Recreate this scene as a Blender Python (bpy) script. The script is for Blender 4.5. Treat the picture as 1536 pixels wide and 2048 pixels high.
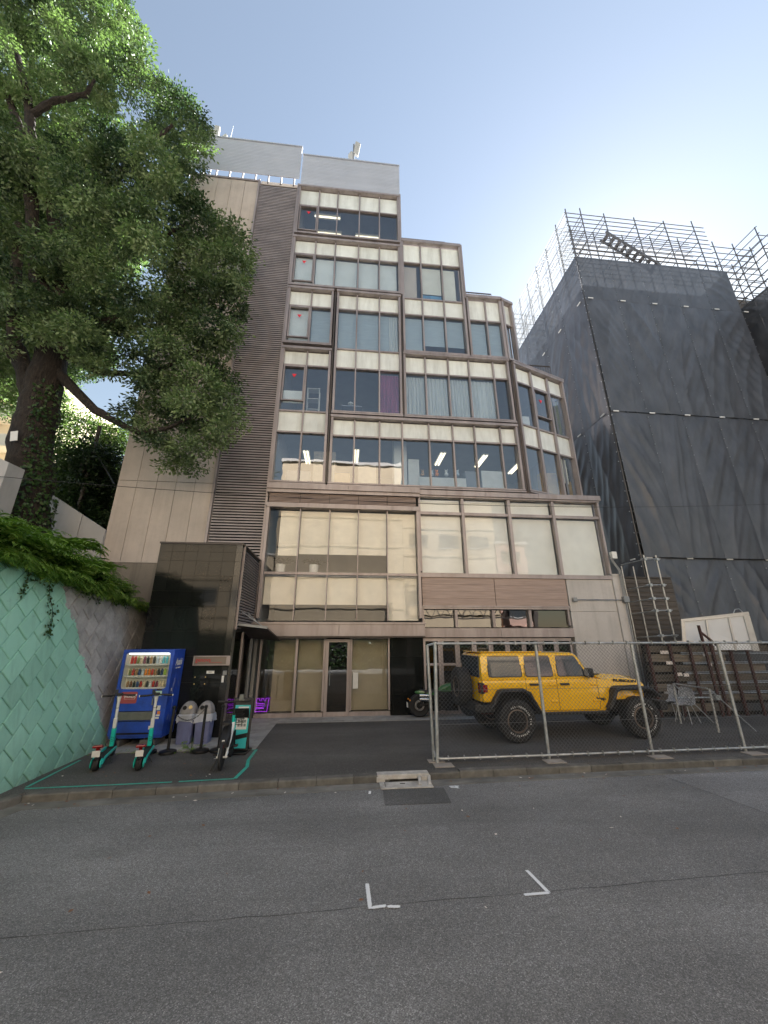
import bpy, bmesh, math, random
import numpy as np
from mathutils import Vector, Matrix, Euler

for _o in list(bpy.data.objects):
    bpy.data.objects.remove(_o, do_unlink=True)
SC = bpy.context.scene
COL = SC.collection
R = math.radians
RNG = random.Random(7)

# ------------------------------------------------------------------ camera
CAM_H = 2.1
PITCH, YAW, ROLL = R(18.6), R(-5.85), R(-0.15)
FPX = 769.0                                   # focal length in pixels of the 1536 wide photograph
FW = Vector((-math.sin(YAW) * math.cos(PITCH), math.cos(YAW) * math.cos(PITCH), math.sin(PITCH)))
_rt = Vector((math.cos(YAW), math.sin(YAW), 0))
_up = _rt.cross(FW)
RT = _rt * math.cos(ROLL) + _up * math.sin(ROLL)
UP = -_rt * math.sin(ROLL) + _up * math.cos(ROLL)
EYE = Vector((0, 0, CAM_H))
_cd = bpy.data.cameras.new('camera')
_cd.sensor_fit = 'HORIZONTAL'
_cd.sensor_width = 36.0
_cd.lens = 36.0 * FPX / 1536.0
_cd.clip_start = 0.05
_cd.clip_end = 3000
CAM = bpy.data.objects.new('camera', _cd)
COL.objects.link(CAM)
_m = Matrix((RT, UP, -FW)).transposed().to_4x4()
_m.translation = EYE
CAM.matrix_world = _m
SC.camera = CAM


def _ray(x, y):
    return FW + RT * ((x - 768) / FPX) - UP * ((y - 1024) / FPX)


def at(x, y, Y):
    d = _ray(x, y)
    return EYE + d * (Y / d.y)


def atz(x, y, z):
    d = _ray(x, y)
    return EYE + d * ((z - CAM_H) / d.z)


def atx(x, y, X):
    d = _ray(x, y)
    return EYE + d * (X / d.x)


# ------------------------------------------------------------------ sky, sun, exposure
SUN_EL, SUN_AZ = R(40), R(43)                 # azimuth measured from +Y towards +X
W = bpy.data.worlds.new('World')
SC.world = W
W.use_nodes = True
_nt = W.node_tree
_bg = _nt.nodes['Background']
_sky = _nt.nodes.new('ShaderNodeTexSky')
_sky.sky_type = 'NISHITA'
_sky.sun_disc = False
_sky.sun_elevation = SUN_EL
_sky.sun_rotation = SUN_AZ
_sky.air_density = 1.8
_sky.dust_density = 0.28
_sky.ozone_density = 2.6
_hz = _nt.nodes.new('ShaderNodeHueSaturation')   # thin summer haze greys the whole sky evenly
_hz.inputs['Saturation'].default_value = 0.72
_hz.inputs['Value'].default_value = 0.54
_nt.links.new(_sky.outputs[0], _hz.inputs['Color'])
_nt.links.new(_hz.outputs[0], _bg.inputs[0])
_bg.inputs[1].default_value = 0.05
_sl = bpy.data.lights.new('sun', 'SUN')
_sl.energy = 5.0
_sl.angle = R(0.53)
_sl.color = (1.0, 0.98, 0.95)
SUN = bpy.data.objects.new('sun', _sl)
COL.objects.link(SUN)
_sd = Vector((math.sin(SUN_AZ) * math.cos(SUN_EL), math.cos(SUN_AZ) * math.cos(SUN_EL), math.sin(SUN_EL)))
SUN.rotation_euler = _sd.to_track_quat('Z', 'Y').to_euler()
SUN.location = (20, 20, 40)
SC.view_settings.view_transform = 'Standard'
SC.view_settings.look = 'None'
SC.view_settings.exposure = 2.75
SC.view_settings.gamma = 1.0
SC.cycles.max_bounces = 8
SC.cycles.transparent_max_bounces = 24
SC.cycles.caustics_reflective = False
SC.cycles.caustics_refractive = False
SC.cycles.use_denoising = True
SC.cycles.sample_clamp_indirect = 6.0


# ------------------------------------------------------------------ materials
MATS = {}


def lin(h):
    """sRGB 0-255 triple to linear"""
    return tuple(((c / 255) / 12.92 if c / 255 <= 0.04045 else ((c / 255 + 0.055) / 1.055) ** 2.4) for c in h)


def _new(name):
    m = bpy.data.materials.new(name)
    m.use_nodes = True
    nt = m.node_tree
    return m, nt, nt.nodes['Principled BSDF'], nt.nodes['Material Output']


def _pos(nt, scale=(1, 1, 1)):
    g = nt.nodes.new('ShaderNodeNewGeometry')
    mp = nt.nodes.new('ShaderNodeMapping')
    mp.inputs['Scale'].default_value = scale
    nt.links.new(g.outputs['Position'], mp.inputs['Vector'])
    return mp.outputs[0]


def _noise(nt, vec, scale, detail=4, rough=0.55):
    n = nt.nodes.new('ShaderNodeTexNoise')
    n.inputs['Scale'].default_value = scale
    n.inputs['Detail'].default_value = detail
    n.inputs['Roughness'].default_value = rough
    nt.links.new(vec, n.inputs['Vector'])
    return n.outputs['Fac']


def _ramp(nt, fac, stops):
    r = nt.nodes.new('ShaderNodeValToRGB')
    e = r.color_ramp.elements
    while len(e) < len(stops):
        e.new(0.5)
    for i, (p, c) in enumerate(stops):
        e[i].position = p
        e[i].color = (*c, 1) if len(c) == 3 else c
    nt.links.new(fac, r.inputs[0])
    return r.outputs[0]


def _mix(nt, fac, a, b, mode='MIX'):
    n = nt.nodes.new('ShaderNodeMix')
    n.data_type = 'RGBA'
    n.blend_type = mode
    for i, v in ((0, fac), (6, a), (7, b)):
        if isinstance(v, (int, float)):
            n.inputs[i].default_value = v
        elif isinstance(v, tuple):
            n.inputs[i].default_value = (*v, 1)
        else:
            nt.links.new(v, n.inputs[i])
    return n.outputs[2]


def _math(nt, op, a, b=0.0, clamp=False):
    n = nt.nodes.new('ShaderNodeMath')
    n.operation = op
    n.use_clamp = clamp
    for i, v in ((0, a), (1, b)):
        if isinstance(v, (int, float)):
            n.inputs[i].default_value = v
        else:
            nt.links.new(v, n.inputs[i])
    return n.outputs[0]


def _bump(nt, p, fac, strength, dist=0.01):
    b = nt.nodes.new('ShaderNodeBump')
    b.inputs['Strength'].default_value = strength
    b.inputs['Distance'].default_value = dist
    nt.links.new(fac, b.inputs['Height'])
    nt.links.new(b.outputs[0], p.inputs['Normal'])


def M(name, col, rough=0.6, metal=0.0, var=0.0, vs=3.0, vstretch=(1, 1, 1), bump=0.0, bs=60.0,
      spec=0.5, coat=0.0, piece=0.0, dirt=None):
    """one named procedural material: colour with a noise variation, optional bump, optional piece-to-piece change"""
    if name in MATS:
        return MATS[name]
    m, nt, p, out = _new(name)
    p.inputs['Roughness'].default_value = rough
    p.inputs['Metallic'].default_value = metal
    p.inputs['Specular IOR Level'].default_value = spec
    p.inputs['Coat Weight'].default_value = coat
    c = None
    if var > 0 or bump > 0:
        v = _pos(nt, vstretch)
    if var > 0:
        f = _noise(nt, v, vs)
        lo = tuple(max(0, x * (1 - var)) for x in col)
        hi = tuple(min(1, x * (1 + var)) for x in col)
        c = _ramp(nt, f, [(0.3, lo), (0.7, hi)])
        r2 = _math(nt, 'MULTIPLY_ADD', f, 0.25)
        nt.nodes[-1].inputs[2].default_value = rough - 0.12
        nt.links.new(r2, p.inputs['Roughness'])
    if dirt:
        v2 = _pos(nt, dirt[2] if len(dirt) > 2 else (1, 1, 0.25))
        d = _ramp(nt, _noise(nt, v2, dirt[1], 6, 0.65), [(0.45, (0, 0, 0)), (0.75, (1, 1, 1))])
        c = _mix(nt, _math(nt, 'MULTIPLY', d, 0.7), c if c is not None else tuple(col), tuple(dirt[0]))
    if piece > 0:
        oi = nt.nodes.new('ShaderNodeObjectInfo')
        f = _math(nt, 'MULTIPLY_ADD', oi.outputs['Random'], 2 * piece)
        nt.nodes[-1].inputs[2].default_value = 1 - piece
        hs = nt.nodes.new('ShaderNodeHueSaturation')
        nt.links.new(f, hs.inputs['Value'])
        if c is None:
            hs.inputs['Color'].default_value = (*col, 1)
        else:
            nt.links.new(c, hs.inputs['Color'])
        c = hs.outputs[0]
    if c is None:
        p.inputs['Base Color'].default_value = (*col, 1)
    else:
        nt.links.new(c, p.inputs['Base Color'])
    if bump > 0:
        _bump(nt, p, _noise(nt, v, bs, 3), bump)
    MATS[name] = m
    return m


def emission(name, col, strength):
    if name in MATS:
        return MATS[name]
    m, nt, p, out = _new(name)
    p.inputs['Base Color'].default_value = (*col, 1)
    p.inputs['Emission Color'].default_value = (*col, 1)
    p.inputs['Emission Strength'].default_value = strength
    MATS[name] = m
    return m


def glass(name, tint=(0.86, 0.9, 0.92), ior=1.9, rough=0.0, refl=(1, 1, 1)):
    """window pane: clear body plus a Fresnel mirror layer"""
    if name in MATS:
        return MATS[name]
    m, nt, p, out = _new(name)
    nt.nodes.remove(p)
    t = nt.nodes.new('ShaderNodeBsdfTransparent')
    t.inputs[0].default_value = (*tint, 1)
    g = nt.nodes.new('ShaderNodeBsdfGlossy')
    g.inputs['Color'].default_value = (*refl, 1)
    g.inputs['Roughness'].default_value = rough
    f = nt.nodes.new('ShaderNodeFresnel')
    f.inputs[0].default_value = ior
    w = _noise(nt, _pos(nt), 0.9, 2)
    b = nt.nodes.new('ShaderNodeBump')
    b.inputs['Strength'].default_value = 0.07
    b.inputs['Distance'].default_value = 0.05
    nt.links.new(w, b.inputs['Height'])
    nt.links.new(b.outputs[0], g.inputs['Normal'])
    mx = nt.nodes.new('ShaderNodeMixShader')
    gm = nt.nodes.new('ShaderNodeNewGeometry')
    fr_ = _math(nt, 'MULTIPLY', f.outputs[0], _math(nt, 'SUBTRACT', 1.0, gm.outputs['Backfacing']))
    nt.links.new(fr_, mx.inputs[0])
    nt.links.new(t.outputs[0], mx.inputs[1])
    nt.links.new(g.outputs[0], mx.inputs[2])
    nt.links.new(mx.outputs[0], out.inputs[0])
    MATS[name] = m
    return m


def cloth(name, col, through=0.35, clear=0.0, var=0.15, vs=4.0, vstretch=(1, 1, 1)):
    """woven sheet or leaf: diffuse plus translucent light, with an open fraction"""
    if name in MATS:
        return MATS[name]
    m, nt, p, out = _new(name)
    c = _ramp(nt, _noise(nt, _pos(nt, vstretch), vs), [(0.3, tuple(x * (1 - var) for x in col)), (0.7, tuple(min(1, x * (1 + var)) for x in col))])
    nt.links.new(c, p.inputs['Base Color'])
    p.inputs['Roughness'].default_value = 0.6
    p.inputs['Specular IOR Level'].default_value = 0.25
    tr = nt.nodes.new('ShaderNodeBsdfTranslucent')
    nt.links.new(c, tr.inputs[0])
    mx = nt.nodes.new('ShaderNodeMixShader')
    mx.inputs[0].default_value = through
    nt.links.new(p.outputs[0], mx.inputs[1])
    nt.links.new(tr.outputs[0], mx.inputs[2])
    last = mx
    if clear > 0:
        tp = nt.nodes.new('ShaderNodeBsdfTransparent')
        m2 = nt.nodes.new('ShaderNodeMixShader')
        m2.inputs[0].default_value = clear
        nt.links.new(mx.outputs[0], m2.inputs[1])
        nt.links.new(tp.outputs[0], m2.inputs[2])
        last = m2
    nt.links.new(last.outputs[0], out.inputs[0])
    MATS[name] = m
    return m


def leafmat(name, dark, light, through=0.35, vs=1.1):
    if name in MATS:
        return MATS[name]
    m, nt, p, out = _new(name)
    v = _pos(nt)
    big = _noise(nt, v, vs, 3)
    fine = _noise(nt, v, 23.0, 1)
    tn = nt.nodes.new('ShaderNodeAttribute')
    tn.attribute_name = 'tone'
    f = _math(nt, 'ADD', _math(nt, 'MULTIPLY', big, 0.35), _math(nt, 'MULTIPLY', fine, 0.25))
    f = _math(nt, 'ADD', f, _math(nt, 'MULTIPLY', tn.outputs['Fac'], 0.5))
    c = _ramp(nt, f, [(0.32, dark), (0.8, light)])
    nt.links.new(c, p.inputs['Base Color'])
    p.inputs['Roughness'].default_value = 0.42
    p.inputs['Specular IOR Level'].default_value = 0.45
    tr = nt.nodes.new('ShaderNodeBsdfTranslucent')
    c2 = _mix(nt, 1.0, c, (1.0, 1.25, 0.55), 'MULTIPLY')
    nt.links.new(c2, tr.inputs[0])
    mx = nt.nodes.new('ShaderNodeMixShader')
    mx.inputs[0].default_value = through
    nt.links.new(p.outputs[0], mx.inputs[1])
    nt.links.new(tr.outputs[0], mx.inputs[2])
    nt.links.new(mx.outputs[0], out.inputs[0])
    MATS[name] = m
    return m


# ------------------------------------------------------------------ mesh building
ORG = {}            # name of a thing -> world origin its parts are measured from


class MB:
    """collects simple shapes and links them as one mesh object"""

    def __init__(s):
        s.v = []
        s.f = []

    def add(s, vs, fs):
        b = len(s.v)
        s.v += [tuple(v) for v in vs]
        s.f += [tuple(i + b for i in f) for f in fs]
        return s

    def box(s, x0, x1, y0, y1, z0, z1, m=None):
        vs = [(x0, y0, z0), (x1, y0, z0), (x1, y1, z0), (x0, y1, z0), (x0, y0, z1), (x1, y0, z1), (x1, y1, z1), (x0, y1, z1)]
        if m is not None:
            vs = [m @ Vector(v) for v in vs]
        return s.add(vs, [(0, 3, 2, 1), (4, 5, 6, 7), (0, 1, 5, 4), (1, 2, 6, 5), (2, 3, 7, 6), (3, 0, 4, 7)])

    def bar(s, p0, p1, w, h, upv=(0, 0, 1)):
        p0, p1 = Vector(p0), Vector(p1)
        d = p1 - p0
        L = d.length
        d.normalize()
        u = Vector(upv)
        if abs(d.dot(u)) > 0.98:
            u = Vector((0, 1, 0))
        a = d.cross(u).normalized()
        b = a.cross(d)
        m = Matrix((d, a, b)).transposed().to_4x4()
        m.translation = p0
        return s.box(0, L, -w / 2, w / 2, -h / 2, h / 2, m)

    def tube(s, pts, r, n=8, cap=True, closed=False):
        pts = [Vector(p) for p in pts]
        k = len(pts)
        rs = r if isinstance(r, (list, tuple)) else [r] * k
        base = len(s.v)
        prev = None
        for i, p in enumerate(pts):
            if closed:
                d = pts[(i + 1) % k] - pts[i - 1]
            else:
                d = pts[min(i + 1, k - 1)] - pts[max(i - 1, 0)]
            if d.length < 1e-9:
                d = Vector((0, 0, 1))
            d.normalize()
            if prev is None:
                u = Vector((0, 0, 1)) if abs(d.z) < 0.9 else Vector((1, 0, 0))
            else:
                u = prev
            a = d.cross(u)
            if a.length < 1e-6:
                a = d.cross(Vector((0.3, 1, 0.2)))
            a.normalize()
            b = a.cross(d).normalized()
            prev = b
            for j in range(n):
                t = 2 * math.pi * j / n
                s.v.append(tuple(p + (a * math.cos(t) + b * math.sin(t)) * rs[i]))
        for i in range(k if closed else k - 1):
            i2 = (i + 1) % k
            for j in range(n):
                j2 = (j + 1) % n
                s.f.append((base + i * n + j, base + i * n + j2, base + i2 * n + j2, base + i2 * n + j))
        if cap and not closed:
            s.f.append(tuple(base + j for j in range(n))[::-1])
            s.f.append(tuple(base + (k - 1) * n + j for j in range(n)))
        return s

    def lathe(s, prof, n=20, m=None, cap=True):
        """profile of (radius, height) turned round local z"""
        base = len(s.v)
        for (r, z) in prof:
            for j in range(n):
                t = 2 * math.pi * j / n
                v = Vector((r * math.cos(t), r * math.sin(t), z))
                s.v.append(tuple(m @ v if m is not None else v))
        k = len(prof)
        for i in range(k - 1):
            for j in range(n):
                j2 = (j + 1) % n
                s.f.append((base + i * n + j, base + i * n + j2, base + (i + 1) * n + j2, base + (i + 1) * n + j))
        if cap and prof[0][0] > 1e-5:
            s.f.append(tuple(base + j for j in range(n))[::-1])
        if cap and prof[-1][0] > 1e-5:
            s.f.append(tuple(base + (k - 1) * n + j for j in range(n)))
        return s

    def prism(s, poly, a0, a1, axis='y', m=None):
        """outline in the two other axes pushed from a0 to a1 along axis"""
        n = len(poly)
        vs = []
        for a in (a0, a1):
            for (u, w) in poly:
                v = {'y': (u, a, w), 'x': (a, u, w), 'z': (u, w, a)}[axis]
                vs.append(m @ Vector(v) if m is not None else v)
        fs = [tuple(range(n)), tuple(range(2 * n - 1, n - 1, -1))]
        fs += [(i, i + n, (i + 1) % n + n, (i + 1) % n) for i in range(n)]
        return s.add(vs, fs)

    def loft(s, rings, cap=True):
        n = len(rings[0])
        base = len(s.v)
        for r in rings:
            s.v += [tuple(p) for p in r]
        for i in range(len(rings) - 1):
            for j in range(n):
                j2 = (j + 1) % n
                s.f.append((base + i * n + j, base + i * n + j2, base + (i + 1) * n + j2, base + (i + 1) * n + j))
        if cap:
            s.f.append(tuple(base + j for j in range(n))[::-1])
            s.f.append(tuple(base + (len(rings) - 1) * n + j for j in range(n)))
        return s

    def build(s, name, mat, parent=None, smooth=False, bevel=0.0, seg=2, kind=None, label=None):
        o = Vector((0, 0, 0))
        if parent is not None:
            r = parent
            while r.parent is not None:
                r = r.parent
            o = ORG.get(r.name, o)
        me = bpy.data.meshes.new(name)
        me.from_pydata([(v[0] - o[0], v[1] - o[1], v[2] - o[2]) for v in s.v], [], s.f)
        bm = bmesh.new()
        bm.from_mesh(me)
        bmesh.ops.recalc_face_normals(bm, faces=bm.faces)
        if bevel > 0:
            es = [e for e in bm.edges if len(e.link_faces) == 2 and e.calc_face_angle(0) > R(28)]
            bmesh.ops.bevel(bm, geom=es, offset=bevel, segments=seg, affect='EDGES', profile=0.5, clamp_overlap=True)
        bm.to_mesh(me)
        bm.free()
        if smooth:
            me.shade_smooth()
            if hasattr(me, 'set_sharp_from_angle'):
                me.set_sharp_from_angle(angle=R(38))
        me.materials.append(MATS[mat] if isinstance(mat, str) else mat)
        ob = bpy.data.objects.new(name, me)
        COL.objects.link(ob)
        if parent is not None:
            ob.parent = parent
        if kind:
            ob['kind'] = kind
        if label:
            ob['label'] = label
        return ob


def tag(o, label, cat, group=None):
    o['label'] = label
    o['category'] = cat
    if group:
        o['group'] = group
    return o


def thing(name, label, cat, loc=(0, 0, 0), rz=0.0, group=None, world=False, rot=None):
    """an Empty at the base of a thing; world=True means its parts are given in world coordinates"""
    o = bpy.data.objects.new(name, None)
    o.empty_display_size = 0.2
    COL.objects.link(o)
    o.location = loc
    o.rotation_euler = rot if rot else (0, 0, rz)
    if world:
        ORG[o.name] = Vector(loc)
    return tag(o, label, cat, group)


def put(mesh_ob_data, name, parent, loc, rot=(0, 0, 0), scale=(1, 1, 1)):
    """a further object sharing mesh data, placed in the thing's own coordinates"""
    o = bpy.data.objects.new(name, mesh_ob_data)
    COL.objects.link(o)
    p = Vector(loc)
    if parent is not None:
        r = parent
        while r.parent is not None:
            r = r.parent
        p = p - ORG.get(r.name, Vector((0, 0, 0)))
        o.parent = parent
    o.location = p
    o.rotation_euler = rot
    o.scale = scale
    return o


def copy_tree(o, parent=None):
    c = o.copy()
    COL.objects.link(c)
    c.parent = parent
    if o.name in ORG:
        ORG[c.name] = ORG[o.name]
    for ch in list(o.children):
        copy_tree(ch, c)
    return c


def boxmesh(name, sx, sy, sz, mat, bevel=0.0):
    """mesh data of a box centred in x,y with its base at z=0 (for pieces that share data)"""
    mb = MB().box(-sx / 2, sx / 2, -sy / 2, sy / 2, 0, sz)
    ob = mb.build(name, mat, None, bevel=bevel, seg=1)
    me = ob.data
    bpy.data.objects.remove(ob)
    return me


def text(name, body, size, mat, parent=None, loc=(0, 0, 0), rot=(0, 0, 0), extrude=0.002, align='CENTER', scale=(1, 1, 1), shear=0.0, world=True, bold=0.0):
    cu = bpy.data.curves.new(name, 'FONT')
    cu.body = body
    cu.size = size
    cu.extrude = extrude
    cu.align_x = align
    cu.align_y = 'CENTER'
    cu.shear = shear
    cu.offset = bold
    cu.resolution_u = 3
    t = bpy.data.objects.new(name, cu)
    COL.objects.link(t)
    bpy.context.view_layer.update()
    me = bpy.data.meshes.new_from_object(t.evaluated_get(bpy.context.evaluated_depsgraph_get()))
    bpy.data.objects.remove(t)
    me.materials.clear()
    me.materials.append(MATS[mat] if isinstance(mat, str) else mat)
    me.name = name
    if world:
        return put(me, name, parent, loc, rot, scale)
    o = bpy.data.objects.new(name, me)
    COL.objects.link(o)
    o.parent = parent
    o.location = loc
    o.rotation_euler = rot
    o.scale = scale
    return o


def rrect(x0, x1, z0, z1, r, n=4):
    pts = []
    for (cx, cz, a0) in ((x1 - r, z1 - r, 0), (x0 + r, z1 - r, 90), (x0 + r, z0 + r, 180), (x1 - r, z0 + r, 270)):
        for i in range(n + 1):
            a = R(a0 + 90 * i / n)
            pts.append((cx + r * math.cos(a), cz + r * math.sin(a)))
    return pts


def struct(o):
    o['kind'] = 'structure'
    return o


# ------------------------------------------------------------------ shared materials
def asphalt(name, base, speck, tint=(1, 1, 1), big=0.18, tyre=False):
    m, nt, p, out = _new(name)
    v = _pos(nt)
    f1 = _noise(nt, v, 0.45, 5, 0.6)
    lo = tuple(base * (1 - big) * t for t in tint)
    hi = tuple(base * (1 + big) * t for t in tint)
    c = _ramp(nt, f1, [(0.3, lo), (0.7, hi)])
    # fine dark and light aggregate
    vo = nt.nodes.new('ShaderNodeTexVoronoi')
    vo.inputs['Scale'].default_value = 140
    nt.links.new(v, vo.inputs['Vector'])
    sep = nt.nodes.new('ShaderNodeSeparateColor')
    nt.links.new(vo.outputs['Color'], sep.inputs[0])
    g = _ramp(nt, sep.outputs[0], [(0.0, (0.58,) * 3), (0.55, (0.95,) * 3), (0.9, (1.35,) * 3), (1.0, (2.0,) * 3)])
    c = _mix(nt, 1.0, c, g, 'MULTIPLY')
    # sparse bright chips
    vo2 = nt.nodes.new('ShaderNodeTexVoronoi')
    vo2.inputs['Scale'].default_value = 34
    nt.links.new(v, vo2.inputs['Vector'])
    s2 = nt.nodes.new('ShaderNodeSeparateColor')
    nt.links.new(vo2.outputs['Color'], s2.inputs[0])
    near = _math(nt, 'LESS_THAN', vo2.outputs['Distance'], 0.16)
    pick = _math(nt, 'GREATER_THAN', s2.outputs[1], 1 - speck)
    c = _mix(nt, _math(nt, 'MULTIPLY', near, pick), c, (0.42, 0.41, 0.39))
    # broad worn lanes and patches along the street
    ln = _ramp(nt, _noise(nt, _pos(nt, (0.10, 0.55, 1)), 1.3, 5, 0.6), [(0.35, (0.78,) * 3), (0.65, (1.2,) * 3)])
    c = _mix(nt, 1.0, c, ln, 'MULTIPLY')
    # stains
    st = _ramp(nt, _noise(nt, _pos(nt, (0.6, 1.6, 1)), 1.1, 6, 0.7), [(0.52, (0, 0, 0)), (0.72, (1, 1, 1))])
    c = _mix(nt, _math(nt, 'MULTIPLY', st, 0.36), c, tuple(base * 0.55 * t for t in tint))
    nt.links.new(c, p.inputs['Base Color'])
    p.inputs['Roughness'].default_value = 0.8
    p.inputs['Specular IOR Level'].default_value = 0.35
    _bump(nt, p, sep.outputs[0], 0.35, 0.006)
    MATS[name] = m
    return m


asphalt('road asphalt', 0.195, 0.10, (1.0, 1.0, 1.0))
asphalt('lot asphalt', 0.095, 0.08, (1.04, 1.0, 0.96))
asphalt('patch asphalt', 0.11, 0.02)
asphalt('pale asphalt', 0.225, 0.12, (1, 1.0, 1.02))
M('kerb concrete', (0.125, 0.12, 0.11), 0.85, var=0.35, vs=5, bump=0.5, bs=90, piece=0.16, dirt=((0.07, 0.065, 0.055), 3.0, (1, 1, 1)))
M('gutter concrete', (0.19, 0.185, 0.17), 0.85, var=0.3, vs=3, bump=0.4, bs=80, dirt=((0.06, 0.055, 0.045), 1.6, (0.5, 2, 1)))
M('white concrete', (0.47, 0.455, 0.43), 0.8, var=0.2, vs=9, bump=0.6, bs=40, dirt=((0.2, 0.17, 0.14), 5.0, (1, 1, 1)))
M('paving stone', (0.36, 0.35, 0.335), 0.7, var=0.14, vs=6, bump=0.15, bs=120, piece=0.1, dirt=((0.16, 0.15, 0.14), 2.2, (1, 1, 1)))
M('teal tape', (0.03, 0.42, 0.33), 0.5, var=0.2, vs=14, dirt=((0.1, 0.16, 0.14), 6.0, (1, 1, 1)))
M('dry leaf', (0.23, 0.11, 0.06), 0.7, piece=0.5)
M('paper scrap', (0.62, 0.56, 0.52), 0.7, piece=0.2)


def sprayed():
    m, nt, p, out = _new('white spray paint')
    p.inputs['Base Color'].default_value = (0.78, 0.8, 0.82, 1)
    p.inputs['Roughness'].default_value = 0.7
    tc = nt.nodes.new('ShaderNodeTexCoord')
    sx = nt.nodes.new('ShaderNodeSeparateXYZ')
    nt.links.new(tc.outputs['Object'], sx.inputs[0])
    at_ = nt.nodes.new('ShaderNodeAttribute')
    at_.attribute_name = 'edge'
    f = _math(nt, 'ADD', _math(nt, 'MULTIPLY', at_.outputs['Fac'], 1.15), _math(nt, 'SUBTRACT', _noise(nt, _pos(nt), 130, 2), 0.95))
    a = _ramp(nt, f, [(0.05, (0, 0, 0)), (0.4, (1, 1, 1))])
    nt.links.new(a, p.inputs['Alpha'])
    MATS['white spray paint'] = m


sprayed()

# ------------------------------------------------------------------ ground, road, lot
g_ = struct(MB().box(-600, 600, -600, 600, -0.5, -0.112).build('ground', 'gutter concrete'))
road = struct(MB().box(-60, 60, -14, 7.6, -0.111, -0.100).build('road', 'road asphalt'))

KERB = [(-9.5, 2.0), (-4.92, 5.35), (-4.84, 6.3), (-4.76, 6.86), (-4.55, 7.08), (-3.0, 7.17), (-0.95, 7.28), (0.6, 7.36), (1.6, 7.40), (3.2, 7.46), (5.5, 7.5), (8.0, 7.53), (20.0, 7.6)]


def kerb_y(x):
    for (x0, y0), (x1, y1) in zip(KERB, KERB[1:]):
        if x0 <= x <= x1:
            return y0 + (y1 - y0) * (x - x0) / (x1 - x0)
    return KERB[-1][1]


lot_poly = [(x, y + 0.14) for x, y in KERB if -4.8 < x < 15.5] + [(15.5, 7.7), (15.5, 12.9), (-5.6, 12.9), (-5.6, 5.4), (-4.8, 5.5)]
lot = struct(MB().prism(lot_poly, -0.11, 0.0, 'z').build('forecourt', 'lot asphalt'))
struct(MB().box(-60, 60, 12.9, 60, -0.11, -0.002).build('ground_behind_buildings', 'gutter concrete'))

# kerb stones, each a piece of the kerb
kerb = bpy.data.objects.new('kerb', None)
COL.objects.link(kerb)
struct(kerb)


def along(step, gap):
    """pieces of the kerb line, each given by its two ends"""
    P = [Vector((x, y, 0)) for x, y in KERB]
    cum = [0.0]
    for p, q in zip(P, P[1:]):
        cum.append(cum[-1] + (q - p).length)

    def pos(t):
        for i in range(len(P) - 1):
            if t <= cum[i + 1]:
                return P[i].lerp(P[i + 1], (t - cum[i]) / (cum[i + 1] - cum[i]))
        return P[-1]
    t = 0.3
    while t < cum[-1] - 4.5:
        a, b = pos(t + gap), pos(t + step - gap)
        d = (b - a).normalized()
        yield a, b, Vector((-d.y, d.x, 0))
        t += step


Z = Vector((0, 0, 1))
for a, b, n in along(0.6, 0.004):
    if 0.62 < (a.x + b.x) / 2 < 1.62:
        continue
    h = 0.006 + RNG.uniform(-0.004, 0.004) + (0.008 if a.x > 1.7 else 0)
    prof = [(0, -0.11), (0.0, h - 0.022), (0.008, h - 0.006), (0.024, h), (0.148, h), (0.148, -0.11)]
    MB().loft([[a + n * u + Z * w for u, w in prof], [b + n * u + Z * w for u, w in prof]]).build('kerb_stone', 'kerb concrete', kerb)
gutter = bpy.data.objects.new('gutter', None)
COL.objects.link(gutter)
struct(gutter)
for i, (a, b, n) in enumerate(along(1.2, 0.003)):
    e = 0.0009 * (i % 3)
    q = [(-0.26, -0.0992), (-0.002, -0.0992), (-0.002, -0.0955 + e), (-0.26, -0.0955 + e)]
    MB().loft([[a + n * u + Z * w for u, w in q], [b + n * u + Z * w for u, w in q]]).build('gutter_slab', 'gutter concrete', gutter)

# street drain inlet set into the kerb
dr = thing('street_drain', 'chipped white concrete street drain inlet set in the kerb', 'drain', (1.1, 7.2, -0.09), world=True)
y0 = kerb_y(1.1)
mb = MB().box(0.63, 1.5, y0 - 0.02, y0 + 0.16, -0.06, 0.014)
mb.build('inlet_hood', 'white concrete', dr, bevel=0.012)
MB().box(1.36, 1.52, y0 - 0.04, y0 + 0.15, -0.09, -0.014).build('inlet_cheek', 'white concrete', dr, bevel=0.01)
MB().box(0.62, 0.76, y0 - 0.04, y0 + 0.15, -0.09, -0.014).build('inlet_cheek', 'white concrete', dr, bevel=0.01)
mb = MB()
mb.box(0.66, 1.5, y0 - 0.34, y0 - 0.28, -0.094, -0.078)
mb.box(0.66, 0.74, y0 - 0.277, y0 - 0.045, -0.094, -0.078)
mb.box(1.32, 1.5, y0 - 0.277, y0 - 0.045, -0.094, -0.078)
mb.build('inlet_frame', 'white concrete', dr, bevel=0.004)
M('worn grey steel', (0.36, 0.35, 0.34), 0.55, metal=0.3, var=0.2, vs=20)
M('black gap', (0.01, 0.01, 0.01), 0.9)
MB().box(0.755, 1.305, y0 - 0.27, y0 - 0.05, -0.094, -0.082).build('inlet_cover', 'white concrete', dr, bevel=0.004)
MB().box(0.99, 1.07, y0 - 0.16, y0 - 0.13, -0.0815, -0.080).build('lifting_slot', 'black gap', dr)
mb = MB()
for xx in (1.30, 1.46):
    mb.bar((xx, y0 - 0.26, -0.078), (xx + 0.03, y0 - 0.03, -0.02), 0.05, 0.03)
mb.build('broken_rib', 'white concrete', dr, bevel=0.006)

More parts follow.
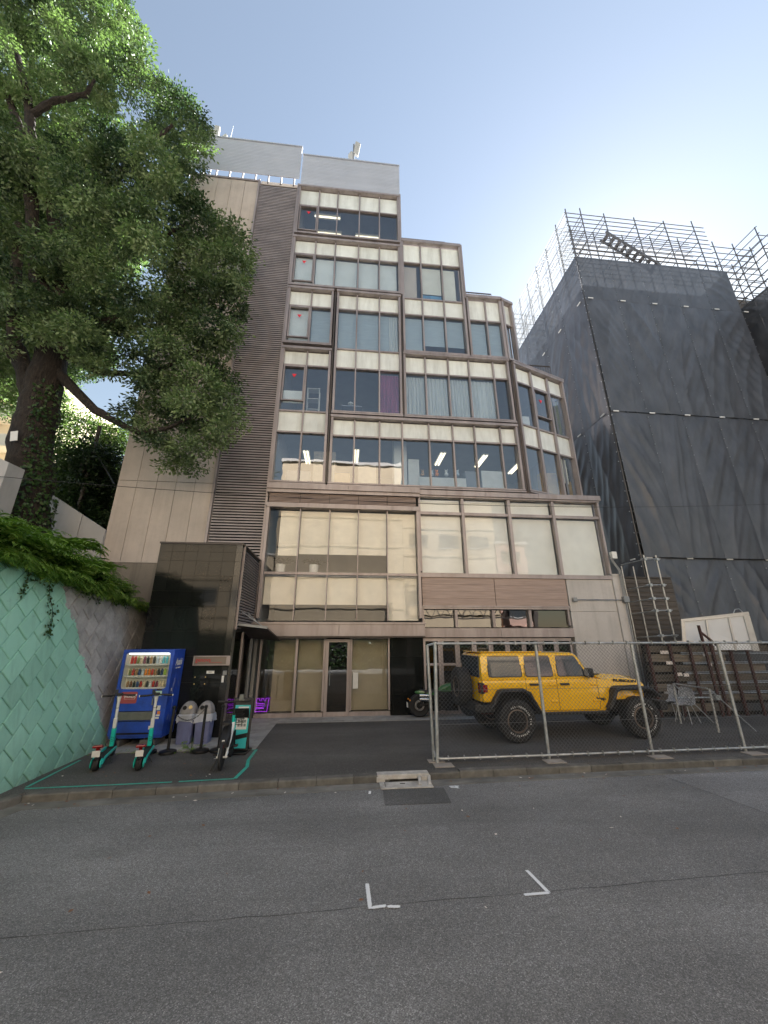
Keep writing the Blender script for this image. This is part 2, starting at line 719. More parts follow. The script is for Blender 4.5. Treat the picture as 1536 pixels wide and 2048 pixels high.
# darker asphalt repair, seam, pale patch
MB().prism([(0.66, 6.44), (1.62, 6.42), (1.66, 7.02), (0.69, 7.03)], -0.0955, -0.0935, 'z').build('asphalt_patch', 'patch asphalt', road)
MB().prism([(5.75, 5.4), (9.0, 5.2), (9.4, 7.2), (5.55, 7.2)], -0.0985, -0.0965, 'z').build('pale_asphalt_patch', 'pale asphalt', road)
mb = MB()
xs = [-9 + 0.25 * i for i in range(90)]
rr = random.Random(3)
pts = []
for xx in xs:
    yy = 4.2 + (xx + 2.56) * 0.028 + rr.uniform(-0.012, 0.012)
    pts.append((xx, yy, rr.uniform(0.002, 0.006)))
for a, b in zip(pts, pts[1:]):
    mb.add([(a[0], a[1] - a[2], -0.0985), (b[0], b[1] - b[2], -0.0985), (b[0], b[1] + b[2], -0.0985), (a[0], a[1] + a[2], -0.0985)], [(0, 1, 2, 3)])
M('seam tar', (0.06, 0.06, 0.06), 0.8, var=0.4, vs=30)
mb.build('seam', 'seam tar', road)


def stroke(pts, w, name='spray_stroke', par=None, z=-0.0925):
    """a sprayed line: strip with soft edges"""
    vs, fs, ed = [], [], []
    P = [Vector((p[0], p[1], 0)) for p in pts]
    Q = []
    for a, b in zip(P, P[1:]):
        n = max(2, int((b - a).length / 0.03))
        for i in range(n):
            Q.append(a.lerp(b, i / n))
    Q.append(P[-1])
    for i, p in enumerate(Q):
        d = (Q[min(i + 1, len(Q) - 1)] - Q[max(i - 1, 0)]).normalized()
        nrm = Vector((-d.y, d.x, 0))
        end = min(i, len(Q) - 1 - i)
        for k in (-1, -0.35, 0.35, 1):
            q = p + nrm * (w / 2 * k)
            vs.append((q.x, q.y, z))
            ed.append((1.0 if abs(k) < 0.5 else 0.0) * (0.3 if end == 0 else 1))
    for i in range(len(Q) - 1):
        for k in range(3):
            a = i * 4 + k
            fs.append((a, a + 1, a + 5, a + 4))
    me = bpy.data.meshes.new(name)
    me.from_pydata(vs, [], fs)
    at_ = me.attributes.new('edge', 'FLOAT', 'POINT')
    at_.data.foreach_set('value', ed)
    me.materials.append(MATS['white spray paint'])
    o = bpy.data.objects.new(name, me)
    COL.objects.link(o)
    o.parent = par
    return o


for pts in ([(0.30, 4.62), (0.305, 4.25), (0.46, 4.265)], [(0.44, 4.255), (0.58, 4.235)], [(1.915, 4.68), (1.955, 4.275)], [(1.70, 4.285), (1.97, 4.29)],
            [(0.49, 7.01), (0.47, 6.86)], [(1.75, 7.02), (1.90, 6.98)], [(1.74, 7.06), (1.93, 7.05)], [(1.86, 7.10), (1.88, 6.95)]):
    stroke(pts, 0.062, par=road, z=-0.0925 + 0.0006 * (len(road.children) % 5))

# stone paving along the building and up to the entrance
pav = bpy.data.objects.new('stone_paving', None)
COL.objects.link(pav)
struct(pav)


def clip_poly(poly, a, b, c):
    """keep the part of poly where a*x+b*y<=c"""
    out = []
    for i in range(len(poly)):
        p, q = poly[i], poly[(i + 1) % len(poly)]
        dp, dq = a * p[0] + b * p[1] - c, a * q[0] + b * q[1] - c
        if dp <= 0:
            out.append(p)
        if dp * dq < 0:
            t = dp / (dp - dq)
            out.append((p[0] + t * (q[0] - p[0]), p[1] + t * (q[1] - p[1])))
    return out


def parea(p):
    return abs(sum(p[i][0] * p[(i + 1) % len(p)][1] - p[(i + 1) % len(p)][0] * p[i][1] for i in range(len(p)))) / 2


for (rx0, rx1, ry0, ry1) in ((-5.5, -1.72, 9.28, 12.72), (-1.72, 4.3, 11.92, 12.72)):
    sx, sy = (0.6, 0.3)
    nx, ny = int((rx1 - rx0) / sx) + 2, int((ry1 - ry0) / sy) + 2
    for j in range(ny):
        for i in range(-1, nx):
            ox = rx0 + i * sx + (sx / 2 if j % 2 else 0)
            oy = ry0 + j * sy
            poly = [(ox + .003, oy + .003), (ox + sx - .003, oy + .003), (ox + sx - .003, oy + sy - .003), (ox + .003, oy + sy - .003)]
            for a, b, c in ((-1, 0, -rx0 - .002), (1, 0, rx1 - .002), (0, -1, -ry0), (0, 1, ry1)):
                poly = clip_poly(poly, a, b, c)
                if not poly:
                    break
            if poly and parea(poly) > 0.006:
                MB().prism(poly, 0.001, 0.011 + RNG.uniform(-0.001, 0.002), 'z').build('paving_slab', 'paving stone', pav)

# teal parking tape on the forecourt
M('dark grout', (0.05, 0.05, 0.045), 0.9)
tape = [[(-4.72, 7.36), (-3.2, 7.4), (-2.62, 7.42)], [(-2.52, 7.43), (-1.68, 7.47)], [(-1.67, 7.48), (-1.62, 8.1), (-1.69, 8.5), (-1.70, 9.25)], [(-1.74, 9.25), (-2.02, 9.25)], [(-2.3, 9.24), (-2.62, 9.24)], [(-4.74, 7.42), (-4.83, 8.85)]]
for i, pts in enumerate(tape):
    t = MB()
    w = 0.022 if i not in (2,) else 0.03
    rr = random.Random(i)
    for a, b in zip(pts, pts[1:]):
        a, b = Vector((*a, 0)), Vector((*b, 0))
        d = (b - a).normalized()
        n = Vector((-d.y, d.x, 0)) * w
        k = max(1, int((b - a).length / 0.2))
        for q in range(k):
            p0, p1 = a.lerp(b, q / k), a.lerp(b, (q + 1) / k)
            t.loft([[p0 - n + Vector((0, 0, .003)), p0 + n + Vector((0, 0, .003)), p0 + n + Vector((0, 0, .0045)), p0 - n + Vector((0, 0, .0045))],
                    [p1 - n + Vector((0, 0, .003)), p1 + n + Vector((0, 0, .003)), p1 + n + Vector((0, 0, .0045)), p1 - n + Vector((0, 0, .0045))]])
    t.build('tape_line', 'teal tape', lot)

# litter: leaves and scraps lying about (too many and too small to tell apart)
mb, mb2 = MB(), MB()
rr = random.Random(11)
for i in range(150):
    if i < 70:
        x, y, z = rr.uniform(-4.8, 8), 0, -0.0915
        y = kerb_y(x) - abs(rr.gauss(0, 0.13)) - 0.03
    elif i < 120:
        x, y, z = rr.uniform(-4.7, -1), rr.uniform(7.6, 9.6), 0.004
    else:
        x, y, z = rr.uniform(-3, 6), rr.uniform(3.4, 7), -0.0965
    s_ = rr.uniform(0.012, 0.034)
    a = rr.uniform(0, 6.3)
    m = Matrix.Translation((x, y, z)) @ Matrix.Rotation(a, 4, 'Z')
    (mb if rr.random() < 0.75 else mb2).add([m @ Vector(q) for q in ((-s_, 0, 0.001), (0, -s_ * .5, 0.006), (s_, 0, 0.004), (0, s_ * .5, 0.001))], [(0, 1, 2, 3)])
o = mb.build('fallen_leaves', 'dry leaf', kind='stuff')
tag(o, 'dry brown leaves scattered along the gutter and forecourt', 'leaves')
o = mb2.build('paper_scraps', 'paper scrap', kind='stuff')
tag(o, 'tiny pale scraps scattered over the asphalt', 'litter')
# ------------------------------------------------------------------ office building
YF = 12.73
bronze = (0.35, 0.305, 0.30)
M('bronze metal', bronze, 0.42, metal=0.35, var=0.14, vs=1.6, vstretch=(1, 1, 0.4), piece=0.07, dirt=((0.20, 0.165, 0.155), 1.8, (2.0, 2.0, 0.3)))
M('bronze dark', (0.075, 0.062, 0.056), 0.5, metal=0.3, var=0.2, vs=3)
M('spandrel panel', (0.72, 0.76, 0.75), 0.5, var=0.07, vs=2.2, bump=0.05, bs=200, piece=0.07, dirt=((0.48, 0.5, 0.48), 1.6, (2.5, 1, 0.4)))
M('inner wall', (0.30, 0.31, 0.32), 0.8, var=0.1, vs=1.0)
M('inner ceiling', (0.40, 0.41, 0.42), 0.85, var=0.06, vs=2)
M('inner floor', (0.12, 0.12, 0.125), 0.7)
M('blind cream', (0.80, 0.76, 0.66), 0.85, var=0.06, vs=3, bump=0.1, bs=300, piece=0.04)
M('blind pale', (0.78, 0.80, 0.78), 0.85, var=0.06, vs=2.0, bump=0.1, bs=300, piece=0.06)
M('blind grey', (0.38, 0.45, 0.5), 0.8, var=0.08, vs=2.0, vstretch=(1, 1, 12), piece=0.05)
M('curtain grey', (0.52, 0.56, 0.58), 0.8, var=0.08, vs=7, vstretch=(1, 1, .1))
M('curtain plum', (0.24, 0.06, 0.15), 0.8, var=0.12, vs=7, vstretch=(1, 1, .1))
M('curtain olive', (0.27, 0.29, 0.25), 0.8, var=0.1, vs=7, vstretch=(1, 1, .1))
M('red marker', (0.75, 0.03, 0.05), 0.5)
M('black granite', (0.0105, 0.0115, 0.011), 0.06, var=0.3, vs=60, spec=0.28, piece=0.25)
M('black granite worn', (0.02, 0.02, 0.019), 0.10, var=0.3, vs=60, spec=0.5, piece=0.2)
M('grey screen', (0.40, 0.43, 0.50), 0.6, var=0.05, vs=1.2, piece=0.03)
M('louvre slat', (0.34, 0.305, 0.31), 0.55, metal=0.2, var=0.16, vs=2.0, piece=0.06)
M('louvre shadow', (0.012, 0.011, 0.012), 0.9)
M('steel grey', (0.25, 0.26, 0.27), 0.5, metal=0.5, var=0.12, vs=6)
M('white plastic', (0.7, 0.7, 0.68), 0.5, var=0.05, vs=5)
M('wood cladding', (0.33, 0.25, 0.22), 0.5, metal=0.1, var=0.3, vs=3.0, vstretch=(0.35, 1, 14), piece=0.05)
glass('window glass', (0.92, 0.955, 0.975), 2.5)
glass('podium glass', (0.98, 0.98, 0.975), 1.55)
glass('shop glass', (0.86, 0.84, 0.79), 1.9)
glass('dark glass', (0.5, 0.46, 0.42), 1.95)


def concrete(name, base, streak, dirtcol):
    m, nt, p, out = _new(name)
    v = _pos(nt)
    c = _ramp(nt, _noise(nt, v, 0.8, 6, 0.6), [(0.3, tuple(b * 0.86 for b in base)), (0.7, tuple(b * 1.1 for b in base))])
    s_ = _ramp(nt, _noise(nt, _pos(nt, (2.6, 2.6, 0.13)), 1.3, 6, 0.7), [(0.47, (0, 0, 0)), (0.8, (1, 1, 1))])
    c = _mix(nt, _math(nt, 'MULTIPLY', s_, streak), c, dirtcol)
    f = _ramp(nt, _noise(nt, v, 9.0, 8, 0.7), [(0.5, (0, 0, 0)), (0.85, (1, 1, 1))])
    c = _mix(nt, _math(nt, 'MULTIPLY', f, 0.35), c, tuple(b * 0.6 for b in base))
    nt.links.new(c, p.inputs['Base Color'])
    p.inputs['Roughness'].default_value = 0.82
    _bump(nt, p, _noise(nt, v, 55, 4), 0.25)
    MATS[name] = m


concrete('panel concrete', (0.52, 0.46, 0.42), 0.45, (0.28, 0.235, 0.20))
concrete('old concrete', (0.235, 0.205, 0.17), 0.85, (0.075, 0.065, 0.055))
concrete('painted concrete', (0.52, 0.495, 0.48), 0.45, (0.25, 0.235, 0.225))

OFF = thing('office_building', 'seven storey stepped office building with bronze framed glass bays', 'building', (0, 15.5, 0), world=True)


class Frame:
    """local facade coordinates: u along the wall, d inwards, z up"""

    def __init__(s, x, y, ang):
        a = R(ang)
        s.m = Matrix(((math.cos(a), -math.sin(a), 0, x), (math.sin(a), math.cos(a), 0, y), (0, 0, 1, 0), (0, 0, 0, 1)))

    def box(s, mb, u0, u1, d0, d1, z0, z1):
        return mb.box(u0, u1, d0, d1, z0, z1, s.m)


FRONT = Frame(0, YF, 0)


def fold_sheet(fr, u0, u1, z0, z1, d, amp, waves, seed=0):
    """hanging curtain with soft folds, closed at the back"""
    rr = random.Random(seed)
    n = max(10, int(waves * 6))
    ph = [rr.uniform(0, 6.3) for _ in range(3)]
    rows = []
    for zi, z in enumerate((z1, z1 - (z1 - z0) * .33, z1 - (z1 - z0) * .66, z0)):
        row = []
        for i in range(n + 1):
            t = i / n
            w = math.sin(t * waves * 6.283 + ph[0] + 0.35 * zi * math.sin(t * 5 + ph[1])) + 0.4 * math.sin(t * waves * 11 + ph[2])
            row.append(fr.m @ Vector((u0 + (u1 - u0) * t, d + amp * w * (0.6 + 0.15 * zi), z + (0.02 * math.sin(t * waves * 6.283) if zi == 3 else 0))))
        rows.append(row)
    mb = MB()
    vs = [p for r in rows for p in r]
    k = n + 1
    fs = [(r * k + i, r * k + i + 1, (r + 1) * k + i + 1, (r + 1) * k + i) for r in range(3) for i in range(n)]
    mb.add(vs, fs)
    return mb


def bay(u0, u1, z0, z1, cols, rows, fr=FRONT, gl='window glass', jamb=(1, 1), proud=0.14, sill=True, mull=0.055, header=0.1, jw=0.085):
    """one projecting glazed bay; rows: (za, zb, 'g' glass or 'p' panel)"""
    mb = MB()
    fr.box(mb, u0 - 0.02, u1 + 0.02, -proud - 0.03, 0.1, z1, z1 + header)
    b = mb.build('window_bay', 'bronze metal', OFF)
    for on, ja in ((jamb[0], u0), (jamb[1], u1 - jw)):
        if on:
            mb = MB()
            fr.box(mb, ja, ja + jw, -proud, 0.1, z0 + 0.13, z1)
            mb.build('jamb', 'bronze metal', b)
    if sill:
        mb = MB()
        fr.box(mb, u0 - 0.02, u1 + 0.02, -proud - 0.045, 0.1, z0 - 0.01, z0 + 0.045)
        mb.build('sill', 'bronze metal', b)
        mb = MB()
        fr.box(mb, u0 - 0.01, u1 + 0.01, -proud - 0.015, 0.1, z0 + 0.075, z0 + 0.128)
        mb.build('sill_rail', 'bronze metal', b)
        mb = MB()
        fr.box(mb, u0, u1, -proud + 0.03, 0.09, z0 + 0.047, z0 + 0.073)
        mb.build('sill_groove', 'bronze dark', b)
    ua, ub = u0 + (jw if jamb[0] else 0), u1 - (jw if jamb[1] else 0)
    edges = [ua] + list(cols) + [ub]
    for c in cols:
        mb = MB()
        fr.box(mb, c - mull / 2, c + mull / 2, -0.075, 0.075, rows[0][0], rows[-1][1])
        mb.build('mullion', 'bronze metal', b)
    for (za, zb, t), nxt in zip(rows, rows[1:]):
        for e0, e1 in zip(edges, edges[1:]):
            mb = MB()
            fr.box(mb, e0 + mull / 2 * (e0 != ua), e1 - mull / 2 * (e1 != ub), -0.045, 0.07, zb, nxt[0])
            mb.build('transom', 'bronze metal', b)
    for (za, zb, t) in rows:
        for e0, e1 in zip(edges, edges[1:]):
            a0, a1 = e0 + mull / 2 * (e0 != ua), e1 - mull / 2 * (e1 != ub)
            mb = MB()
            if t == 'p':
                fr.box(mb, a0, a1, 0.028, 0.06, za, zb)
                mb.build('spandrel_panel', 'spandrel panel', b)
            else:
                fr.box(mb, a0, a1, 0.035, 0.047, za, zb)
                mb.build('pane', gl, b)
    return b


def blind(b, u0, u1, z0, z1, mat, fr=FRONT, d=0.16):
    mb = MB()
    fr.box(mb, u0, u1, d, d + 0.006, z0 + 0.02, z1)
    fr.box(mb, u0, u1, d - 0.006, d + 0.012, z0, z0 + 0.02)
    return mb.build('roller_blind', mat, b)


def vent(b, u0, u1, z0, z1, zc, fr=FRONT):
    """opening light: casement frame standing proud, with a red rescue triangle on its pane"""
    mb = MB()
    w = 0.05
    fr.box(mb, u0, u1, -0.06, 0.03, z1 - w, z1)
    fr.box(mb, u0, u1, -0.06, 0.03, z0, z0 + w)
    fr.box(mb, u0, u0 + w, -0.06, 0.03, z0 + w, z1 - w)
    fr.box(mb, u1 - w, u1, -0.06, 0.03, z0 + w, z1 - w)
    mb.build('casement_frame', 'bronze metal', b)
    mb = MB()
    uc = (u0 + u1) / 2
    mb.prism([(uc - .09, zc + .075), (uc + .09, zc + .075), (uc, zc - .085)], 0.022, 0.027, 'y', fr.m)
    mb.build('rescue_triangle', 'red marker', b)


Bs = {}
C5 = [-1.72, -0.85, 0.18, 1.12]
Bs['7'] = bay(-2.68, 2.05, 19.36, 22.44, C5, [(19.52, 21.30, 'g'), (21.36, 22.40, 'p')])
vent(Bs['7'], -2.58, -1.76, 19.72, 21.29, 20.95)
Bs['6'] = bay(-2.70, 2.05, 16.31, 19.12, C5, [(16.47, 18.24, 'g'), (18.30, 19.08, 'p')])
vent(Bs['6'], -2.60, -1.76, 16.68, 18.23, 17.86)
for a, b_ in zip([-2.6] + C5, C5 + [1.96]):
    blind(Bs['6'], a + .04, b_ - .05, 16.48, 18.25, 'blind pale')
Bs['5L'] = bay(-2.70, -0.82, 13.30, 16.16, [-1.73], [(13.46, 15.30, 'g'), (15.36, 16.12, 'p')])
vent(Bs['5L'], -2.60, -1.77, 13.70, 15.29, 14.85)
blind(Bs['5L'], -2.58, -1.78, 13.7, 15.3, 'blind pale')
blind(Bs['5L'], -1.69, -0.92, 13.46, 15.3, 'blind grey')
Bs['5M'] = bay(-0.67, 2.02, 10.21, 16.16, [0.18, 1.13], [(10.37, 12.33, 'g'), (12.39, 13.26, 'p'), (13.32, 15.30, 'g'), (15.36, 16.12, 'p')])
blind(Bs['5M'], -0.57, 0.15, 13.33, 15.3, 'blind grey')
blind(Bs['5M'], 0.21, 1.10, 13.33, 15.3, 'blind grey')
blind(Bs['5M'], 1.16, 1.55, 13.33, 15.3, 'blind grey')
fold_sheet(FRONT, 1.56, 1.92, 13.34, 15.3, 0.17, 0.02, 4, 2).build('curtain', 'curtain grey', Bs['5M'])
fold_sheet(FRONT, 1.17, 1.93, 10.38, 12.3, 0.18, 0.028, 7, 3).build('curtain', 'curtain plum', Bs['5M'], smooth=True)
Bs['4L'] = bay(-2.70, -0.80, 7.28, 13.06, [-1.73], [(7.42, 9.36, 'g'), (9.42, 10.26, 'p'), (10.32, 12.32, 'g'), (12.38, 13.02, 'p')])
vent(Bs['4L'], -2.60, -1.77, 10.72, 12.31, 11.9)
blind(Bs['4L'], -2.56, -1.78, 10.74, 11.3, 'blind pale')
Bs['4R'] = bay(2.10, 6.52, 10.21, 13.16, [3.0, 3.95, 4.82, 5.86], [(10.37, 12.30, 'g'), (12.36, 13.12, 'p')])
for i, (a, b_) in enumerate(((2.2, 2.97), (3.0, 3.92), (3.97, 4.8), (4.84, 5.9))):
    fold_sheet(FRONT, a, b_, 10.40, 12.28, 0.18, 0.03, 7, 10 + i).build('curtain', 'curtain grey', Bs['4R'], smooth=True)
Bs['6R'] = bay(2.12, 4.88, 13.24, 19.50, [3.0, 3.96], [(13.40, 15.30, 'g'), (15.36, 16.22, 'p'), (16.28, 18.30, 'g'), (18.36, 19.46, 'p')])
M('blind peach', (0.60, 0.50, 0.42), 0.85, var=0.06, vs=2)
blind(Bs['6R'], 2.22, 2.82, 16.28, 18.28, 'blind peach')
blind(Bs['6R'], 3.03, 3.93, 16.75, 18.28, 'blind cream')
blind(Bs['6R'], 3.99, 4.6, 16.28, 18.28, 'blind cream')
M('blue cloth', (0.12, 0.3, 0.5), 0.8, var=0.3, vs=5)
blind(Bs['6R'], 3.03, 3.93, 16.3, 16.74, 'blue cloth', d=0.2)
for a, b_ in ((2.22, 2.97), (3.03, 3.93), (3.99, 4.78)):
    blind(Bs['6R'], a, b_, 13.62 if a < 3 else 13.9, 15.28, 'blind grey')
Bs['5R'] = bay(4.95, 6.50, 13.24, 16.48, [5.81], [(13.40, 15.27, 'g'), (15.33, 16.44, 'p')], jamb=(1, 0))
for a, b_ in ((5.06, 5.78), (5.84, 6.45)):
    blind(Bs['5R'], a, b_, 13.42, 15.26, 'blind grey')
ANG = Frame(6.50, YF, 20)
Bs['5C'] = bay(0.03, 0.64, 13.24, 16.48, [], [(13.40, 15.27, 'g'), (15.33, 16.44, 'p')], fr=ANG)
blind(Bs['5C'], 0.04, 0.5, 13.42, 15.26, 'blind grey', ANG)
MB().box(6.44, 6.55, YF - 0.10, YF + 0.1, 13.37, 16.47).build('corner_post', 'bronze metal', Bs['5R'])
COR = Frame(6.68, YF, 20)
Bs['C'] = bay(0.0, 2.92, 7.30, 13.08, [1.0, 1.98], [(7.46, 9.33, 'g'), (9.39, 10.26, 'p'), (10.32, 12.27, 'g'), (12.33, 13.04, 'p')], fr=COR, mull=0.1)
vent(Bs['C'], 1.06, 1.92, 10.9, 12.26, 11.75, COR)
fold_sheet(COR, 2.05, 2.75, 10.33, 12.2, 0.2, 0.03, 6, 20).build('curtain', 'curtain olive', Bs['C'], smooth=True)
blind(Bs['C'], 2.05, 2.6, 8.2, 9.3, 'blind cream', COR)
C8 = [0.20, 1.14, 2.0, 3.03, 3.96, 4.82, 5.85]
Bs['3'] = bay(-0.68, 6.54, 7.28, 10.05, C8, [(7.42, 9.30, 'g'), (9.36, 10.01, 'p')])

# podium, left part: fascia, slatted band, big glazing, lower fascia
PL = Frame(0, YF - 0.10, 0)
mb = MB()
mb.box(-2.72, 0.02, YF - 0.30, YF + .1, 7.06, 7.245)
mb.build('fascia', 'bronze metal', OFF)
MB().box(0.03, 2.55, YF - 0.30, YF + .1, 7.06, 7.245).build('fascia', 'bronze metal', OFF)
MB().box(-2.72, 2.55, YF - 0.24, YF + .1, 6.94, 7.057).build('fascia', 'bronze metal', OFF)
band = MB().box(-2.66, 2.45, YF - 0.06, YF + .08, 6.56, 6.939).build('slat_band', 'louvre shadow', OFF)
for i in range(8):
    MB().box(-2.64, 2.42, YF - 0.15, YF - 0.065, 6.575 + i * 0.046, 6.60 + i * 0.046).build('slat', 'wood cladding', band)
for xx in (-1.6, -0.6, 0.4, 1.4):
    MB().box(xx - .01, xx + .01, YF - 0.16, YF - 0.152, 6.56, 6.93).build('slat_tie', 'bronze dark', band)
MB().box(-2.72, 2.53, YF - 0.26, YF + .1, 6.45, 6.557).build('fascia', 'bronze metal', OFF)
Bs['P'] = bay(-2.66, 2.5, 2.665, 6.40, [-1.56, -0.57, 0.41, 1.40], [(2.72, 4.15, 'g'), (4.23, 6.38, 'g')], fr=PL, gl='podium glass', sill=False, mull=0.03, header=0.047)
cl = [-2.58, -1.56, -0.57, 0.41, 1.40, 2.42]
for i, (a, b_) in enumerate(zip(cl, cl[1:])):
    lo = 4.86 if i in (1, 2, 3) else (4.80 if i == 0 else 4.24)
    blind(Bs['P'], a + (.35 if i == 0 else .02), b_ - .02, lo, 6.36, 'blind cream', PL)
    lo = 3.22 if i < 4 else 2.74
    blind(Bs['P'], a + .02, b_ - .02, lo, 4.1, 'blind cream', PL)
MB().box(-2.72, -0.13, YF - 0.42, YF + .1, 2.26, 2.60).build('lower_fascia', 'bronze metal', OFF)
MB().box(-0.12, 2.54, YF - 0.42, YF + .1, 2.26, 2.60).build('lower_fascia', 'bronze metal', OFF)
MB().box(-2.74, 2.56, YF - 0.45, YF + .1, 2.603, 2.662).build('lower_fascia_cap', 'bronze metal', OFF)
MB().box(-2.72, 2.54, YF - 0.40, YF + .1, 2.215, 2.257).build('soffit_strip', 'bronze dark', OFF)

# podium, right part
MB().box(2.56, 5.0, YF - 0.16, YF + .1, 7.06, 7.24).build('fascia', 'bronze metal', OFF)
MB().box(5.01, 7.0, YF - 0.16, YF + .1, 7.06, 7.24).build('fascia', 'bronze metal', OFF)
MB().box(7.01, 9.42, YF - 0.16, YF + .1, 7.06, 7.24).build('fascia', 'bronze metal', OFF)
Bs['Q'] = bay(2.52, 9.36, 4.20, 7.0, [4.13, 5.86, 7.54], [(4.27, 6.36, 'g'), (6.46, 6.98, 'g')], gl='podium glass', sill=False, mull=0.10, header=0.055, proud=0.08, jw=0.07)
MB().box(2.52, 9.38, YF - 0.12, YF + .1, 4.13, 4.265).build('sill', 'bronze metal', Bs['Q'])
cq = [2.58, 4.13, 5.86, 7.54, 9.28]
for i, (a, b_) in enumerate(zip(cq, cq[1:])):
    blind(Bs['Q'], a + .05, b_ - .06, 4.32 if i == 0 else 4.29, 6.34, 'blind pale')
    blind(Bs['Q'], a + .05, b_ - .06, 6.47, 6.97, 'blind pale')
# timber-look cladding boards under the window band
for (a, b_) in ((2.56, 5.03), (5.05, 7.58)):
    for k in range(4):
        MB().box(a, b_, YF - 0.07 - 0.004 * (k % 2), YF + .1, 3.215 + k * 0.2285, 3.215 + k * 0.2285 + 0.224).build('cladding_board', 'wood cladding', OFF)
MB().box(2.54, 7.62, YF - 0.10, YF + .1, 3.16, 3.212).build('cladding_trim', 'bronze metal', OFF)
Bs['K'] = bay(2.54, 7.58, 2.46, 3.10, [3.66, 4.92, 6.18], [(2.53, 3.07, 'g')], gl='dark glass', sill=False, mull=0.09, header=0.055, proud=0.05, jw=0.06)
MB().box(2.56, 5.1, YF - 0.12, YF + .1, 2.22, 2.50).build('lower_fascia', 'bronze metal', OFF)
MB().box(5.11, 7.60, YF - 0.12, YF + .1, 2.22, 2.50).build('lower_fascia', 'bronze metal', OFF)

# ground floor, left: glazed shopfront with a door
Bs['G'] = bay(-2.50, -0.52, 0.02, 2.18, [-1.39], [(0.12, 2.17, 'g')], gl='shop glass', sill=False, mull=0.07, header=0.03, proud=0.02, jw=0.06)
Bs['G2'] = bay(0.25, 1.47, 0.02, 2.18, [], [(0.12, 2.17, 'g')], gl='shop glass', sill=False, header=0.03, proud=0.02, jw=0.05)
MB().box(-2.5, -0.53, YF - 0.03, YF + .1, 0.011, 0.12).build('bottom_rail', 'bronze metal', Bs['G'])
MB().box(0.25, 1.47, YF - 0.03, YF + .1, 0.011, 0.12).build('bottom_rail', 'bronze metal', Bs['G2'])
door = MB()
for (a, b_, c, d) in ((-0.51, -0.42, 0.015, 2.17), (0.15, 0.24, 0.015, 2.17), (-0.42, 0.15, 0.015, 0.13), (-0.42, 0.15, 2.08, 2.17)):
    door.box(a, b_, YF - 0.05, YF + .05, c, d)
door = door.build('door', 'bronze metal', OFF)
MB().box(-0.42, 0.15, YF - 0.006, YF + 0.006, 0.13, 2.08).build('pane', 'dark glass', door)
MB().tube([(-0.36, YF - .06, 0.85), (-0.36, YF - .1, 0.87), (-0.36, YF - .1, 1.35), (-0.36, YF - .06, 1.37)], 0.012, 8).build('handle', 'steel grey', door)
M('shop blind', (0.55, 0.53, 0.46), 0.85, var=0.1, vs=2)
for a, b_ in ((-2.1, -1.42), (-1.35, -0.56), (0.3, 1.42)):
    blind(Bs['G'], a, b_, 0.14, 2.15, 'shop blind', d=0.22)
M('notice paper', (0.62, 0.61, 0.58), 0.7)
MB().box(0.34, 0.5, YF + .02, YF + .03, 0.75, 1.2).build('notice', 'notice paper', Bs['G2'])
# polished black stone panels right of the shopfront
for k in range(4):
    for i in range(2):
        MB().box(1.50 + i * 0.5, 1.995 + i * 0.5, YF - 0.06, YF + .1, 0.012 + k * 0.55, 0.012 + k * 0.55 + 0.545).build('stone_panel', 'black granite', OFF)
# ground floor, right: folding glazed doors behind the car
for i in range(9):
    a = 2.54 + i * 0.553
    d = MB()
    for (p, q, r_, s_) in ((a, a + .07, .015, 2.19), (a + .475, a + .545, .015, 2.19), (a + .07, a + .475, .015, .1), (a + .07, a + .475, 2.1, 2.19), (a + .07, a + .475, 1.38, 1.45)):
        d.box(p, q, YF - 0.04, YF + .04, r_, s_)
    d = d.build('folding_door', 'bronze metal', OFF)
    MB().box(a + .07, a + .475, YF - .005, YF + .005, 0.1, 1.38).build('pane', 'dark glass', d)
    MB().box(a + .07, a + .475, YF - .005, YF + .005, 1.45, 2.1).build('pane', 'dark glass', d)

# painted concrete wall on the right, in cast panels
for (a, b_, c, d) in ((7.62, 9.30, 3.05, 4.12), (7.62, 9.30, 0.0, 3.04)):
    MB().box(a, b_, YF - 0.08, YF + .3, c, d).build('wall_panel', 'painted concrete', OFF)
MB().box(9.31, 9.62, YF - 0.13, YF + .3, 0, 4.25).build('wall_pier', 'painted concrete', OFF)
MB().box(9.30, 9.64, YF - 0.15, YF + .3, 4.253, 4.32).build('pier_cap', 'painted concrete', OFF)

# big precast wall on the left
xs = [-7.66, -7.05, -6.42, -5.80, -5.18, -4.58]
zs = [4.47, 7.26, 11.05, 14.85, 18.6, 22.6]
for a, b_ in zip(xs, xs[1:]):
    for c, d in zip(zs, zs[1:]):
        MB().box(a + .007, b_ - .007, YF + RNG.uniform(0, .006), YF + .25, c + .008, d - .008).build('wall_panel', 'panel concrete', OFF)
MB().box(-7.64, -4.6, YF + 0.04, YF + .3, 4.44, 22.62).build('panel_joint', 'dark grout', OFF)
MB().box(-7.70, -4.54, YF - .03, YF + .3, 22.625, 22.72).build('wall_coping', 'bronze metal', OFF)
MB().box(-7.8, -4.55, YF - .06, YF + .4, -0.1, 4.45).build('base_wall', 'old concrete', OFF)
for xx in (-4.535, -2.735):
    MB().box(xx - .04, xx + .035, YF - .08, YF + .2, 4.4, 22.7).build('louvre_post', 'bronze metal', OFF)
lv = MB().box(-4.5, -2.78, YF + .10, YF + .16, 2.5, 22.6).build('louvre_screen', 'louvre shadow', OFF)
sm = MB()
L = 1.71
sm.prism([(-.03, 0.0), (-.03, .05), (.02, .055), (.02, .04), (-.015, 0.0)], -L / 2, L / 2, 'x')
sm = sm.build('slat', 'louvre slat')
sme = sm.data
bpy.data.objects.remove(sm)
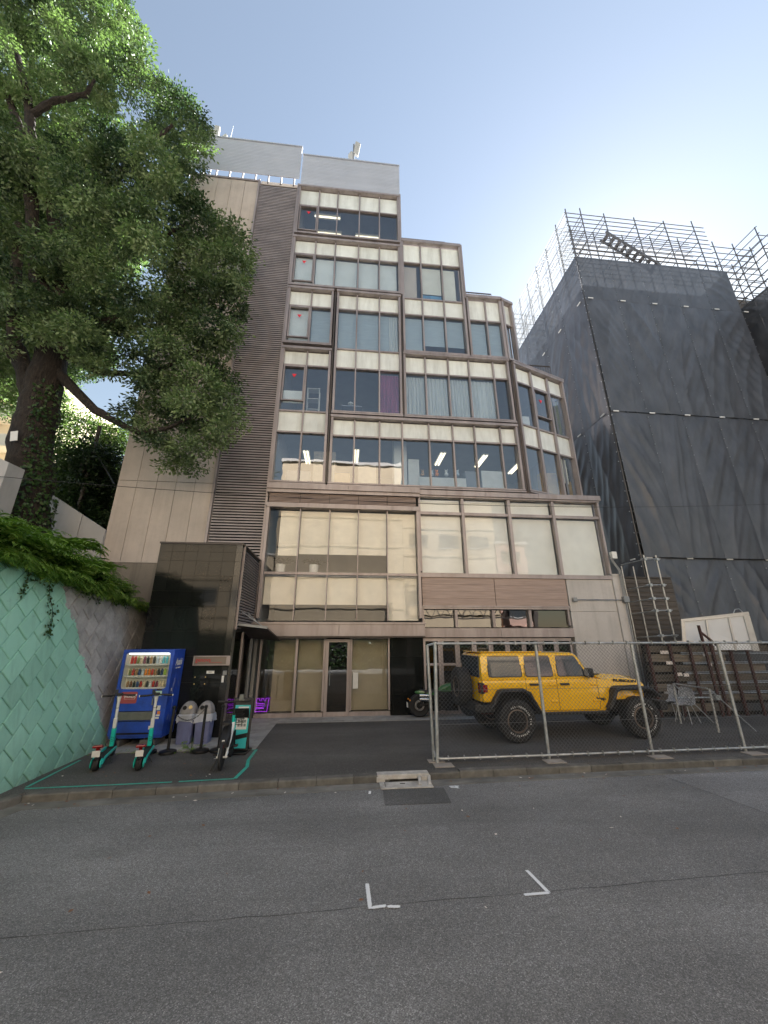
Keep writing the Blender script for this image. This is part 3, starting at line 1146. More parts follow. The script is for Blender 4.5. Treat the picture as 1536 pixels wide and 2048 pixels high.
for i in range(182):
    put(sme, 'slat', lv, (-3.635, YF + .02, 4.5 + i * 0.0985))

# roof screens with standing steel behind
def rib_screen(x0, x1, z0, z1, y):
    s_ = MB().box(x0, x1, y + .03, y + .06, z0, z1).build('roof_screen', 'grey screen', OFF)
    n = int((z1 - z0) / 0.1)
    h = (z1 - z0) / n
    for i in range(n):
        MB().prism([(y + .019, z0 + i * h + .008), (y + .029, z0 + i * h), (y + .029, z0 + (i + 1) * h), (y + .022, z0 + (i + 1) * h - .004)], x0, x1, 'x').build('screen_rib', 'grey screen', s_)
    MB().box(x0 - .02, x1 + .02, y - .03, y + .1, z1 + .002, z1 + .05).build('screen_cap', 'grey screen', s_)
    return s_


rib_screen(-7.95, -2.72, 23.02, 25.28, YF - .12)
rib_screen(-2.66, 2.11, 22.72, 24.85, YF - .05)
MB().box(2.05, 2.11, YF - .04, YF + 3, 22.72, 24.85).build('roof_screen', 'grey screen', OFF)
for i in range(9):
    xx = -7.8 + i * 0.6
    mb = MB().bar((xx, YF + .12, 22.72), (xx, YF + .12, 25.0), 0.06, 0.06)
    mb.bar((xx, YF + .12, 23.0), (xx + .3, YF + 1.2, 22.72), 0.05, 0.05)
    mb.build('screen_support', 'bronze dark', OFF)
MB().box(-4.5, -2.75, YF + .1, YF + 1.5, 22.66, 22.86).build('roof_curb', 'panel concrete', OFF)

# structure behind the glass: slabs, back wall, side walls, terraces
fl = [(2.22, 2.50, 9.3), (4.12, 4.2, 0), (7.08, 7.26, 9.3), (10.06, 10.2, 8.9), (13.17, 13.22, 8.9), (16.2, 16.28, 6.95), (19.16, 19.30, 4.82), (22.5, 22.64, 2.05)]
for (a, b_, xr) in fl:
    if xr:
        poly = [(-4.5, YF + .17), (min(xr, 6.6), YF + .17)] + ([(xr, YF + .17 + (xr - 6.6) * 0.36)] if xr > 6.6 else []) + [(xr, 19.0), (-4.5, 19.0)]
        MB().prism(poly, a, b_, 'z').build('floor_slab', 'inner ceiling', OFF)
for (z0, z1, xr) in ((0, 7.08, 9.3), (7.26, 13.17, 8.9), (13.22, 16.2, 6.95), (16.28, 19.16, 4.82), (19.3, 22.5, 2.05)):
    MB().box(-4.5, xr, 18.2, 18.4, z0, z1).build('back_wall', 'inner wall', OFF)
    MB().box(xr - .02, xr + .06, YF + (0.95 if 7 < z0 < 13 else 0.36 if z0 == 13.22 else 0.17), 19.2, z0 - .02, z1 + .1).build('side_wall', 'bronze metal', OFF)
MB().box(-7.62, -4.5, YF + .31, 19.2, 0, 22.5).build('core', 'panel concrete', OFF)
MB().box(-2.72, -2.62, YF + .17, 18.2, 0, 22.5).build('inner_wall', 'inner wall', OFF)
MB().box(2.40, 2.50, YF + .6, 18.2, 0, 2.2).build('inner_wall', 'inner wall', OFF)
MB().box(-2.6, 9.2, YF + 2.2, YF + 2.3, 0.0, 2.2).build('inner_wall', 'inner wall', OFF)
MB().box(-2.6, 9.2, YF + 2.6, YF + 2.7, 2.52, 7.05).build('inner_wall', 'inner wall', OFF)
# parapets of the terraces
MB().box(2.12, 4.9, YF - .16, YF + .2, 19.603, 19.66).build('parapet_cap', 'bronze metal', OFF)
MB().box(4.95, 6.55, YF - .16, YF + .2, 16.583, 16.64).build('parapet_cap', 'bronze metal', OFF)
mb = MB()
ANG.box(mb, 0.0, 0.66, -.16, .2, 16.583, 16.63)
mb.build('parapet_cap', 'bronze metal', OFF)
mb = MB()
COR.box(mb, 0.0, 2.95, -.18, .2, 13.183, 13.24)
mb.build('parapet_cap', 'bronze metal', OFF)


def railing(x0, x1, y, z, name='terrace_railing'):
    r_ = MB().bar((x0, y, z + .55), (x1, y, z + .55), .04, .04).build(name, 'bronze dark', OFF)
    n = int((x1 - x0) / .11)
    for i in range(n + 1):
        xx = x0 + (x1 - x0) * i / n
        MB().bar((xx, y, z), (xx, y, z + .53), .016, .016).build('baluster', 'bronze dark', r_)


railing(2.2, 4.3, YF + .25, 19.66)
railing(5.0, 6.3, YF + .25, 16.64)
railing(7.2, 8.9, YF + .75, 13.24)

# down pipes and joint posts between the bays
for (xx, z0, z1) in ((-0.745, 7.4, 16.2), (2.07, 10.3, 19.3), (4.92, 13.3, 16.5), (6.6, 7.4, 13.2)):
    MB().box(xx - .028, xx + .028, YF - .10, YF + .1, z0, z1).build('joint_post', 'bronze dark', OFF)
MB().box(2.05, 2.13, YF - .16, YF + .1, 16.3, 22.6).build('edge_post', 'bronze metal', OFF)
MB().box(4.88, 4.95, YF - .16, YF + .1, 16.4, 19.6).build('edge_post', 'bronze metal', OFF)

# polished stone entrance block, tile by tile
XB0, XB1, YB, ZB = -4.84, -2.74, 10.39, 4.56
blk = MB().box(XB0 + .02, XB1 - .02, YB + .02, YF - .1, 0, ZB - .02).build('entrance_block', 'dark grout', OFF)
cw = (XB1 - XB0 - .16) / 6
zt = [0.012, 0.60, 1.185, 1.77, 2.355, 2.94, 3.33, 3.72, 4.11, 4.35, 4.56]
for i in range(6):
    for a, b_ in zip(zt, zt[1:]):
        MB().box(XB0 + i * cw + .003, XB0 + (i + 1) * cw - .003, YB, YB + .019, a + .003, b_ - .003).build('tile', 'black granite', blk)
for a, b_ in zip(zt, zt[1:]):
    MB().box(XB1 - .155, XB1, YB - .004, YB + .019, a + .003, b_ - .003).build('tile', 'black granite worn', blk)
for j in range(4):
    for a, b_ in zip(zt, zt[1:]):
        MB().box(XB0, XB0 + .019, YB + .02 + j * .56, YB + .57 + j * .56, a + .003, b_ - .003).build('tile', 'black granite', blk)
M('pale stone', (0.14, 0.125, 0.10), 0.3, var=0.15, vs=5)
for a, b_ in zip(zt[:5], zt[1:6]):
    MB().box(XB1 - .019, XB1, YB + .02, YB + .26, a + .003, b_ - .003).build('tile', 'pale stone', blk)
MB().box(XB1 - .019, XB1 + .002, YB + .27, YF - .12, 0.02, 2.35).build('entrance_door', 'dark glass', blk)
MB().box(XB1 - .01, XB1 + .03, YB + 1.0, YB + 1.06, 0.02, 2.35).build('door_frame', 'bronze metal', blk)
MB().box(XB1 - .02, XB1 + .05, YF - .2, YF - .1, 0.02, 2.4).build('door_frame', 'steel grey', blk)
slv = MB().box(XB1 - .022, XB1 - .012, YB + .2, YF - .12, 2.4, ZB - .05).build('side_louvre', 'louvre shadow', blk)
for i in range(28):
    z = 2.42 + i * .074
    MB().prism([(XB1 - .012, z), (XB1 + .03, z + .012), (XB1 + .03, z + .024), (XB1 - .012, z + .05)], YB + .2, YF - .14, 'y').build('slat', 'louvre slat', slv)
for yy in (YB + .16, YF - .14):
    MB().box(XB1 - .02, XB1 + .04, yy, yy + .05, 2.4, ZB).build('louvre_post', 'bronze metal', blk)
MB().box(XB0 - .02, XB1 + .03, YB - .02, YF - .1, ZB + .003, ZB + .045).build('block_coping', 'bronze dark', blk)
# glass and metal canopy over the side entrance, hung on two rods
can = MB()
can.add([(-2.72, 10.75, 2.50), (-1.98, 10.75, 2.42), (-1.82, 12.26, 2.12), (-2.72, 12.26, 2.20),
         (-2.72, 10.75, 2.54), (-1.98, 10.75, 2.46), (-1.82, 12.26, 2.15), (-2.72, 12.26, 2.23)],
        [(0, 3, 2, 1), (4, 5, 6, 7), (0, 1, 5, 4), (1, 2, 6, 5), (2, 3, 7, 6), (3, 0, 4, 7)])
can = can.build('canopy', 'bronze dark', OFF)
MB().bar((-2.72, 10.74, 2.53), (-1.97, 10.74, 2.45), .03, .06).build('canopy_edge', 'steel grey', can)
for yy in (11.0, 11.7):
    MB().tube([(-2.70, yy, 2.85), (-2.05, yy, 2.47 - .2 * (yy - 10.75))], .016, 8).build('canopy_rod', 'steel grey', can)
    MB().lathe([(.035, 0), (.035, .03)], 10, Matrix.Translation((-2.72, yy, 2.85)) @ Matrix.Rotation(R(90), 4, 'Y')).build('rod_plate', 'steel grey', can)

# roof equipment
M('antenna grey', (0.42, 0.42, 0.40), 0.5, var=0.1, vs=8)
for (cx, z, lab) in ((-7.2, 25.3, 'pale cellular antenna cluster with whip on the left roof screen'), (-0.2, 24.85, 'pale panel antenna on a pole above the right roof screen')):
    a = thing('roof_antenna', lab, 'antenna', (cx, 13.4, z - 2.5), world=True)
    zb = z - 2.2
    MB().tube([(cx, 13.4, zb - .3), (cx, 13.4, z + 2.6 if cx > -1 else z + 1.9)], .045, 8).build('mast', 'steel grey', a)
    if cx > -1:
        for (dx, dy, dz, h, rz_, ry) in ((.16, 0, 2.25, .9, .3, 0.1), (.22, .1, 1.05, .75, .3, -.1), (-.14, .05, 1.6, .6, -.8, 0)):
            m = Matrix.Translation((cx + dx, 13.4 + dy, z + dz)) @ Euler((0.1, ry, rz_)).to_matrix().to_4x4()
            MB().box(-.14, .14, -.07, .07, -h / 2, h / 2, m).build('antenna_panel', 'antenna grey', a, bevel=.03)
        MB().tube([(cx - .2, 13.4, z + 1.0), (cx + .25, 13.45, z + 1.1)], .03, 6).build('bracket', 'steel grey', a)
        MB().tube([(cx - .2, 13.4, z + 1.9), (cx + .2, 13.45, z + 2.0)], .03, 6).build('bracket', 'steel grey', a)
    else:
        for (dx, dz, h, rz_) in ((-.35, 1.2, 1.3, .5), (-.05, 1.45, 1.3, .1), (.4, 1.2, .6, -.5)):
            m = Matrix.Translation((cx + dx, 13.35, z + dz)) @ Euler((0.05, 0, rz_)).to_matrix().to_4x4()
            MB().box(-.13, .13, -.07, .07, -h / 2, h / 2, m).build('antenna_panel', 'antenna grey', a, bevel=.03)
        for dz in (.8, 1.5):
            MB().tube([(cx - .5, 13.4, z + dz), (cx + .6, 13.4, z + dz - .1)], .03, 6).build('bracket', 'steel grey', a)
        MB().box(cx + .3, cx + .6, 13.3, 13.5, z + .7, z + 1.0).build('radio_unit', 'steel grey', a)
        MB().tube([(cx + .62, 13.4, z + .9), (cx + .68, 13.4, z + 2.5)], [.02, .008], 6).build('whip', 'steel grey', a)

# conduits on the painted wall
cd = thing('electrical_conduit', 'grey electrical conduits with junction boxes on the painted wall', 'conduit', (9.5, YF - .2, 0), world=True)
pts = [(9.40, YF - .16, 5.0), (9.42, YF - .2, 4.75), (9.60, YF - .2, 4.45), (9.62, YF - .2, 4.1), (9.62, YF - .2, 0.4)]
for dx in (0, .05):
    MB().tube([(p[0] - dx, p[1], p[2]) for p in pts[:4]] + [(9.62 - dx, YF - .2, 3.5)], .02, 8).build('pipe', 'steel grey', cd, smooth=True)
MB().tube([(9.6, YF - .2, 3.44), (9.6, YF - .2, .02)], .022, 8).build('pipe', 'steel grey', cd, smooth=True)
MB().tube([(7.85, YF - .13, 3.43), (9.5, YF - .17, 3.43)], .016, 8).build('pipe', 'steel grey', cd, smooth=True)
MB().box(9.5, 9.7, YF - .26, YF - .13, 3.34, 3.54).build('junction_box', 'steel grey', cd, bevel=.01)
MB().box(7.72, 7.86, YF - .19, YF - .083, 3.36, 3.50).build('junction_box', 'steel grey', cd, bevel=.01)
MB().box(9.38, 9.56, YF - .26, YF - .1, 4.85, 5.1).build('junction_box', 'white plastic', cd, bevel=.01)
# ------------------------------------------------------------------ across the street (seen only as reflections)
M('beige render', (0.55, 0.44, 0.31), 0.8, var=0.08, vs=0.6, dirt=((0.42, 0.34, 0.25), 0.7, (1, 1, 0.3)))
M('pink render', (0.55, 0.36, 0.30), 0.8, var=0.08, vs=0.6)
M('far glass', (0.06, 0.07, 0.08), 0.1, spec=0.8)
M('guard rail white', (0.6, 0.6, 0.58), 0.5)


def block(x0, x1, y0, y1, h, mat, label, floors, cols, zlow=4.0, front=+1, rows=()):
    b = thing('street_building', label, 'building', ((x0 + x1) / 2, (y0 + y1) / 2, 0), world=True)
    MB().box(x0, x1, y0, y1, -0.1, h).build('wall', mat, b)
    MB().box(x0 - .15, x1 + .15, y0 - .15, y1 + .15, h, h + .25).build('roof', 'painted concrete', b)
    yf = y1 if front > 0 else y0
    fh = (h - zlow) / floors
    w = (x1 - x0) / cols
    for i in range(floors):
        z = zlow + i * fh
        for j in range(cols if i in rows else 0):
            a = x0 + j * w + w * .18
            o = MB().box(a, a + w * .64, yf - .05, yf + .02, z + fh * .3, z + fh * .75).build('window', 'far glass', b)
            MB().box(a - .05, a + w * .64 + .05, yf - .04, yf + .1, z + fh * .3 - .1, z + fh * .3).build('sill', 'painted concrete', o)
        MB().box(x0, x1, yf, yf + .12, z - .15, z).build('string_course', mat, b)
    return b


block(-6.4, 5.4, -18, -10, 19.1, 'beige render', 'tall sunlit beige building across the street, tallest of the row', 5, 5, 5, rows=())
block(5.5, 14.6, -18, -10.3, 15.4, 'beige render', 'middle sunlit beige building across the street', 4, 3, 4.5, rows=(0, 2))
block(-14.5, -6.5, -18, -10.2, 9.6, 'beige render', 'low sunlit beige building across the street', 2, 3, 4, rows=(0,))
block(14.8, 17.8, -17, -10.4, 11.2, 'pink render', 'narrow pink building across the street', 3, 1, 3.5, rows=(0, 1, 2))
hg = thing('tall_hedge', 'tall dark evergreen hedge across the street before the beige buildings', 'hedge', (3, -9.4, -.1), world=True)
MB().box(-20, 24, -9.7, -9.2, -.1, 2.7).build('hedge_core', 'black gap', hg)
gt = thing('rail_gantry', 'dark lattice steel gantry across the street behind the hedge', 'gantry', (12, -8.4, -.1), world=True)
for xx in (5.5, 17.0):
    MB().bar((xx, -8.4, -.1), (xx, -8.4, 7), .35, .35).build('mast', 'bronze dark', gt)
for zz in (4.0, 5.0):
    MB().bar((5.5, -8.4, zz), (17.0, -8.4, zz), .1, .1).build('chord', 'bronze dark', gt)
for i in range(12):
    a = 5.6 + i * .94
    MB().bar((a, -8.4, 4.0), (a + .47, -8.4, 5.0), .06, .06).build('lattice_bar', 'bronze dark', gt)
    MB().bar((a + .47, -8.4, 5.0), (a + .94, -8.4, 4.0), .06, .06).build('lattice_bar', 'bronze dark', gt)

# ------------------------------------------------------------------ painted retaining wall, block by block
def wall_paint():
    m, nt, p, out = _new('wall paint')
    g = nt.nodes.new('ShaderNodeNewGeometry')
    sx = nt.nodes.new('ShaderNodeSeparateXYZ')
    nt.links.new(g.outputs['Position'], sx.inputs[0])
    v = g.outputs['Position']
    green = _ramp(nt, _noise(nt, v, 0.7, 4), [(0.3, (0.28, 0.58, 0.47)), (0.7, (0.36, 0.66, 0.545))])
    dirt = _ramp(nt, _noise(nt, _pos(nt, (1, 1, 1)), 4.5, 8, 0.75), [(0.60, (0, 0, 0)), (0.78, (1, 1, 1))])
    green = _mix(nt, _math(nt, 'MULTIPLY', dirt, 0.55), green, (0.05, 0.11, 0.085))
    stk = _ramp(nt, _noise(nt, _pos(nt, (3.0, 3.0, 0.22)), 1.5, 6, 0.7), [(0.5, (0, 0, 0)), (0.78, (1, 1, 1))])
    green = _mix(nt, _math(nt, 'MULTIPLY', stk, 0.4), green, (0.085, 0.20, 0.15))
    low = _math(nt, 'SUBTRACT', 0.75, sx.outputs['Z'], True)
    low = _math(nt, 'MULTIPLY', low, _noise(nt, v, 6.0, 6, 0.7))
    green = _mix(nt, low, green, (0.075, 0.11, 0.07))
    raw = _ramp(nt, _noise(nt, v, 3.0, 8, 0.7), [(0.3, (0.24, 0.235, 0.235)), (0.7, (0.52, 0.51, 0.51))])
    # the paint stops along a ragged slanting line
    e = _math(nt, 'ADD', sx.outputs['Y'], _math(nt, 'MULTIPLY', sx.outputs['Z'], 0.56))
    e = _math(nt, 'ADD', e, _math(nt, 'MULTIPLY', _math(nt, 'SUBTRACT', _noise(nt, v, 3.5, 6, 0.65), 0.5), 0.55))
    k = _math(nt, 'GREATER_THAN', e, 10.0)
    c = _mix(nt, k, green, raw)
    oi = nt.nodes.new('ShaderNodeObjectInfo')
    hs = nt.nodes.new('ShaderNodeHueSaturation')
    f = _math(nt, 'MULTIPLY_ADD', oi.outputs['Random'], 0.22)
    nt.nodes[-1].inputs[2].default_value = 0.89
    nt.links.new(f, hs.inputs['Value'])
    nt.links.new(c, hs.inputs['Color'])
    nt.links.new(hs.outputs[0], p.inputs['Base Color'])
    p.inputs['Roughness'].default_value = 0.6
    _bump(nt, p, _noise(nt, v, 38, 6, 0.7), 0.55, 0.008)
    MATS['wall paint'] = m


wall_paint()
RW = thing('retaining_wall', 'green painted block retaining wall with bare grey far end', 'wall', (-5.0, 9.0, 0), world=True)
BAT = 0.185                                   # lean back per metre of height


def wall_run(P0, P1, ztop0, ztop1, seed):
    P0, P1 = Vector((*P0, 0)), Vector((*P1, 0))
    d = (P1 - P0)
    Ln = d.length
    d.normalize()
    n = Vector((d.y, -d.x, 0))               # towards the street
    if n.x < 0 and abs(n.x) > .1:
        n = -n

    def pt(u, z, o):
        return P0 + d * u - n * (BAT * z) + n * o + Vector((0, 0, z))
    mb = MB()
    mb.add([pt(0, -.1, -.02), pt(Ln, -.1, -.02), pt(Ln, ztop1, -.02), pt(0, ztop0, -.02), pt(0, -.1, -.5), pt(Ln, -.1, -.5), pt(Ln, ztop1, -.5), pt(0, ztop0, -.5)],
           [(0, 1, 2, 3), (7, 6, 5, 4), (0, 4, 5, 1), (1, 5, 6, 2), (2, 6, 7, 3), (3, 7, 4, 0)])
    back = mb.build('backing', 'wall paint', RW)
    a, b = 0.43, 0.305
    c, s_ = math.cos(R(45)), math.sin(R(45))
    rr = random.Random(seed)
    K = int((Ln + 6) / b) + 4
    for j in range(-K, K):
        for i in range(-K, K):
            off = (i + (0.5 if j % 2 else 0)) * a
            q = [(off, j * b), (off + a, j * b), (off + a, (j + 1) * b), (off, (j + 1) * b)]
            g = 0.009
            q = [(q[0][0] + g, q[0][1] + g), (q[1][0] - g, q[1][1] + g), (q[2][0] - g, q[2][1] - g), (q[3][0] + g, q[3][1] - g)]
            poly = [(x * c - y * s_, (x * s_ + y * c)) for x, y in q]
            cx = sum(p[0] for p in poly) / 4
            cz = sum(p[1] for p in poly) / 4
            if cx < -.6 or cx > Ln + .6 or cz < -.6 or cz > 4.4:
                continue
            for (A, B, C) in ((-1, 0, 0), (1, 0, Ln), (0, -1, 0.04), ((ztop0 - ztop1) / Ln, 1, ztop0)):
                poly = clip_poly(poly, A, B, C)
                if len(poly) < 3:
                    break
            if len(poly) < 3 or parea(poly) < 0.008:
                continue
            h = 0.010 + rr.uniform(-.004, .007)
            mx = sum(p[0] for p in poly) / len(poly)
            mz = sum(p[1] for p in poly) / len(poly)
            tl = rr.uniform(-.02, .02)
            r0 = [pt(u, w, -.021) for u, w in poly]
            r1 = [pt(u, w, h - .008 + tl * (w - mz)) for u, w in poly]
            r2 = [pt(mx + (u - mx) * .955, mz + (w - mz) * .955, h + tl * (w - mz)) for u, w in poly]
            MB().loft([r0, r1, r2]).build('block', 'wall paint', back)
    return back


wall_run((-4.90, 5.30), (-5.0, 12.6), 3.70, 3.05, 1)
wall_run((-8.9, 2.35), (-4.91, 5.29), 3.8, 3.70, 2)
MB().prism([(-9.2, 3.0), (-5.62, 5.5), (-5.62, 12.6), (-9.2, 12.6)], 2.5, 3.0, 'z').build('fill', 'old concrete', RW)

# raised ground on top of the wall
hill = MB()
hy = [3.4, 5.4, 7.5, 9, 10.5, 12.6, 16, 22, 40]
hx = [-5.62, -6.4, -7.4, -9, -12, -20, -60]
vs = []
for yy in hy:
    for k, xx in enumerate(hx):
        z = 3.35 - .08 * (yy - 7) * (yy < 13) + [0, .35, .8, 1.1, 1.3, 1.6, 2][k]
        if yy < 5:
            xx = xx - 2.6
        vs.append((min(xx, -7.9 if yy > 12.7 else xx), yy, z))
k = len(hx)
hill.add(vs, [(r * k + i, r * k + i + 1, (r + 1) * k + i + 1, (r + 1) * k + i) for r in range(len(hy) - 1) for i in range(k - 1)])
M('leaf litter soil', (0.06, 0.05, 0.03), 0.95, var=0.4, vs=6, bump=0.6, bs=15)
struct(hill.build('hillside', 'leaf litter soil'))


# ------------------------------------------------------------------ leaves
def leaf_mesh(name, mat, P, D, N, Ln, Wd, parent=None, kind=None, droop=0.0, tone=None):
    """many rhombic leaves: base points P, directions D, normals N"""
    n = len(P)
    D = D / np.linalg.norm(D, axis=1, keepdims=True)
    S = np.cross(D, N)
    S /= np.linalg.norm(S, axis=1, keepdims=True) + 1e-9
    U = np.cross(S, D)
    L = Ln[:, None]
    Wv = Wd[:, None]
    v0 = P
    v1 = P + D * L * .45 + S * Wv * .5 + U * L * .06
    v2 = P + D * L + np.array([0, 0, -1.0]) * L * droop
    v3 = P + D * L * .45 - S * Wv * .5 + U * L * .06
    V = np.stack([v0, v1, v2, v3], 1).reshape(-1, 3)
    o = Vector((0, 0, 0))
    if parent is not None:
        r = parent
        while r.parent is not None:
            r = r.parent
        o = ORG.get(r.name, o)
    V = V - np.array(o)
    me = bpy.data.meshes.new(name)
    me.vertices.add(4 * n)
    me.loops.add(4 * n)
    me.polygons.add(n)
    me.vertices.foreach_set('co', V.astype(np.float32).ravel())
    me.loops.foreach_set('vertex_index', np.arange(4 * n, dtype=np.int32))
    me.polygons.foreach_set('loop_start', np.arange(0, 4 * n, 4, dtype=np.int32))
    me.polygons.foreach_set('loop_total', np.full(n, 4, dtype=np.int32))
    me.update()
    if tone is None:
        tone = np.random.default_rng(n).uniform(.25, .85, n)
    at_ = me.attributes.new('tone', 'FLOAT', 'FACE')
    at_.data.foreach_set('value', np.asarray(tone, dtype=np.float32))
    me.materials.append(MATS[mat])
    ob = bpy.data.objects.new(name, me)
    COL.objects.link(ob)
    ob.parent = parent
    if kind:
        ob['kind'] = kind
    return ob


def lobes_to_leaves(lobes, per, rng, L=(.09, .14), W_=.42, spray=.24, n_spray=26, shell=.6):
    """leaves in sprays over the outer shell of each lobe (centre, radius); returns a tone per leaf too"""
    Ps, Ds, Ns, Ls, Ts = [], [], [], [], []
    for (c, r) in lobes:
        k = max(6, int(per * (r[0] * r[2]) / n_spray))
        d = rng.normal(size=(k, 3))
        d[:, 2] += 0.7
        d /= np.linalg.norm(d, axis=1, keepdims=True)
        q = rng.uniform(shell, 1.0, size=(k, 1)) ** .5
        cen = np.array(c) + d * np.array(r) * q
        lt = rng.uniform(0, 1)
        for cc, dd in zip(cen, d):
            m = int(n_spray * rng.uniform(.6, 1.4))
            off = rng.normal(size=(m, 3)) * spray * np.array([1, 1, .5])
            out = dd * np.array([1, 1, .3]) + np.array([0, 0, -.15])
            Ps.append(cc + off)
            D = out * .55 + off / spray * .5 + rng.normal(size=(m, 3)) * .45
            D[:, 2] -= .25
            Ds.append(D)
            Ns.append(rng.normal(size=(m, 3)) * .4 + np.array([0, 0, .55]) + dd * .9)
            Ls.append(rng.uniform(L[0], L[1], m))
            Ts.append(np.clip(lt * .7 + rng.uniform(0, .35) + rng.normal(size=m) * .1, 0, 1))
    P, D, N, Ln, T = [np.concatenate(q) for q in (Ps, Ds, Ns, Ls, Ts)]
    return P, D, N, Ln, Ln * W_, T


leafmat('camphor leaf', (0.026, 0.055, 0.03), (0.25, 0.33, 0.165), 0.3)
leafmat('undergrowth leaf', (0.05, 0.12, 0.02), (0.29, 0.43, 0.09), 0.35, 2.5)
leafmat('dark leaf', (0.010, 0.022, 0.010), (0.04, 0.075, 0.022), 0.25)
leafmat('far leaf', (0.03, 0.06, 0.02), (0.14, 0.19, 0.06), 0.4)
leafmat('ivy leaf', (0.015, 0.04, 0.012), (0.06, 0.12, 0.03), 0.3, 3)


def barkmat():
    m, nt, p, out = _new('camphor bark')
    v = _pos(nt, (5.5, 5.5, 1.1))
    n1 = _noise(nt, v, 3.2, 6, 0.7)
    c = _ramp(nt, n1, [(0.32, (0.008, 0.006, 0.005)), (0.52, (0.026, 0.019, 0.015)), (0.75, (0.065, 0.048, 0.038))])
    nt.links.new(c, p.inputs['Base Color'])
    p.inputs['Roughness'].default_value = 0.9
    _bump(nt, p, n1, 1.0, 0.06)
    MATS['camphor bark'] = m


barkmat()
_r = np.random.default_rng(77)
_k = 9000
_P = np.stack([_r.uniform(-20, 24, _k), _r.uniform(-9.25, -9.05, _k), _r.uniform(-.1, 2.95, _k)], 1)
leaf_mesh('hedge_leaves', 'dark leaf', _P, _r.normal(size=(_k, 3)) + np.array([0, .5, 0]), _r.normal(size=(_k, 3)) + np.array([0, 1.0, .5]), _r.uniform(.15, .3, _k), _r.uniform(.1, .2, _k), hg)

TREE = thing('camphor_tree', 'huge old camphor tree with dense crown standing above the green wall', 'tree', (-8.75, 11.0, 4.2), world=True)
tr = MB()
A = lambda x, y, Y: tuple(at(x, y, Y))
nt_ = 16


def limb(pts, rs, name, seed, n=12, par=None):
    rr = random.Random(seed)
    P, Rr = [], []
    for i in range(len(pts) - 1):
        a, b = Vector(pts[i]), Vector(pts[i + 1])
        k = 5
        for j in range(k):
            t = j / k
            q = a.lerp(b, t)
            if i or j:
                q += Vector((rr.uniform(-1, 1), rr.uniform(-1, 1), rr.uniform(-.5, .5))) * rs[i] * .12
            P.append(q)
            Rr.append((rs[i] * (1 - t) + rs[i + 1] * t) * rr.uniform(.94, 1.08))
    P.append(Vector(pts[-1]))
    Rr.append(rs[-1])
    mb = MB().tube(P, Rr, n)
    # fluted, uneven girth
    mb.v = [(v[0] + rr.uniform(-1, 1) * .02, v[1] + rr.uniform(-1, 1) * .02, v[2]) for v in mb.v]
    return mb.build(name, 'camphor bark', par or TREE, smooth=True)


base = Vector((-8.75, 11.0, 3.6))
fork = Vector(A(88, 770, 11.0))
trunk = limb([base, A(62, 960, 11.0), A(64, 870, 11.0), fork], [.78, .54, .49, .47], 'trunk', 1, 18)
limb([fork, A(108, 690, 11.0), A(122, 610, 10.9), A(125, 500, 10.6), A(100, 380, 10.2)], [.43, .39, .34, .28, .2], 'branch', 2, 14)
limb([A(72, 800, 11.0), A(50, 740, 10.9), A(30, 690, 10.7), A(28, 600, 10.4), A(40, 450, 10)], [.33, .25, .2, .17, .13], 'branch', 3)
limb([A(40, 720, 10.8), A(10, 700, 10.6), A(-60, 640, 10.2)], [.16, .13, .08], 'branch', 4)
limb([A(120, 620, 10.9), A(75, 560, 10.4), A(60, 400, 10.0), A(66, 300, 9.6), A(55, 200, 9.3), A(35, 110, 9.0)], [.24, .2, .18, .16, .13, .08], 'branch', 5)
limb([A(62, 230, 9.4), A(110, 200, 9.1), A(170, 190, 8.9), A(190, 160, 8.6)], [.12, .1, .08, .04], 'branch', 6, 8)
limb([A(66, 330, 9.7), A(30, 230, 9.4), A(15, 190, 9.2)], [.14, .12, .08], 'branch', 7, 8)
limb([A(125, 490, 10.6), A(210, 380, 10.4), A(290, 295, 10.2), A(345, 250, 10)], [.22, .15, .1, .05], 'branch', 8, 8)
limb([A(124, 560, 10.7), A(220, 520, 10.6), A(310, 480, 10.5), A(390, 440, 10.4)], [.2, .15, .1, .05], 'branch', 9, 8)
limb([A(100, 730, 11.0), A(190, 820, 10.7), A(245, 850, 10.5), A(280, 866, 10.4), A(330, 858, 10.3), A(380, 835, 10.2)], [.16, .12, .09, .075, .06, .035], 'branch', 10, 8)
limb([A(110, 700, 11.0), A(200, 745, 10.8), A(300, 750, 10.6), A(400, 700, 10.4)], [.14, .1, .07, .04], 'branch', 11, 8)
limb([A(118, 650, 10.9), A(220, 640, 10.7), A(330, 600, 10.5), A(430, 560, 10.3)], [.14, .1, .07, .04], 'branch', 12, 8)

rng = np.random.default_rng(5)
crown_px = [(-60, -60), (228, -60), (250, 5), (300, 80), (312, 120), (290, 150), (338, 172), (352, 160), (398, 225), (412, 268), (420, 320), (392, 355), (378, 372), (425, 408), (440, 430), (470, 440), (505, 490), (500, 560), (482, 640), (470, 690), (455, 735), (488, 790), (480, 850), (440, 890), (402, 950), (330, 955), (300, 900), (240, 860), (222, 800), (190, 745), (165, 735), (120, 700), (60, 690), (-60, 730)]


def inside(p, poly):
    x, y = p
    r_ = False
    for i in range(len(poly)):
        (x0, y0), (x1, y1) = poly[i], poly[i - 1]
        if (y0 > y) != (y1 > y) and x < (x1 - x0) * (y - y0) / (y1 - y0) + x0:
            r_ = not r_
    return r_


def edge_dist(p, poly):
    best = 1e9
    for i in range(len(poly)):
        a, b = np.array(poly[i], float), np.array(poly[i - 1], float)
        d = b - a
        t = np.clip(((np.array(p) - a) @ d) / (d @ d), 0, 1)
        best = min(best, np.linalg.norm(np.array(p) - a - t * d))
    return best


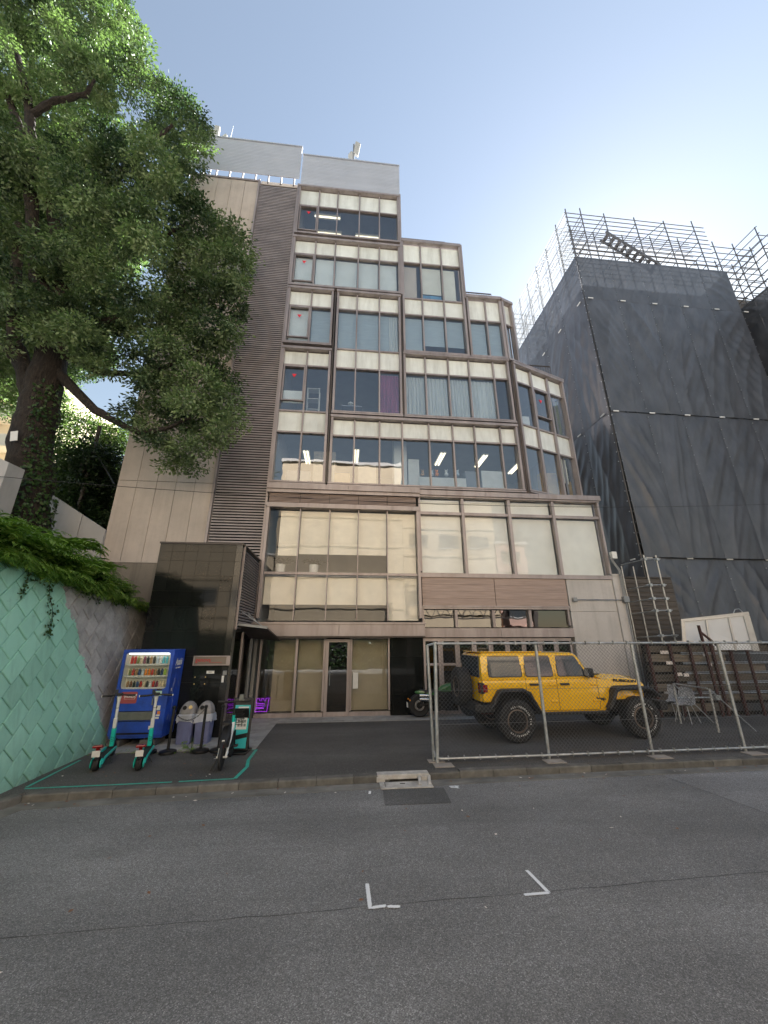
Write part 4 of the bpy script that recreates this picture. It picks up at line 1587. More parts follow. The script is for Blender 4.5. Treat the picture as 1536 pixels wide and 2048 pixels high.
lobes = []
tries = 0
holes = [((250, 225), 32), ((45, 390), 16), ((290, 530), 22), ((240, 700), 20), ((205, 400), 14), ((130, 420), 12), ((235, 780), 26), ((20, 745), 10), ((195, 855), 30)]
pts2 = []
while tries < 60000 and len(pts2) < 260:
    tries += 1
    p = (rng.uniform(-60, 510), rng.uniform(-60, 960))
    if not inside(p, crown_px):
        continue
    e = edge_dist(p, crown_px)
    if e < 14:
        continue
    if any(math.hypot(p[0] - h[0], p[1] - h[1]) < r_ + 22 for h, r_ in holes):
        continue
    rp = min(rng.uniform(24, 64), max(18, e + rng.uniform(2, 18)))
    if any(math.hypot(p[0] - q[0], p[1] - q[1]) < .45 * (rp + q[2]) for q in pts2):
        continue
    pts2.append((*p, rp))
for (px, py, rp) in pts2:
    Y = rng.uniform(8.2, 11.6) if py < 620 else rng.uniform(9.3, 11.7)
    if px > 330:
        Y = rng.uniform(9.6, 11.6)
    c = at(px, py, Y)
    dist = (c - EYE).dot(FW)
    r_ = rp * dist / FPX * .78
    lobes.append(((c.x, c.y, c.z), (r_, r_ * 1.1, r_ * .6)))
# the far and outer side of the crown, off the picture
for i in range(26):
    lobes.append(((rng.uniform(-17, -12), rng.uniform(12, 16), rng.uniform(11, 24)), (1.5, 1.5, 1.1)))
P, D, N, Ln, Wd, T = lobes_to_leaves(lobes, 6200, rng, (.09, .15), .46, .13, 24, .6)
leaf_mesh('crown', 'camphor leaf', P, D, N, Ln, Wd, TREE, tone=T)
print('tree leaves', len(P))
# ivy climbing the trunk
k = 2600
t = rng.uniform(0, 1, k)
ax = np.array([list(Vector(base).lerp(Vector(A(62, 960, 11.0)), min(1, q * 2)) if q < .5 else Vector(A(62, 960, 11.0)).lerp(fork, q * 2 - 1)) for q in t])
rad = np.where(t < .5, .78 - .48 * t, .58 - .12 * t) + .03
th = rng.uniform(-1.5, .6, k)
dirv = np.stack([np.cos(th), np.sin(th), np.zeros(k)], 1)
P = ax + dirv * rad[:, None]
keep = (rng.uniform(0, 1, k) > t * .65) & (P[:, 0] > ax[:, 0] + rad * .15)
P, dirv = P[keep], dirv[keep]
D = rng.normal(size=P.shape) * .5 + np.array([0, 0, -.6]) + dirv * .4
leaf_mesh('ivy', 'ivy leaf', P, D, dirv + rng.normal(size=P.shape) * .3, rng.uniform(.07, .12, len(P)), rng.uniform(.06, .09, len(P)), TREE)
MB().box(-.09, .09, -.006, .006, -.15, .15, Matrix.Translation(at(28, 872, 10.35)) @ Matrix.Rotation(R(-12), 4, 'Y')).build('name_plate', 'white plastic', TREE)

# ------------------------------------------------------------------ undergrowth on the wall
def fronds(cx, cy, cz, n, length, rng, up=.6, wid=.022, bias=(0.5, -0.3)):
    Ps, Ds, Ns, Ls = [], [], [], []
    for i in range(n):
        az = rng.uniform(0, 6.283)
        d = np.array([math.cos(az) + bias[0], math.sin(az) + bias[1], up + rng.uniform(-.3, .5)])
        d /= np.linalg.norm(d)
        L = length * rng.uniform(.6, 1.15)
        k = 14
        p = np.array([cx, cy, cz]) + rng.normal(size=3) * np.array([.1, .1, .02])
        for j in range(k):
            d = d + np.array([0, 0, -.11])
            d /= np.linalg.norm(d)
            p = p + d * L / k
            if j < 2:
                continue
            s_ = np.cross(d, [0, 0, 1.0])
            s_ /= np.linalg.norm(s_) + 1e-9
            ll = length * .34 * math.sin(math.pi * (j / k * .85 + .12))
            for sg in (-1, 1):
                Ps.append(p)
                Ds.append(s_ * sg + d * .55 + rng.normal(size=3) * .12 + np.array([0, 0, -.15]))
                Ns.append(np.array([0, 0, 1.0]) + rng.normal(size=3) * .25)
                Ls.append(ll * rng.uniform(.8, 1.2))
    return np.array(Ps), np.array(Ds), np.array(Ns), np.array(Ls)


acc = []
# mass of bamboo grass and ferns along the wall top, taller behind
for i in range(330):
    yy = rng.uniform(5.6, 11.7)
    xx = -5.56 - abs(rng.normal()) * .3
    zz = 3.42 - .085 * (yy - 7) + .3 * min(1.2, (-5.55 - xx))
    acc.append(fronds(xx, yy, zz, 6, rng.uniform(.35, .6) * (1.0 if yy < 9.8 else .75), rng, .5, bias=(.6, -.3)))
for i in range(330):
    yy = rng.uniform(5.8, 11.2)
    xx = -5.8 - rng.uniform(0, 1.5)
    zz = 3.5 - .085 * (yy - 7) + .32 * min(1.6, (-5.55 - xx))
    acc.append(fronds(xx, yy, zz, 6, rng.uniform(.6, .95) * (1.0 if yy < 9.6 else .7), rng, 1.5, bias=(.35, -.3)))
P, D, N, Ln = [np.concatenate([a[i] for a in acc]) for i in range(4)]
und = leaf_mesh('undergrowth', 'undergrowth leaf', P, D, N, Ln, Ln * .19, None, 'stuff', droop=.12)
tag(und, 'mass of ferns and bamboo grass spilling over the top of the green wall', 'undergrowth')
for i, (px, py, Y, s_, lab) in enumerate(((130, 1060, 9.6, 1.0, 'tall broad fern bush right of the camphor trunk'), (45, 1075, 8.4, .9, 'light green fern bush below the camphor trunk'), (185, 1110, 10.0, .7, 'small dark fern bush at the far end of the wall top'))):
    c = at(px, py, Y)
    zb = c.z - .55 * s_
    t_ = thing('fern_bush', lab, 'bush', (c.x, c.y, zb), world=True, group='ferns on the wall top')
    a = fronds(c.x, c.y, zb + .05, int(60 * s_), .85 * s_, rng, 1.1, bias=(.25, -.3))
    leaf_mesh('fronds', 'undergrowth leaf', a[0], a[1], a[2], a[3], a[3] * .22, t_, droop=.08)
    mb = MB()
    for j in range(4):
        mb = MB().tube([(c.x + .04 * j, c.y, zb - .25), (c.x + .08 * (j - 1.5), c.y - .03 * j, zb + .25 * s_)], [.014, .006], 6)
        mb.build('stem', 'undergrowth leaf', t_)
# ivy strands hanging down the painted face
for i, (yy, ln) in enumerate(((7.2, .6), (7.5, .35), (7.85, 1.15), (8.9, .3), (9.3, .4), (9.9, .3), (10.4, .3))):
    z0 = 3.5 - .09 * (yy - 7)
    st = thing('ivy_strand', ['long ivy strand hanging on the green wall near its left end', 'short ivy strand second from the left on the green wall', 'longest ivy strand trailing down the green wall', 'short ivy strand at the paint edge of the wall', 'medium ivy strand on the bare grey wall', 'short ivy strand high on the bare grey wall', 'ivy strand nearest the concrete wall'][i], 'ivy', (-4.93 - BAT * z0, yy, z0), world=True, group='ivy strands on the wall')
    pts = []
    r2 = random.Random(i)
    n = int(ln * 14)
    for j in range(n + 1):
        z = z0 - ln * j / n
        pts.append((-4.92 - BAT * z + .035, yy + .06 * math.sin(j * .5 + i) + .05 * j / n, z))
    MB().tube(pts, .005, 5).build('stem', 'camphor bark', st)
    P = np.array([pts[r2.randrange(len(pts))] for _ in range(int(70 * ln))]) + rng.normal(size=(int(70 * ln), 3)) * np.array([.01, .06, .03])
    D = rng.normal(size=P.shape) * np.array([.3, .7, .4]) + np.array([.3, 0, -.5])
    leaf_mesh('leaves', 'ivy leaf', P, D, np.tile([1.0, 0, .2], (len(P), 1)) + rng.normal(size=P.shape) * .2, rng.uniform(.04, .08, len(P)), rng.uniform(.035, .06, len(P)), st)

# ------------------------------------------------------------------ things behind the wall top
M('grey sheet fence', (0.40, 0.40, 0.41), 0.6, var=0.1, vs=1.2, piece=0.08, dirt=((0.25, 0.24, 0.23), 1.2))
fn = thing('panel_fence', 'pale grey concrete panel fence behind the camphor trunk', 'fence', tuple(at(140, 1040, 12.2)), world=True)
pa, pb = at(72, 968, 12.2), at(212, 1060, 12.62)
for i in range(3):
    a, b_ = pa.lerp(pb, i / 3), pa.lerp(pb, (i + 1) / 3 - .01)
    MB().add([(a.x, a.y, a.z - 2.2), (b_.x, b_.y, b_.z - 2.2), (b_.x, b_.y, b_.z), (a.x, a.y, a.z), (a.x, a.y + .1, a.z - 2.2), (b_.x, b_.y + .1, b_.z - 2.2), (b_.x, b_.y + .1, b_.z), (a.x, a.y + .1, a.z)],
             [(0, 1, 2, 3), (7, 6, 5, 4), (0, 4, 5, 1), (1, 5, 6, 2), (2, 6, 7, 3), (3, 7, 4, 0)]).build('fence_panel', 'grey sheet fence', fn)
hn = thing('site_hoarding', 'weathered pale steel hoarding left of the camphor trunk', 'hoarding', tuple(at(15, 1000, 9.6)), world=True)
c0, c1, c2 = at(-120, 860, 9.2), at(18, 925, 9.6), at(50, 940, 10.1)
for a, b_ in ((c0, c1), (c1, c2)):
    z0 = 3.9
    MB().add([(a.x, a.y, z0), (b_.x, b_.y, z0), (b_.x, b_.y, b_.z), (a.x, a.y, a.z), (a.x - .04, a.y + .04, z0), (b_.x - .04, b_.y + .04, z0), (b_.x - .04, b_.y + .04, b_.z), (a.x - .04, a.y + .04, a.z)],
             [(0, 1, 2, 3), (7, 6, 5, 4), (0, 4, 5, 1), (1, 5, 6, 2), (2, 6, 7, 3), (3, 7, 4, 0)]).build('hoarding_panel', 'grey sheet fence', hn)

# apartment block far behind the trunk
M('cream wall', (0.62, 0.52, 0.38), 0.8, var=0.08, vs=.5)
M('cream slab', (0.72, 0.66, 0.54), 0.7)
ap = thing('apartment_block', 'sunlit cream apartment block with balconies far behind the camphor trunk', 'building', (-36, 38, 0), world=True)
MB().box(-60, -31.5, 36, 50, 0, 30).build('wall', 'cream wall', ap)
for i in range(9):
    z = 4 + i * 3.0
    MB().box(-60, -30.0, 34.4, 36, z, z + .25).build('balcony_slab', 'cream slab', ap)
    MB().box(-60, -30.0, 34.4, 34.55, z + .26, z + 1.2).build('balcony_front', 'cream slab', ap)
    MB().box(-30.15, -30.0, 34.56, 36, z + .26, z + 1.2).build('balcony_side', 'cream slab', ap)
    for j in range(4):
        MB().box(-36 - j * 5, -33.4 - j * 5, 35.96, 36.02, z + .3, z + 2.3).build('window', 'far glass', ap)

# darker trees between the trunk and the office wall
for i, (px, py, Y, rx, mat, lab, nn) in enumerate(((150, 930, 20, 1.9, 'far leaf', 'sunlit pale green tree behind the panel fence', 2300), (205, 900, 17, 1.5, 'far leaf', 'mid green tree against the concrete office wall', 2300), (170, 1000, 15, 1.4, 'dark leaf', 'dark evergreen tree in the gap beside the office wall', 2800), (215, 990, 15.5, 1.3, 'dark leaf', 'very dark evergreen tree tight against the office wall', 2800), (120, 1010, 17, 1.4, 'dark leaf', 'dark low evergreen tree right behind the camphor trunk', 2500))):
    c = at(px, py, Y)
    t_ = thing('background_tree', lab, 'tree', (c.x, c.y, 3.5), world=True, group='trees behind the panel fence')
    r2 = np.random.default_rng(40 + i)
    lb = [((c.x + r2.normal() * rx * .5, c.y + r2.normal() * rx * .4, c.z + r2.uniform(-1.6, .9) * rx), (rx * .55, rx * .55, rx * .45)) for _ in range(11)]
    P, D, N, Ln, Wd, T = lobes_to_leaves(lb, nn, r2, (.1, .17), .45, .26, 20)
    leaf_mesh('crown', mat, P, D, N, Ln, Wd, t_, tone=T)
    MB().tube([(c.x, c.y, 3.2), (c.x + .1, c.y, c.z - rx), (c.x, c.y, c.z + rx * .3)], [.18, .13, .05], 8).build('trunk', 'camphor bark', t_)

# street pole and overhead cables
M('cable black', (0.02, 0.02, 0.02), 0.6)
up = thing('utility_pole', 'slim dark utility pole among the background trees', 'pole', tuple(at(172, 1040, 14.5)), world=True)
a, b_ = at(165, 985, 14.5), at(180, 865, 14.5)
MB().tube([(a.x, 14.5, 3.4), (a.x, 14.5, b_.z + .3)], .07, 8).build('pole', 'bronze dark', up)
MB().lathe([(.11, -.25), (.13, -.1), (.13, .15), (.05, .25)], 10, Matrix.Translation((a.x - .12, 14.4, a.z + 1.0))).build('transformer', 'bronze dark', up)
for i, (p, q, Y0, Y1, lab) in enumerate((((-300, 925), (1700, 1000), 9.3, 11.6, 'thin black cable strung across the whole facade'), ((196, 912), (228, 968), 14.0, 12.6, 'short dark stay wire beside the office wall'))):
    a, b_ = at(p[0], p[1], Y0), at(q[0], q[1], Y1)
    pts = []
    for k in range(25):
        t = k / 24
        v = a.lerp(b_, t)
        v.z -= (.62 if i == 0 else 0) * 4 * t * (1 - t) * (1 if i == 0 else 0)
        pts.append(v)
    o = MB().tube(pts, .008 if i == 0 else .02, 5).build('overhead_cable', 'cable black')
    tag(o, lab, 'cable')
# ------------------------------------------------------------------ building under repair, wrapped in scaffold sheets
def netmat():
    m, nt, p, out = _new('dark net sheet')
    v = _pos(nt)
    c = _ramp(nt, _noise(nt, _pos(nt, (1, 1, .5)), 1.6, 5, .6), [(0.3, (0.055, 0.06, 0.072)), (0.7, (0.10, 0.108, 0.13))])
    nt.links.new(c, p.inputs['Base Color'])
    p.inputs['Roughness'].default_value = 0.42
    p.inputs['Specular IOR Level'].default_value = 0.55
    tr = nt.nodes.new('ShaderNodeBsdfTranslucent')
    tr.inputs[0].default_value = (0.09, 0.09, 0.1, 1)
    mx = nt.nodes.new('ShaderNodeMixShader')
    mx.inputs[0].default_value = 0.01
    nt.links.new(p.outputs[0], mx.inputs[1])
    nt.links.new(tr.outputs[0], mx.inputs[2])
    tp = nt.nodes.new('ShaderNodeBsdfTransparent')
    m2 = nt.nodes.new('ShaderNodeMixShader')
    m2.inputs[0].default_value = 0.04
    nt.links.new(mx.outputs[0], m2.inputs[1])
    nt.links.new(tp.outputs[0], m2.inputs[2])
    nt.links.new(m2.outputs[0], out.inputs[0])
    MATS['dark net sheet'] = m


netmat()
cloth('white net sheet', (0.42, 0.44, 0.46), 0.4, 0.5)
M('scaffold pipe', (0.16, 0.16, 0.17), 0.5, metal=0.5, var=0.2, vs=4)
M('galvanised pipe', (0.42, 0.44, 0.45), 0.45, metal=0.6, var=0.2, vs=9, dirt=((0.2, 0.19, 0.18), 6, (1, 1, 1)))
M('site wall', (0.14, 0.125, 0.115), 0.8, var=0.15, vs=1)
M('aluminium', (0.38, 0.39, 0.4), 0.4, metal=.6, var=.1, vs=8)
M('white tag', (0.75, 0.75, 0.75), 0.6)

SX0, SX1, SY0, SY1 = 11.75, 20.4, 14.0, 21.2
WB = thing('building_under_repair', 'dark tower behind the scaffold sheets on the right', 'building', (16, 18, 0), world=True)
MB().box(SX0 + 1.3, 30, SY0 + 1.4, 24, 0, 21.3).build('wall', 'site wall', WB)
for i in range(6):
    for j in range(4):
        xx, zz = SX0 + 2.0 + j * 2.2, 3.2 + i * 3.0
        o = MB().box(xx, xx + 1.3, SY0 + 1.33, SY0 + 1.42, zz, zz + 1.4).build('window', 'far glass', WB)
        MB().box(xx - .08, xx + 1.38, SY0 + 1.30, SY0 + 1.39, zz - .12, zz - .003).build('sill', 'painted concrete', o)

SCF = thing('scaffold_wrap', 'tall pipe scaffold wrapped in dark sheeting around the building under repair', 'scaffold', (16, 16, 0), world=True)
ZS = [0.0, 5.2, 11.9, 18.5, 21.4]


def sheet(p0, p1, z0, z1, nrm, seed, mat='dark net sheet', flare=0.0, amp=.06, nu=34, nv=40):
    """one hung sheet: tied at its corners and eyelets, slack between, with slanting folds"""
    rr = random.Random(seed)
    p0, p1, nrm = Vector(p0), Vector(p1), Vector(nrm)
    w = (p1 - p0).length
    h = z1 - z0
    ph = [rr.uniform(0, 6.3) for _ in range(6)]
    sl = [rr.uniform(.6, 2.6) * (-1 if rr.random() < .7 else 1) for _ in range(3)]
    fr_ = [rr.uniform(8, 13), rr.uniform(17, 27), rr.uniform(3, 6)]
    vs, fs = [], []
    for j in range(nv + 1):
        t = j / nv
        for i in range(nu + 1):
            s_ = i / nu
            env = math.sin(math.pi * s_) ** .7 * (.25 + .75 * math.sin(math.pi * t) ** .5)
            k1 = abs(math.sin(fr_[0] * .5 * (s_ * w * .7 + sl[0] * t * t) + ph[0])) ** .6
            k2 = abs(math.sin(fr_[1] * .5 * (s_ * w * .6 + sl[1] * t) + ph[1])) ** .5
            k3 = math.sin(fr_[2] * (t * 5 + sl[2] * s_) + ph[2])
            d = amp * env * (1.5 * (1 - k1) + .9 * (1 - k2) + .3 * k3 + .5)
            d += rr.uniform(-1, 1) * amp * .10
            d += flare * (1 - t)
            q = p0.lerp(p1, s_) + nrm * d
            vs.append((q.x, q.y, z0 + h * t))
    k = nu + 1
    for j in range(nv):
        for i in range(nu):
            a = j * k + i
            fs.append((a, a + 1, a + k + 1, a + k))
    return MB().add(vs, fs).build('sheet', mat, SCF, smooth=True)


sd = 0
fx = [SX0 - .05 + (SX1 - SX0 + .1) * i / 5 for i in range(6)]
for r_, (za, zb) in enumerate(zip(ZS, ZS[1:])):
    for a, b_ in zip(fx, fx[1:]):
        sd += 1
        sheet((a, SY0 - .12, 0), (b_, SY0 - .12, 0), za + .02, zb, (0, -1, 0), sd, flare=[.35, .12, .04, 0][r_], amp=.06 if r_ < 3 else .02)
ly = [SY0 - .1 + (SY1 - SY0 + .1) * i / 4 for i in range(5)]
for r_, (za, zb) in enumerate(zip(ZS, ZS[1:])):
    for a, b_ in zip(ly, ly[1:]):
        sd += 1
        sheet((SX0 - .12, b_, 0), (SX0 - .12, a, 0), za + .02, zb, (-1, 0, 0), sd, flare=0, amp=.05 if r_ < 3 else .03)
# the wing to the right, coming forward to the street
wy = [15.4, 13.8, 12.2, 10.6, 9.0]
wz = [0.0, 5.2, 11.9, 18.5, 20.0]
for r_, (za, zb) in enumerate(zip(wz, wz[1:])):
    for b_, a in zip(wy, wy[1:]):
        sd += 1
        sheet((22.0, b_, 0), (22.0, a, 0), za + .02, zb, (-1, 0, 0), sd, flare=0, amp=.05 if r_ < 3 else .03, nu=18, nv=26)
for za, zb in ((0, 5.2), (5.2, 11.9), (11.9, 18.5), (18.5, 20.2)):
    sd += 1
    sheet((20.5, 15.4, 0), (22.0, 15.4, 0), za + .02, zb, (0, -1, 0), sd, amp=.04, nu=12, nv=16)
MB().box(22.9, 34, 10.2, 24, 0, 19.8).build('wall', 'site wall', WB)
for za, zb in zip(ZS, ZS[1:]):
    sd += 1
    sheet((SX1 + .06, SY0 - .1, 0), (SX1 + .06, SY0 + 3.5, 0), za + .02, zb, (1, 0, 0), sd, amp=.05, nu=10, nv=14)
# seams tied with white tags
for z in (5.2, 11.9, 18.5):
    for i, xx in enumerate(fx[:-1] + [SX1]):
        MB().box(xx + .1, xx + .36, SY0 - .2, SY0 - .17, z - .02, z + .035).build('tag_strip', 'white tag', SCF)
    for yy in ly[:-1]:
        MB().box(SX0 - .22, SX0 - .19, yy + .2, yy + .46, z - .02, z + .035).build('tag_strip', 'white tag', SCF)
# pipes: standards, ledgers, guard rails above the sheets
XS = [SX0, SX0 + .9] + [SX0 + 2.3 + 1.83 * i for i in range(4)]
pm = {}


def pipe(p, q, name='ledger', r=.03, mat='scaffold pipe', par=None):
    return MB().tube([p, q], r, 6).build(name, mat, par or SCF)


for xx in XS:
    for yy in (SY0, SY0 + 1.0):
        pipe((xx, yy, 0), (xx, yy, 25.15 + RNG.uniform(-.1, .25)), 'standard')
for i in range(5):
    yy = SY0 + 1.0 + (SY1 - SY0 - 1.0) * (i + 1) / 5
    for xx in (SX0, SX0 + .9):
        pipe((xx, yy, 0), (xx, yy, 25.0 + RNG.uniform(-.1, .2)), 'standard')
for k in range(11):
    z = 21.5 + k * .34
    for yy in (SY0, SY0 + 1.0):
        pipe((SX0 - .1, yy, z), (SX1 - .2, yy, z), r=.024)
    if k % 2 == 0:
        for xx in (SX0, SX0 + .9):
            pipe((xx, SY0, z), (xx, SY1, z), r=.024)
for k in range(4):
    z = 21.9 + k * .9
    for xx in XS[1:]:
        pipe((xx, SY0, z), (xx, SY0 + 1.0, z), 'transom', .024)
for k in range(8):
    pipe((SX0 - .1, SY1 - .2, 21.7 + k * .45), (SX1 - .2, SY1 - .2, 21.7 + k * .45), r=.024)
for xx in XS:
    pipe((xx, SY1 - .2, 18), (xx, SY1 - .2, 25.0), 'standard')
    pipe((xx, SY0 + 1.0, 24.6), (xx, SY1 - .2, 24.6), 'transom', .024)
for a, b_ in ((0, 2), (2, 4)):
    pipe((XS[a], SY0, 21.5), (XS[b_], SY0, 25.0), 'brace', .024)
pipe((SX0, SY1, 21.6), (SX0, SY0 + 2, 24.8), 'brace', .024)
# stair flight between the lifts
st = MB().bar((14.2, SY0 + .3, 24.2), (17.0, SY0 + .3, 22.0), .05, .16).build('stair_stringer', 'scaffold pipe', SCF)
MB().bar((14.2, SY0 + .8, 24.2), (17.0, SY0 + .8, 22.0), .05, .16).build('stair_rail', 'scaffold pipe', st)
for i in range(9):
    t = (i + .5) / 9
    MB().box(14.2 + 2.8 * t - .11, 14.2 + 2.8 * t + .11, SY0 + .3, SY0 + .8, 24.2 - 2.2 * t - .03, 24.2 - 2.2 * t + .01).build('stair_tread', 'scaffold pipe', st)
# pale netting on the far sides of the open lifts
for (p, q, n) in (((SX0 - .1, SY1, 0), (SX0 - .1, SY0, 0), (-1, 0, 0)), ((SX0, SY1 + .1, 0), (SX1, SY1 + .1, 0), (0, 1, 0)), ((SX0 + 1.2, SY0 + 1.3, 0), (SX1, SY0 + 1.3, 0), (0, 1, 0))):
    sd += 1
    sheet(p, q, 21.45, 24.95 if n[1] == 0 else 24.7, n, sd, 'white net sheet', amp=.07, nu=24, nv=10)
# open lifts on top of the wing
for xx in (20.7, 22.0, 23.1):
    for yy in (14.2, 15.3):
        pipe((xx, yy, 15 if xx < 21 else 0), (xx, yy, 24.0 + RNG.uniform(-.1, .2)), 'standard')
for yy in (13.0, 11.8, 10.6, 9.4):
    for xx in (22.0, 23.1):
        pipe((xx, yy, 0), (xx, yy, (23.6 if yy > 12.5 else 20.5) + RNG.uniform(-.1, .2)), 'standard')
for k in range(9):
    z = 19.9 + k * .48
    for yy in (14.2, 15.3):
        pipe((20.5, yy, z), (23.3, yy, z), r=.024)
    for xx in (22.0, 23.1):
        pipe((xx, 12.9 if k > 1 else 9.2, z), (xx, 15.4, z), r=.024)
for k in range(4):
    for yy in (13.0, 14.2):
        pipe((22.0, yy, 20.2 + k), (23.1, yy, 20.2 + k), 'transom', .024)
pipe((20.7, 14.2, 20), (23.0, 14.2, 23.4), 'brace', .024)
sheet((20.4, 15.5, 0), (23.4, 15.5, 0), 19.6, 23.8, (0, 1, 0), 991, 'white net sheet', amp=.07, nu=20, nv=10)
sheet((23.3, 15.5, 0), (23.3, 12.9, 0), 20.0, 23.5, (1, 0, 0), 992, 'white net sheet', amp=.07, nu=20, nv=10)
# ties along every upright seam
tie = MB()
for xx in fx:
    for k in range(46):
        z = .3 + k * .455
        fl = .35 * max(0, 1 - z / 5.2)
        tie.box(xx - .010, xx + .010, SY0 - .175 - fl, SY0 - .14 - fl, z, z + .04)
for yy in ly:
    for k in range(46):
        z = .3 + k * .455
        tie.box(SX0 - .18, SX0 - .15, yy - .016, yy + .016, z, z + .04)
tie.build('sheet_ties', 'aluminium', SCF, kind='stuff')
# low scaffold ladder frame standing in front, left
LF = thing('scaffold_tower', 'narrow galvanised scaffold tower of two poles beside the painted wall', 'scaffold', (10.6, 12.3, 0), world=True)
for xx in (10.42, 10.88):
    pipe((xx, 12.3, 0), (xx, 12.3, 4.95), 'pole', .028, 'galvanised pipe', LF)
    pipe((xx - .3, 13.1, 0), (xx - .3, 13.1, 4.7), 'pole', .024, 'galvanised pipe', LF)
for z in (2.25, 3.05, 3.45, 3.9, 4.8):
    pipe((10.25, 12.27, z), (11.0, 12.27, z + .02), 'rung', .02, 'galvanised pipe', LF)
    pipe((10.42, 12.3, z), (10.12, 13.1, z - .05), 'bracket', .018, 'galvanised pipe', LF)
    for xx in (10.42, 10.88):
        MB().box(xx - .045, xx + .045, 12.23, 12.35, z - .04, z + .05).build('clamp', 'galvanised pipe', LF)

# dark clapboard wall beyond the pier
M('dark clapboard', (0.085, 0.073, 0.064), 0.8, var=0.35, vs=4, vstretch=(.3, 1, 8), piece=0.2)
cb = thing('clapboard_shed', 'dark weathered clapboard shed wall behind the galvanised scaffold poles', 'shed', (10.6, 13.4, 0), world=True)
MB().box(9.66, 12.2, 13.35, 13.7, 0, 4.30).build('wall', 'black gap', cb)
for k in range(26):
    z = .05 + k * .163
    MB().prism([(13.30, z), (13.35, z), (13.35, z + .17), (13.335, z + .17)], 9.68, 12.2, 'x').build('board', 'dark clapboard', cb)
MB().box(9.66, 12.2, 13.3, 13.7, 4.303, 4.36).build('roof_edge', 'dark clapboard', cb)

# hoarding of rough planks with rust-red posts
M('rough plank', (0.115, 0.098, 0.078), 0.9, var=0.4, vs=3, vstretch=(.5, 1, 6), bump=.4, bs=30, piece=.35)
M('rust red steel', (0.05, 0.017, 0.014), 0.7, var=0.3, vs=8)
M('dark panel', (0.035, 0.037, 0.045), 0.5, var=.2, vs=3)
HD = thing('plank_hoarding', 'dark stacked plank hoarding with rust red posts behind the car', 'hoarding', (12, 11.6, 0), world=True)
MB().box(9.15, 17.5, 11.66, 11.70, 0, 2.02).build('backing', 'black gap', HD)
rr = random.Random(5)
for k in range(7):
    z = .12 + k * .275
    x_ = 9.2
    while x_ < 17.3:
        L = rr.uniform(1.6, 2.9)
        x1 = min(17.4, x_ + L)
        mt = 'dark panel' if (x_ > 11.3 and x_ < 13.4 and k < 6) else 'rough plank'
        MB().box(x_, x1 - .02, 11.58 + rr.uniform(-.02, .02), 11.655, z + rr.uniform(-.01, .01), z + .19 + rr.uniform(-.02, .03)).build('plank', mt, HD)
        x_ = x1
for k in range(5):
    z = .36 + k * .275 + .245
    MB().tube([(10.3, 11.55, z), (17.2, 11.55, z + .02)], .014, 6).build('rail', 'galvanised pipe', HD)
    MB().tube([(10.3, 11.55, z + .04), (17.2, 11.55, z + .06)], .012, 6).build('rail', 'galvanised pipe', HD)
for xx in (9.22, 9.95, 10.6, 11.35, 11.95, 13.4, 15.0):
    MB().bar((xx, 11.52, 0), (xx, 11.52, 2.05), .07, .07).build('post', 'rust red steel', HD)
pr = MB().bar((11.05, 11.4, 0), (10.98, 11.4, 2.55), .06, .06).build('prop', 'rust red steel', HD)
MB().bar((11.0, 11.4, 2.35), (11.45, 11.4, 1.95), .05, .05).build('prop_stay', 'rust red steel', pr)
for (xx, zz, sc) in ((9.6, 1.72, .26), (9.72, 1.42, .24), (9.95, 1.1, .2), (10.2, 1.08, .16), (11.0, 1.64, .1), (11.1, 1.36, .1)):
    MB().box(xx, xx + sc, 11.50, 11.515, zz, zz + .09).build('slip_of_wood', 'paper scrap', HD)
MB().box(10.0, 10.6, 11.3, 11.5, 2.03, 2.09).build('cap_board', 'paper scrap', HD)

# white framed light box lying behind the hoarding
M('white acrylic', (0.62, 0.64, 0.67), 0.4, var=.05, vs=3)
M('aluminium', (0.38, 0.39, 0.4), 0.4, metal=.6, var=.1, vs=8)
LB = thing('sign_box', 'tilted blank white sign box in an aluminium frame behind the hoarding', 'sign', (11.8, 11.95, 1.6), world=True)
q = [at(1368, 1300, 11.9), at(1515, 1300, 11.2), at(1494, 1226, 11.2), at(1364, 1240, 11.9)]


def slab(q, th, off=0.0, name='face', mat='white acrylic', par=None):
    n = (q[1] - q[0]).cross(q[3] - q[0]).normalized()
    if n.y > 0:
        n = -n
    f = [p + n * off for p in q]
    b = [p + n * (off - th) for p in q]
    return MB().loft([f, b]).build(name, mat, par)


def lerp2(q, s_, t):
    return q[0].lerp(q[1], s_).lerp(q[3].lerp(q[2], s_), t)


slab(q, .12, 0, 'face', 'white acrylic', LB)
for (s0, s1, t0, t1) in ((-.02, 1.02, .93, 1.03), (-.02, .035, -.02, .925), (.93, 1.02, -.02, .925), (.36, .385, -.02, .925), (.70, .725, -.02, .925)):
    slab([lerp2(q, s0, t0), lerp2(q, s1, t0), lerp2(q, s1, t1), lerp2(q, s0, t1)], .05, .03, 'frame_bar', 'aluminium', LB)
hp = [lerp2(q, .80, 1.03), lerp2(q, .84, 1.14), lerp2(q, .90, 1.14), lerp2(q, .94, 1.03)]
MB().tube(hp, .015, 6).build('handle', 'aluminium', LB)
for s_ in (.1, .9):
    a = lerp2(q, s_, 0)
    MB().bar((a.x, a.y + .1, 0), (a.x, a.y + .1, a.z + .1), .06, .06).build('leg', 'rust red steel', LB)

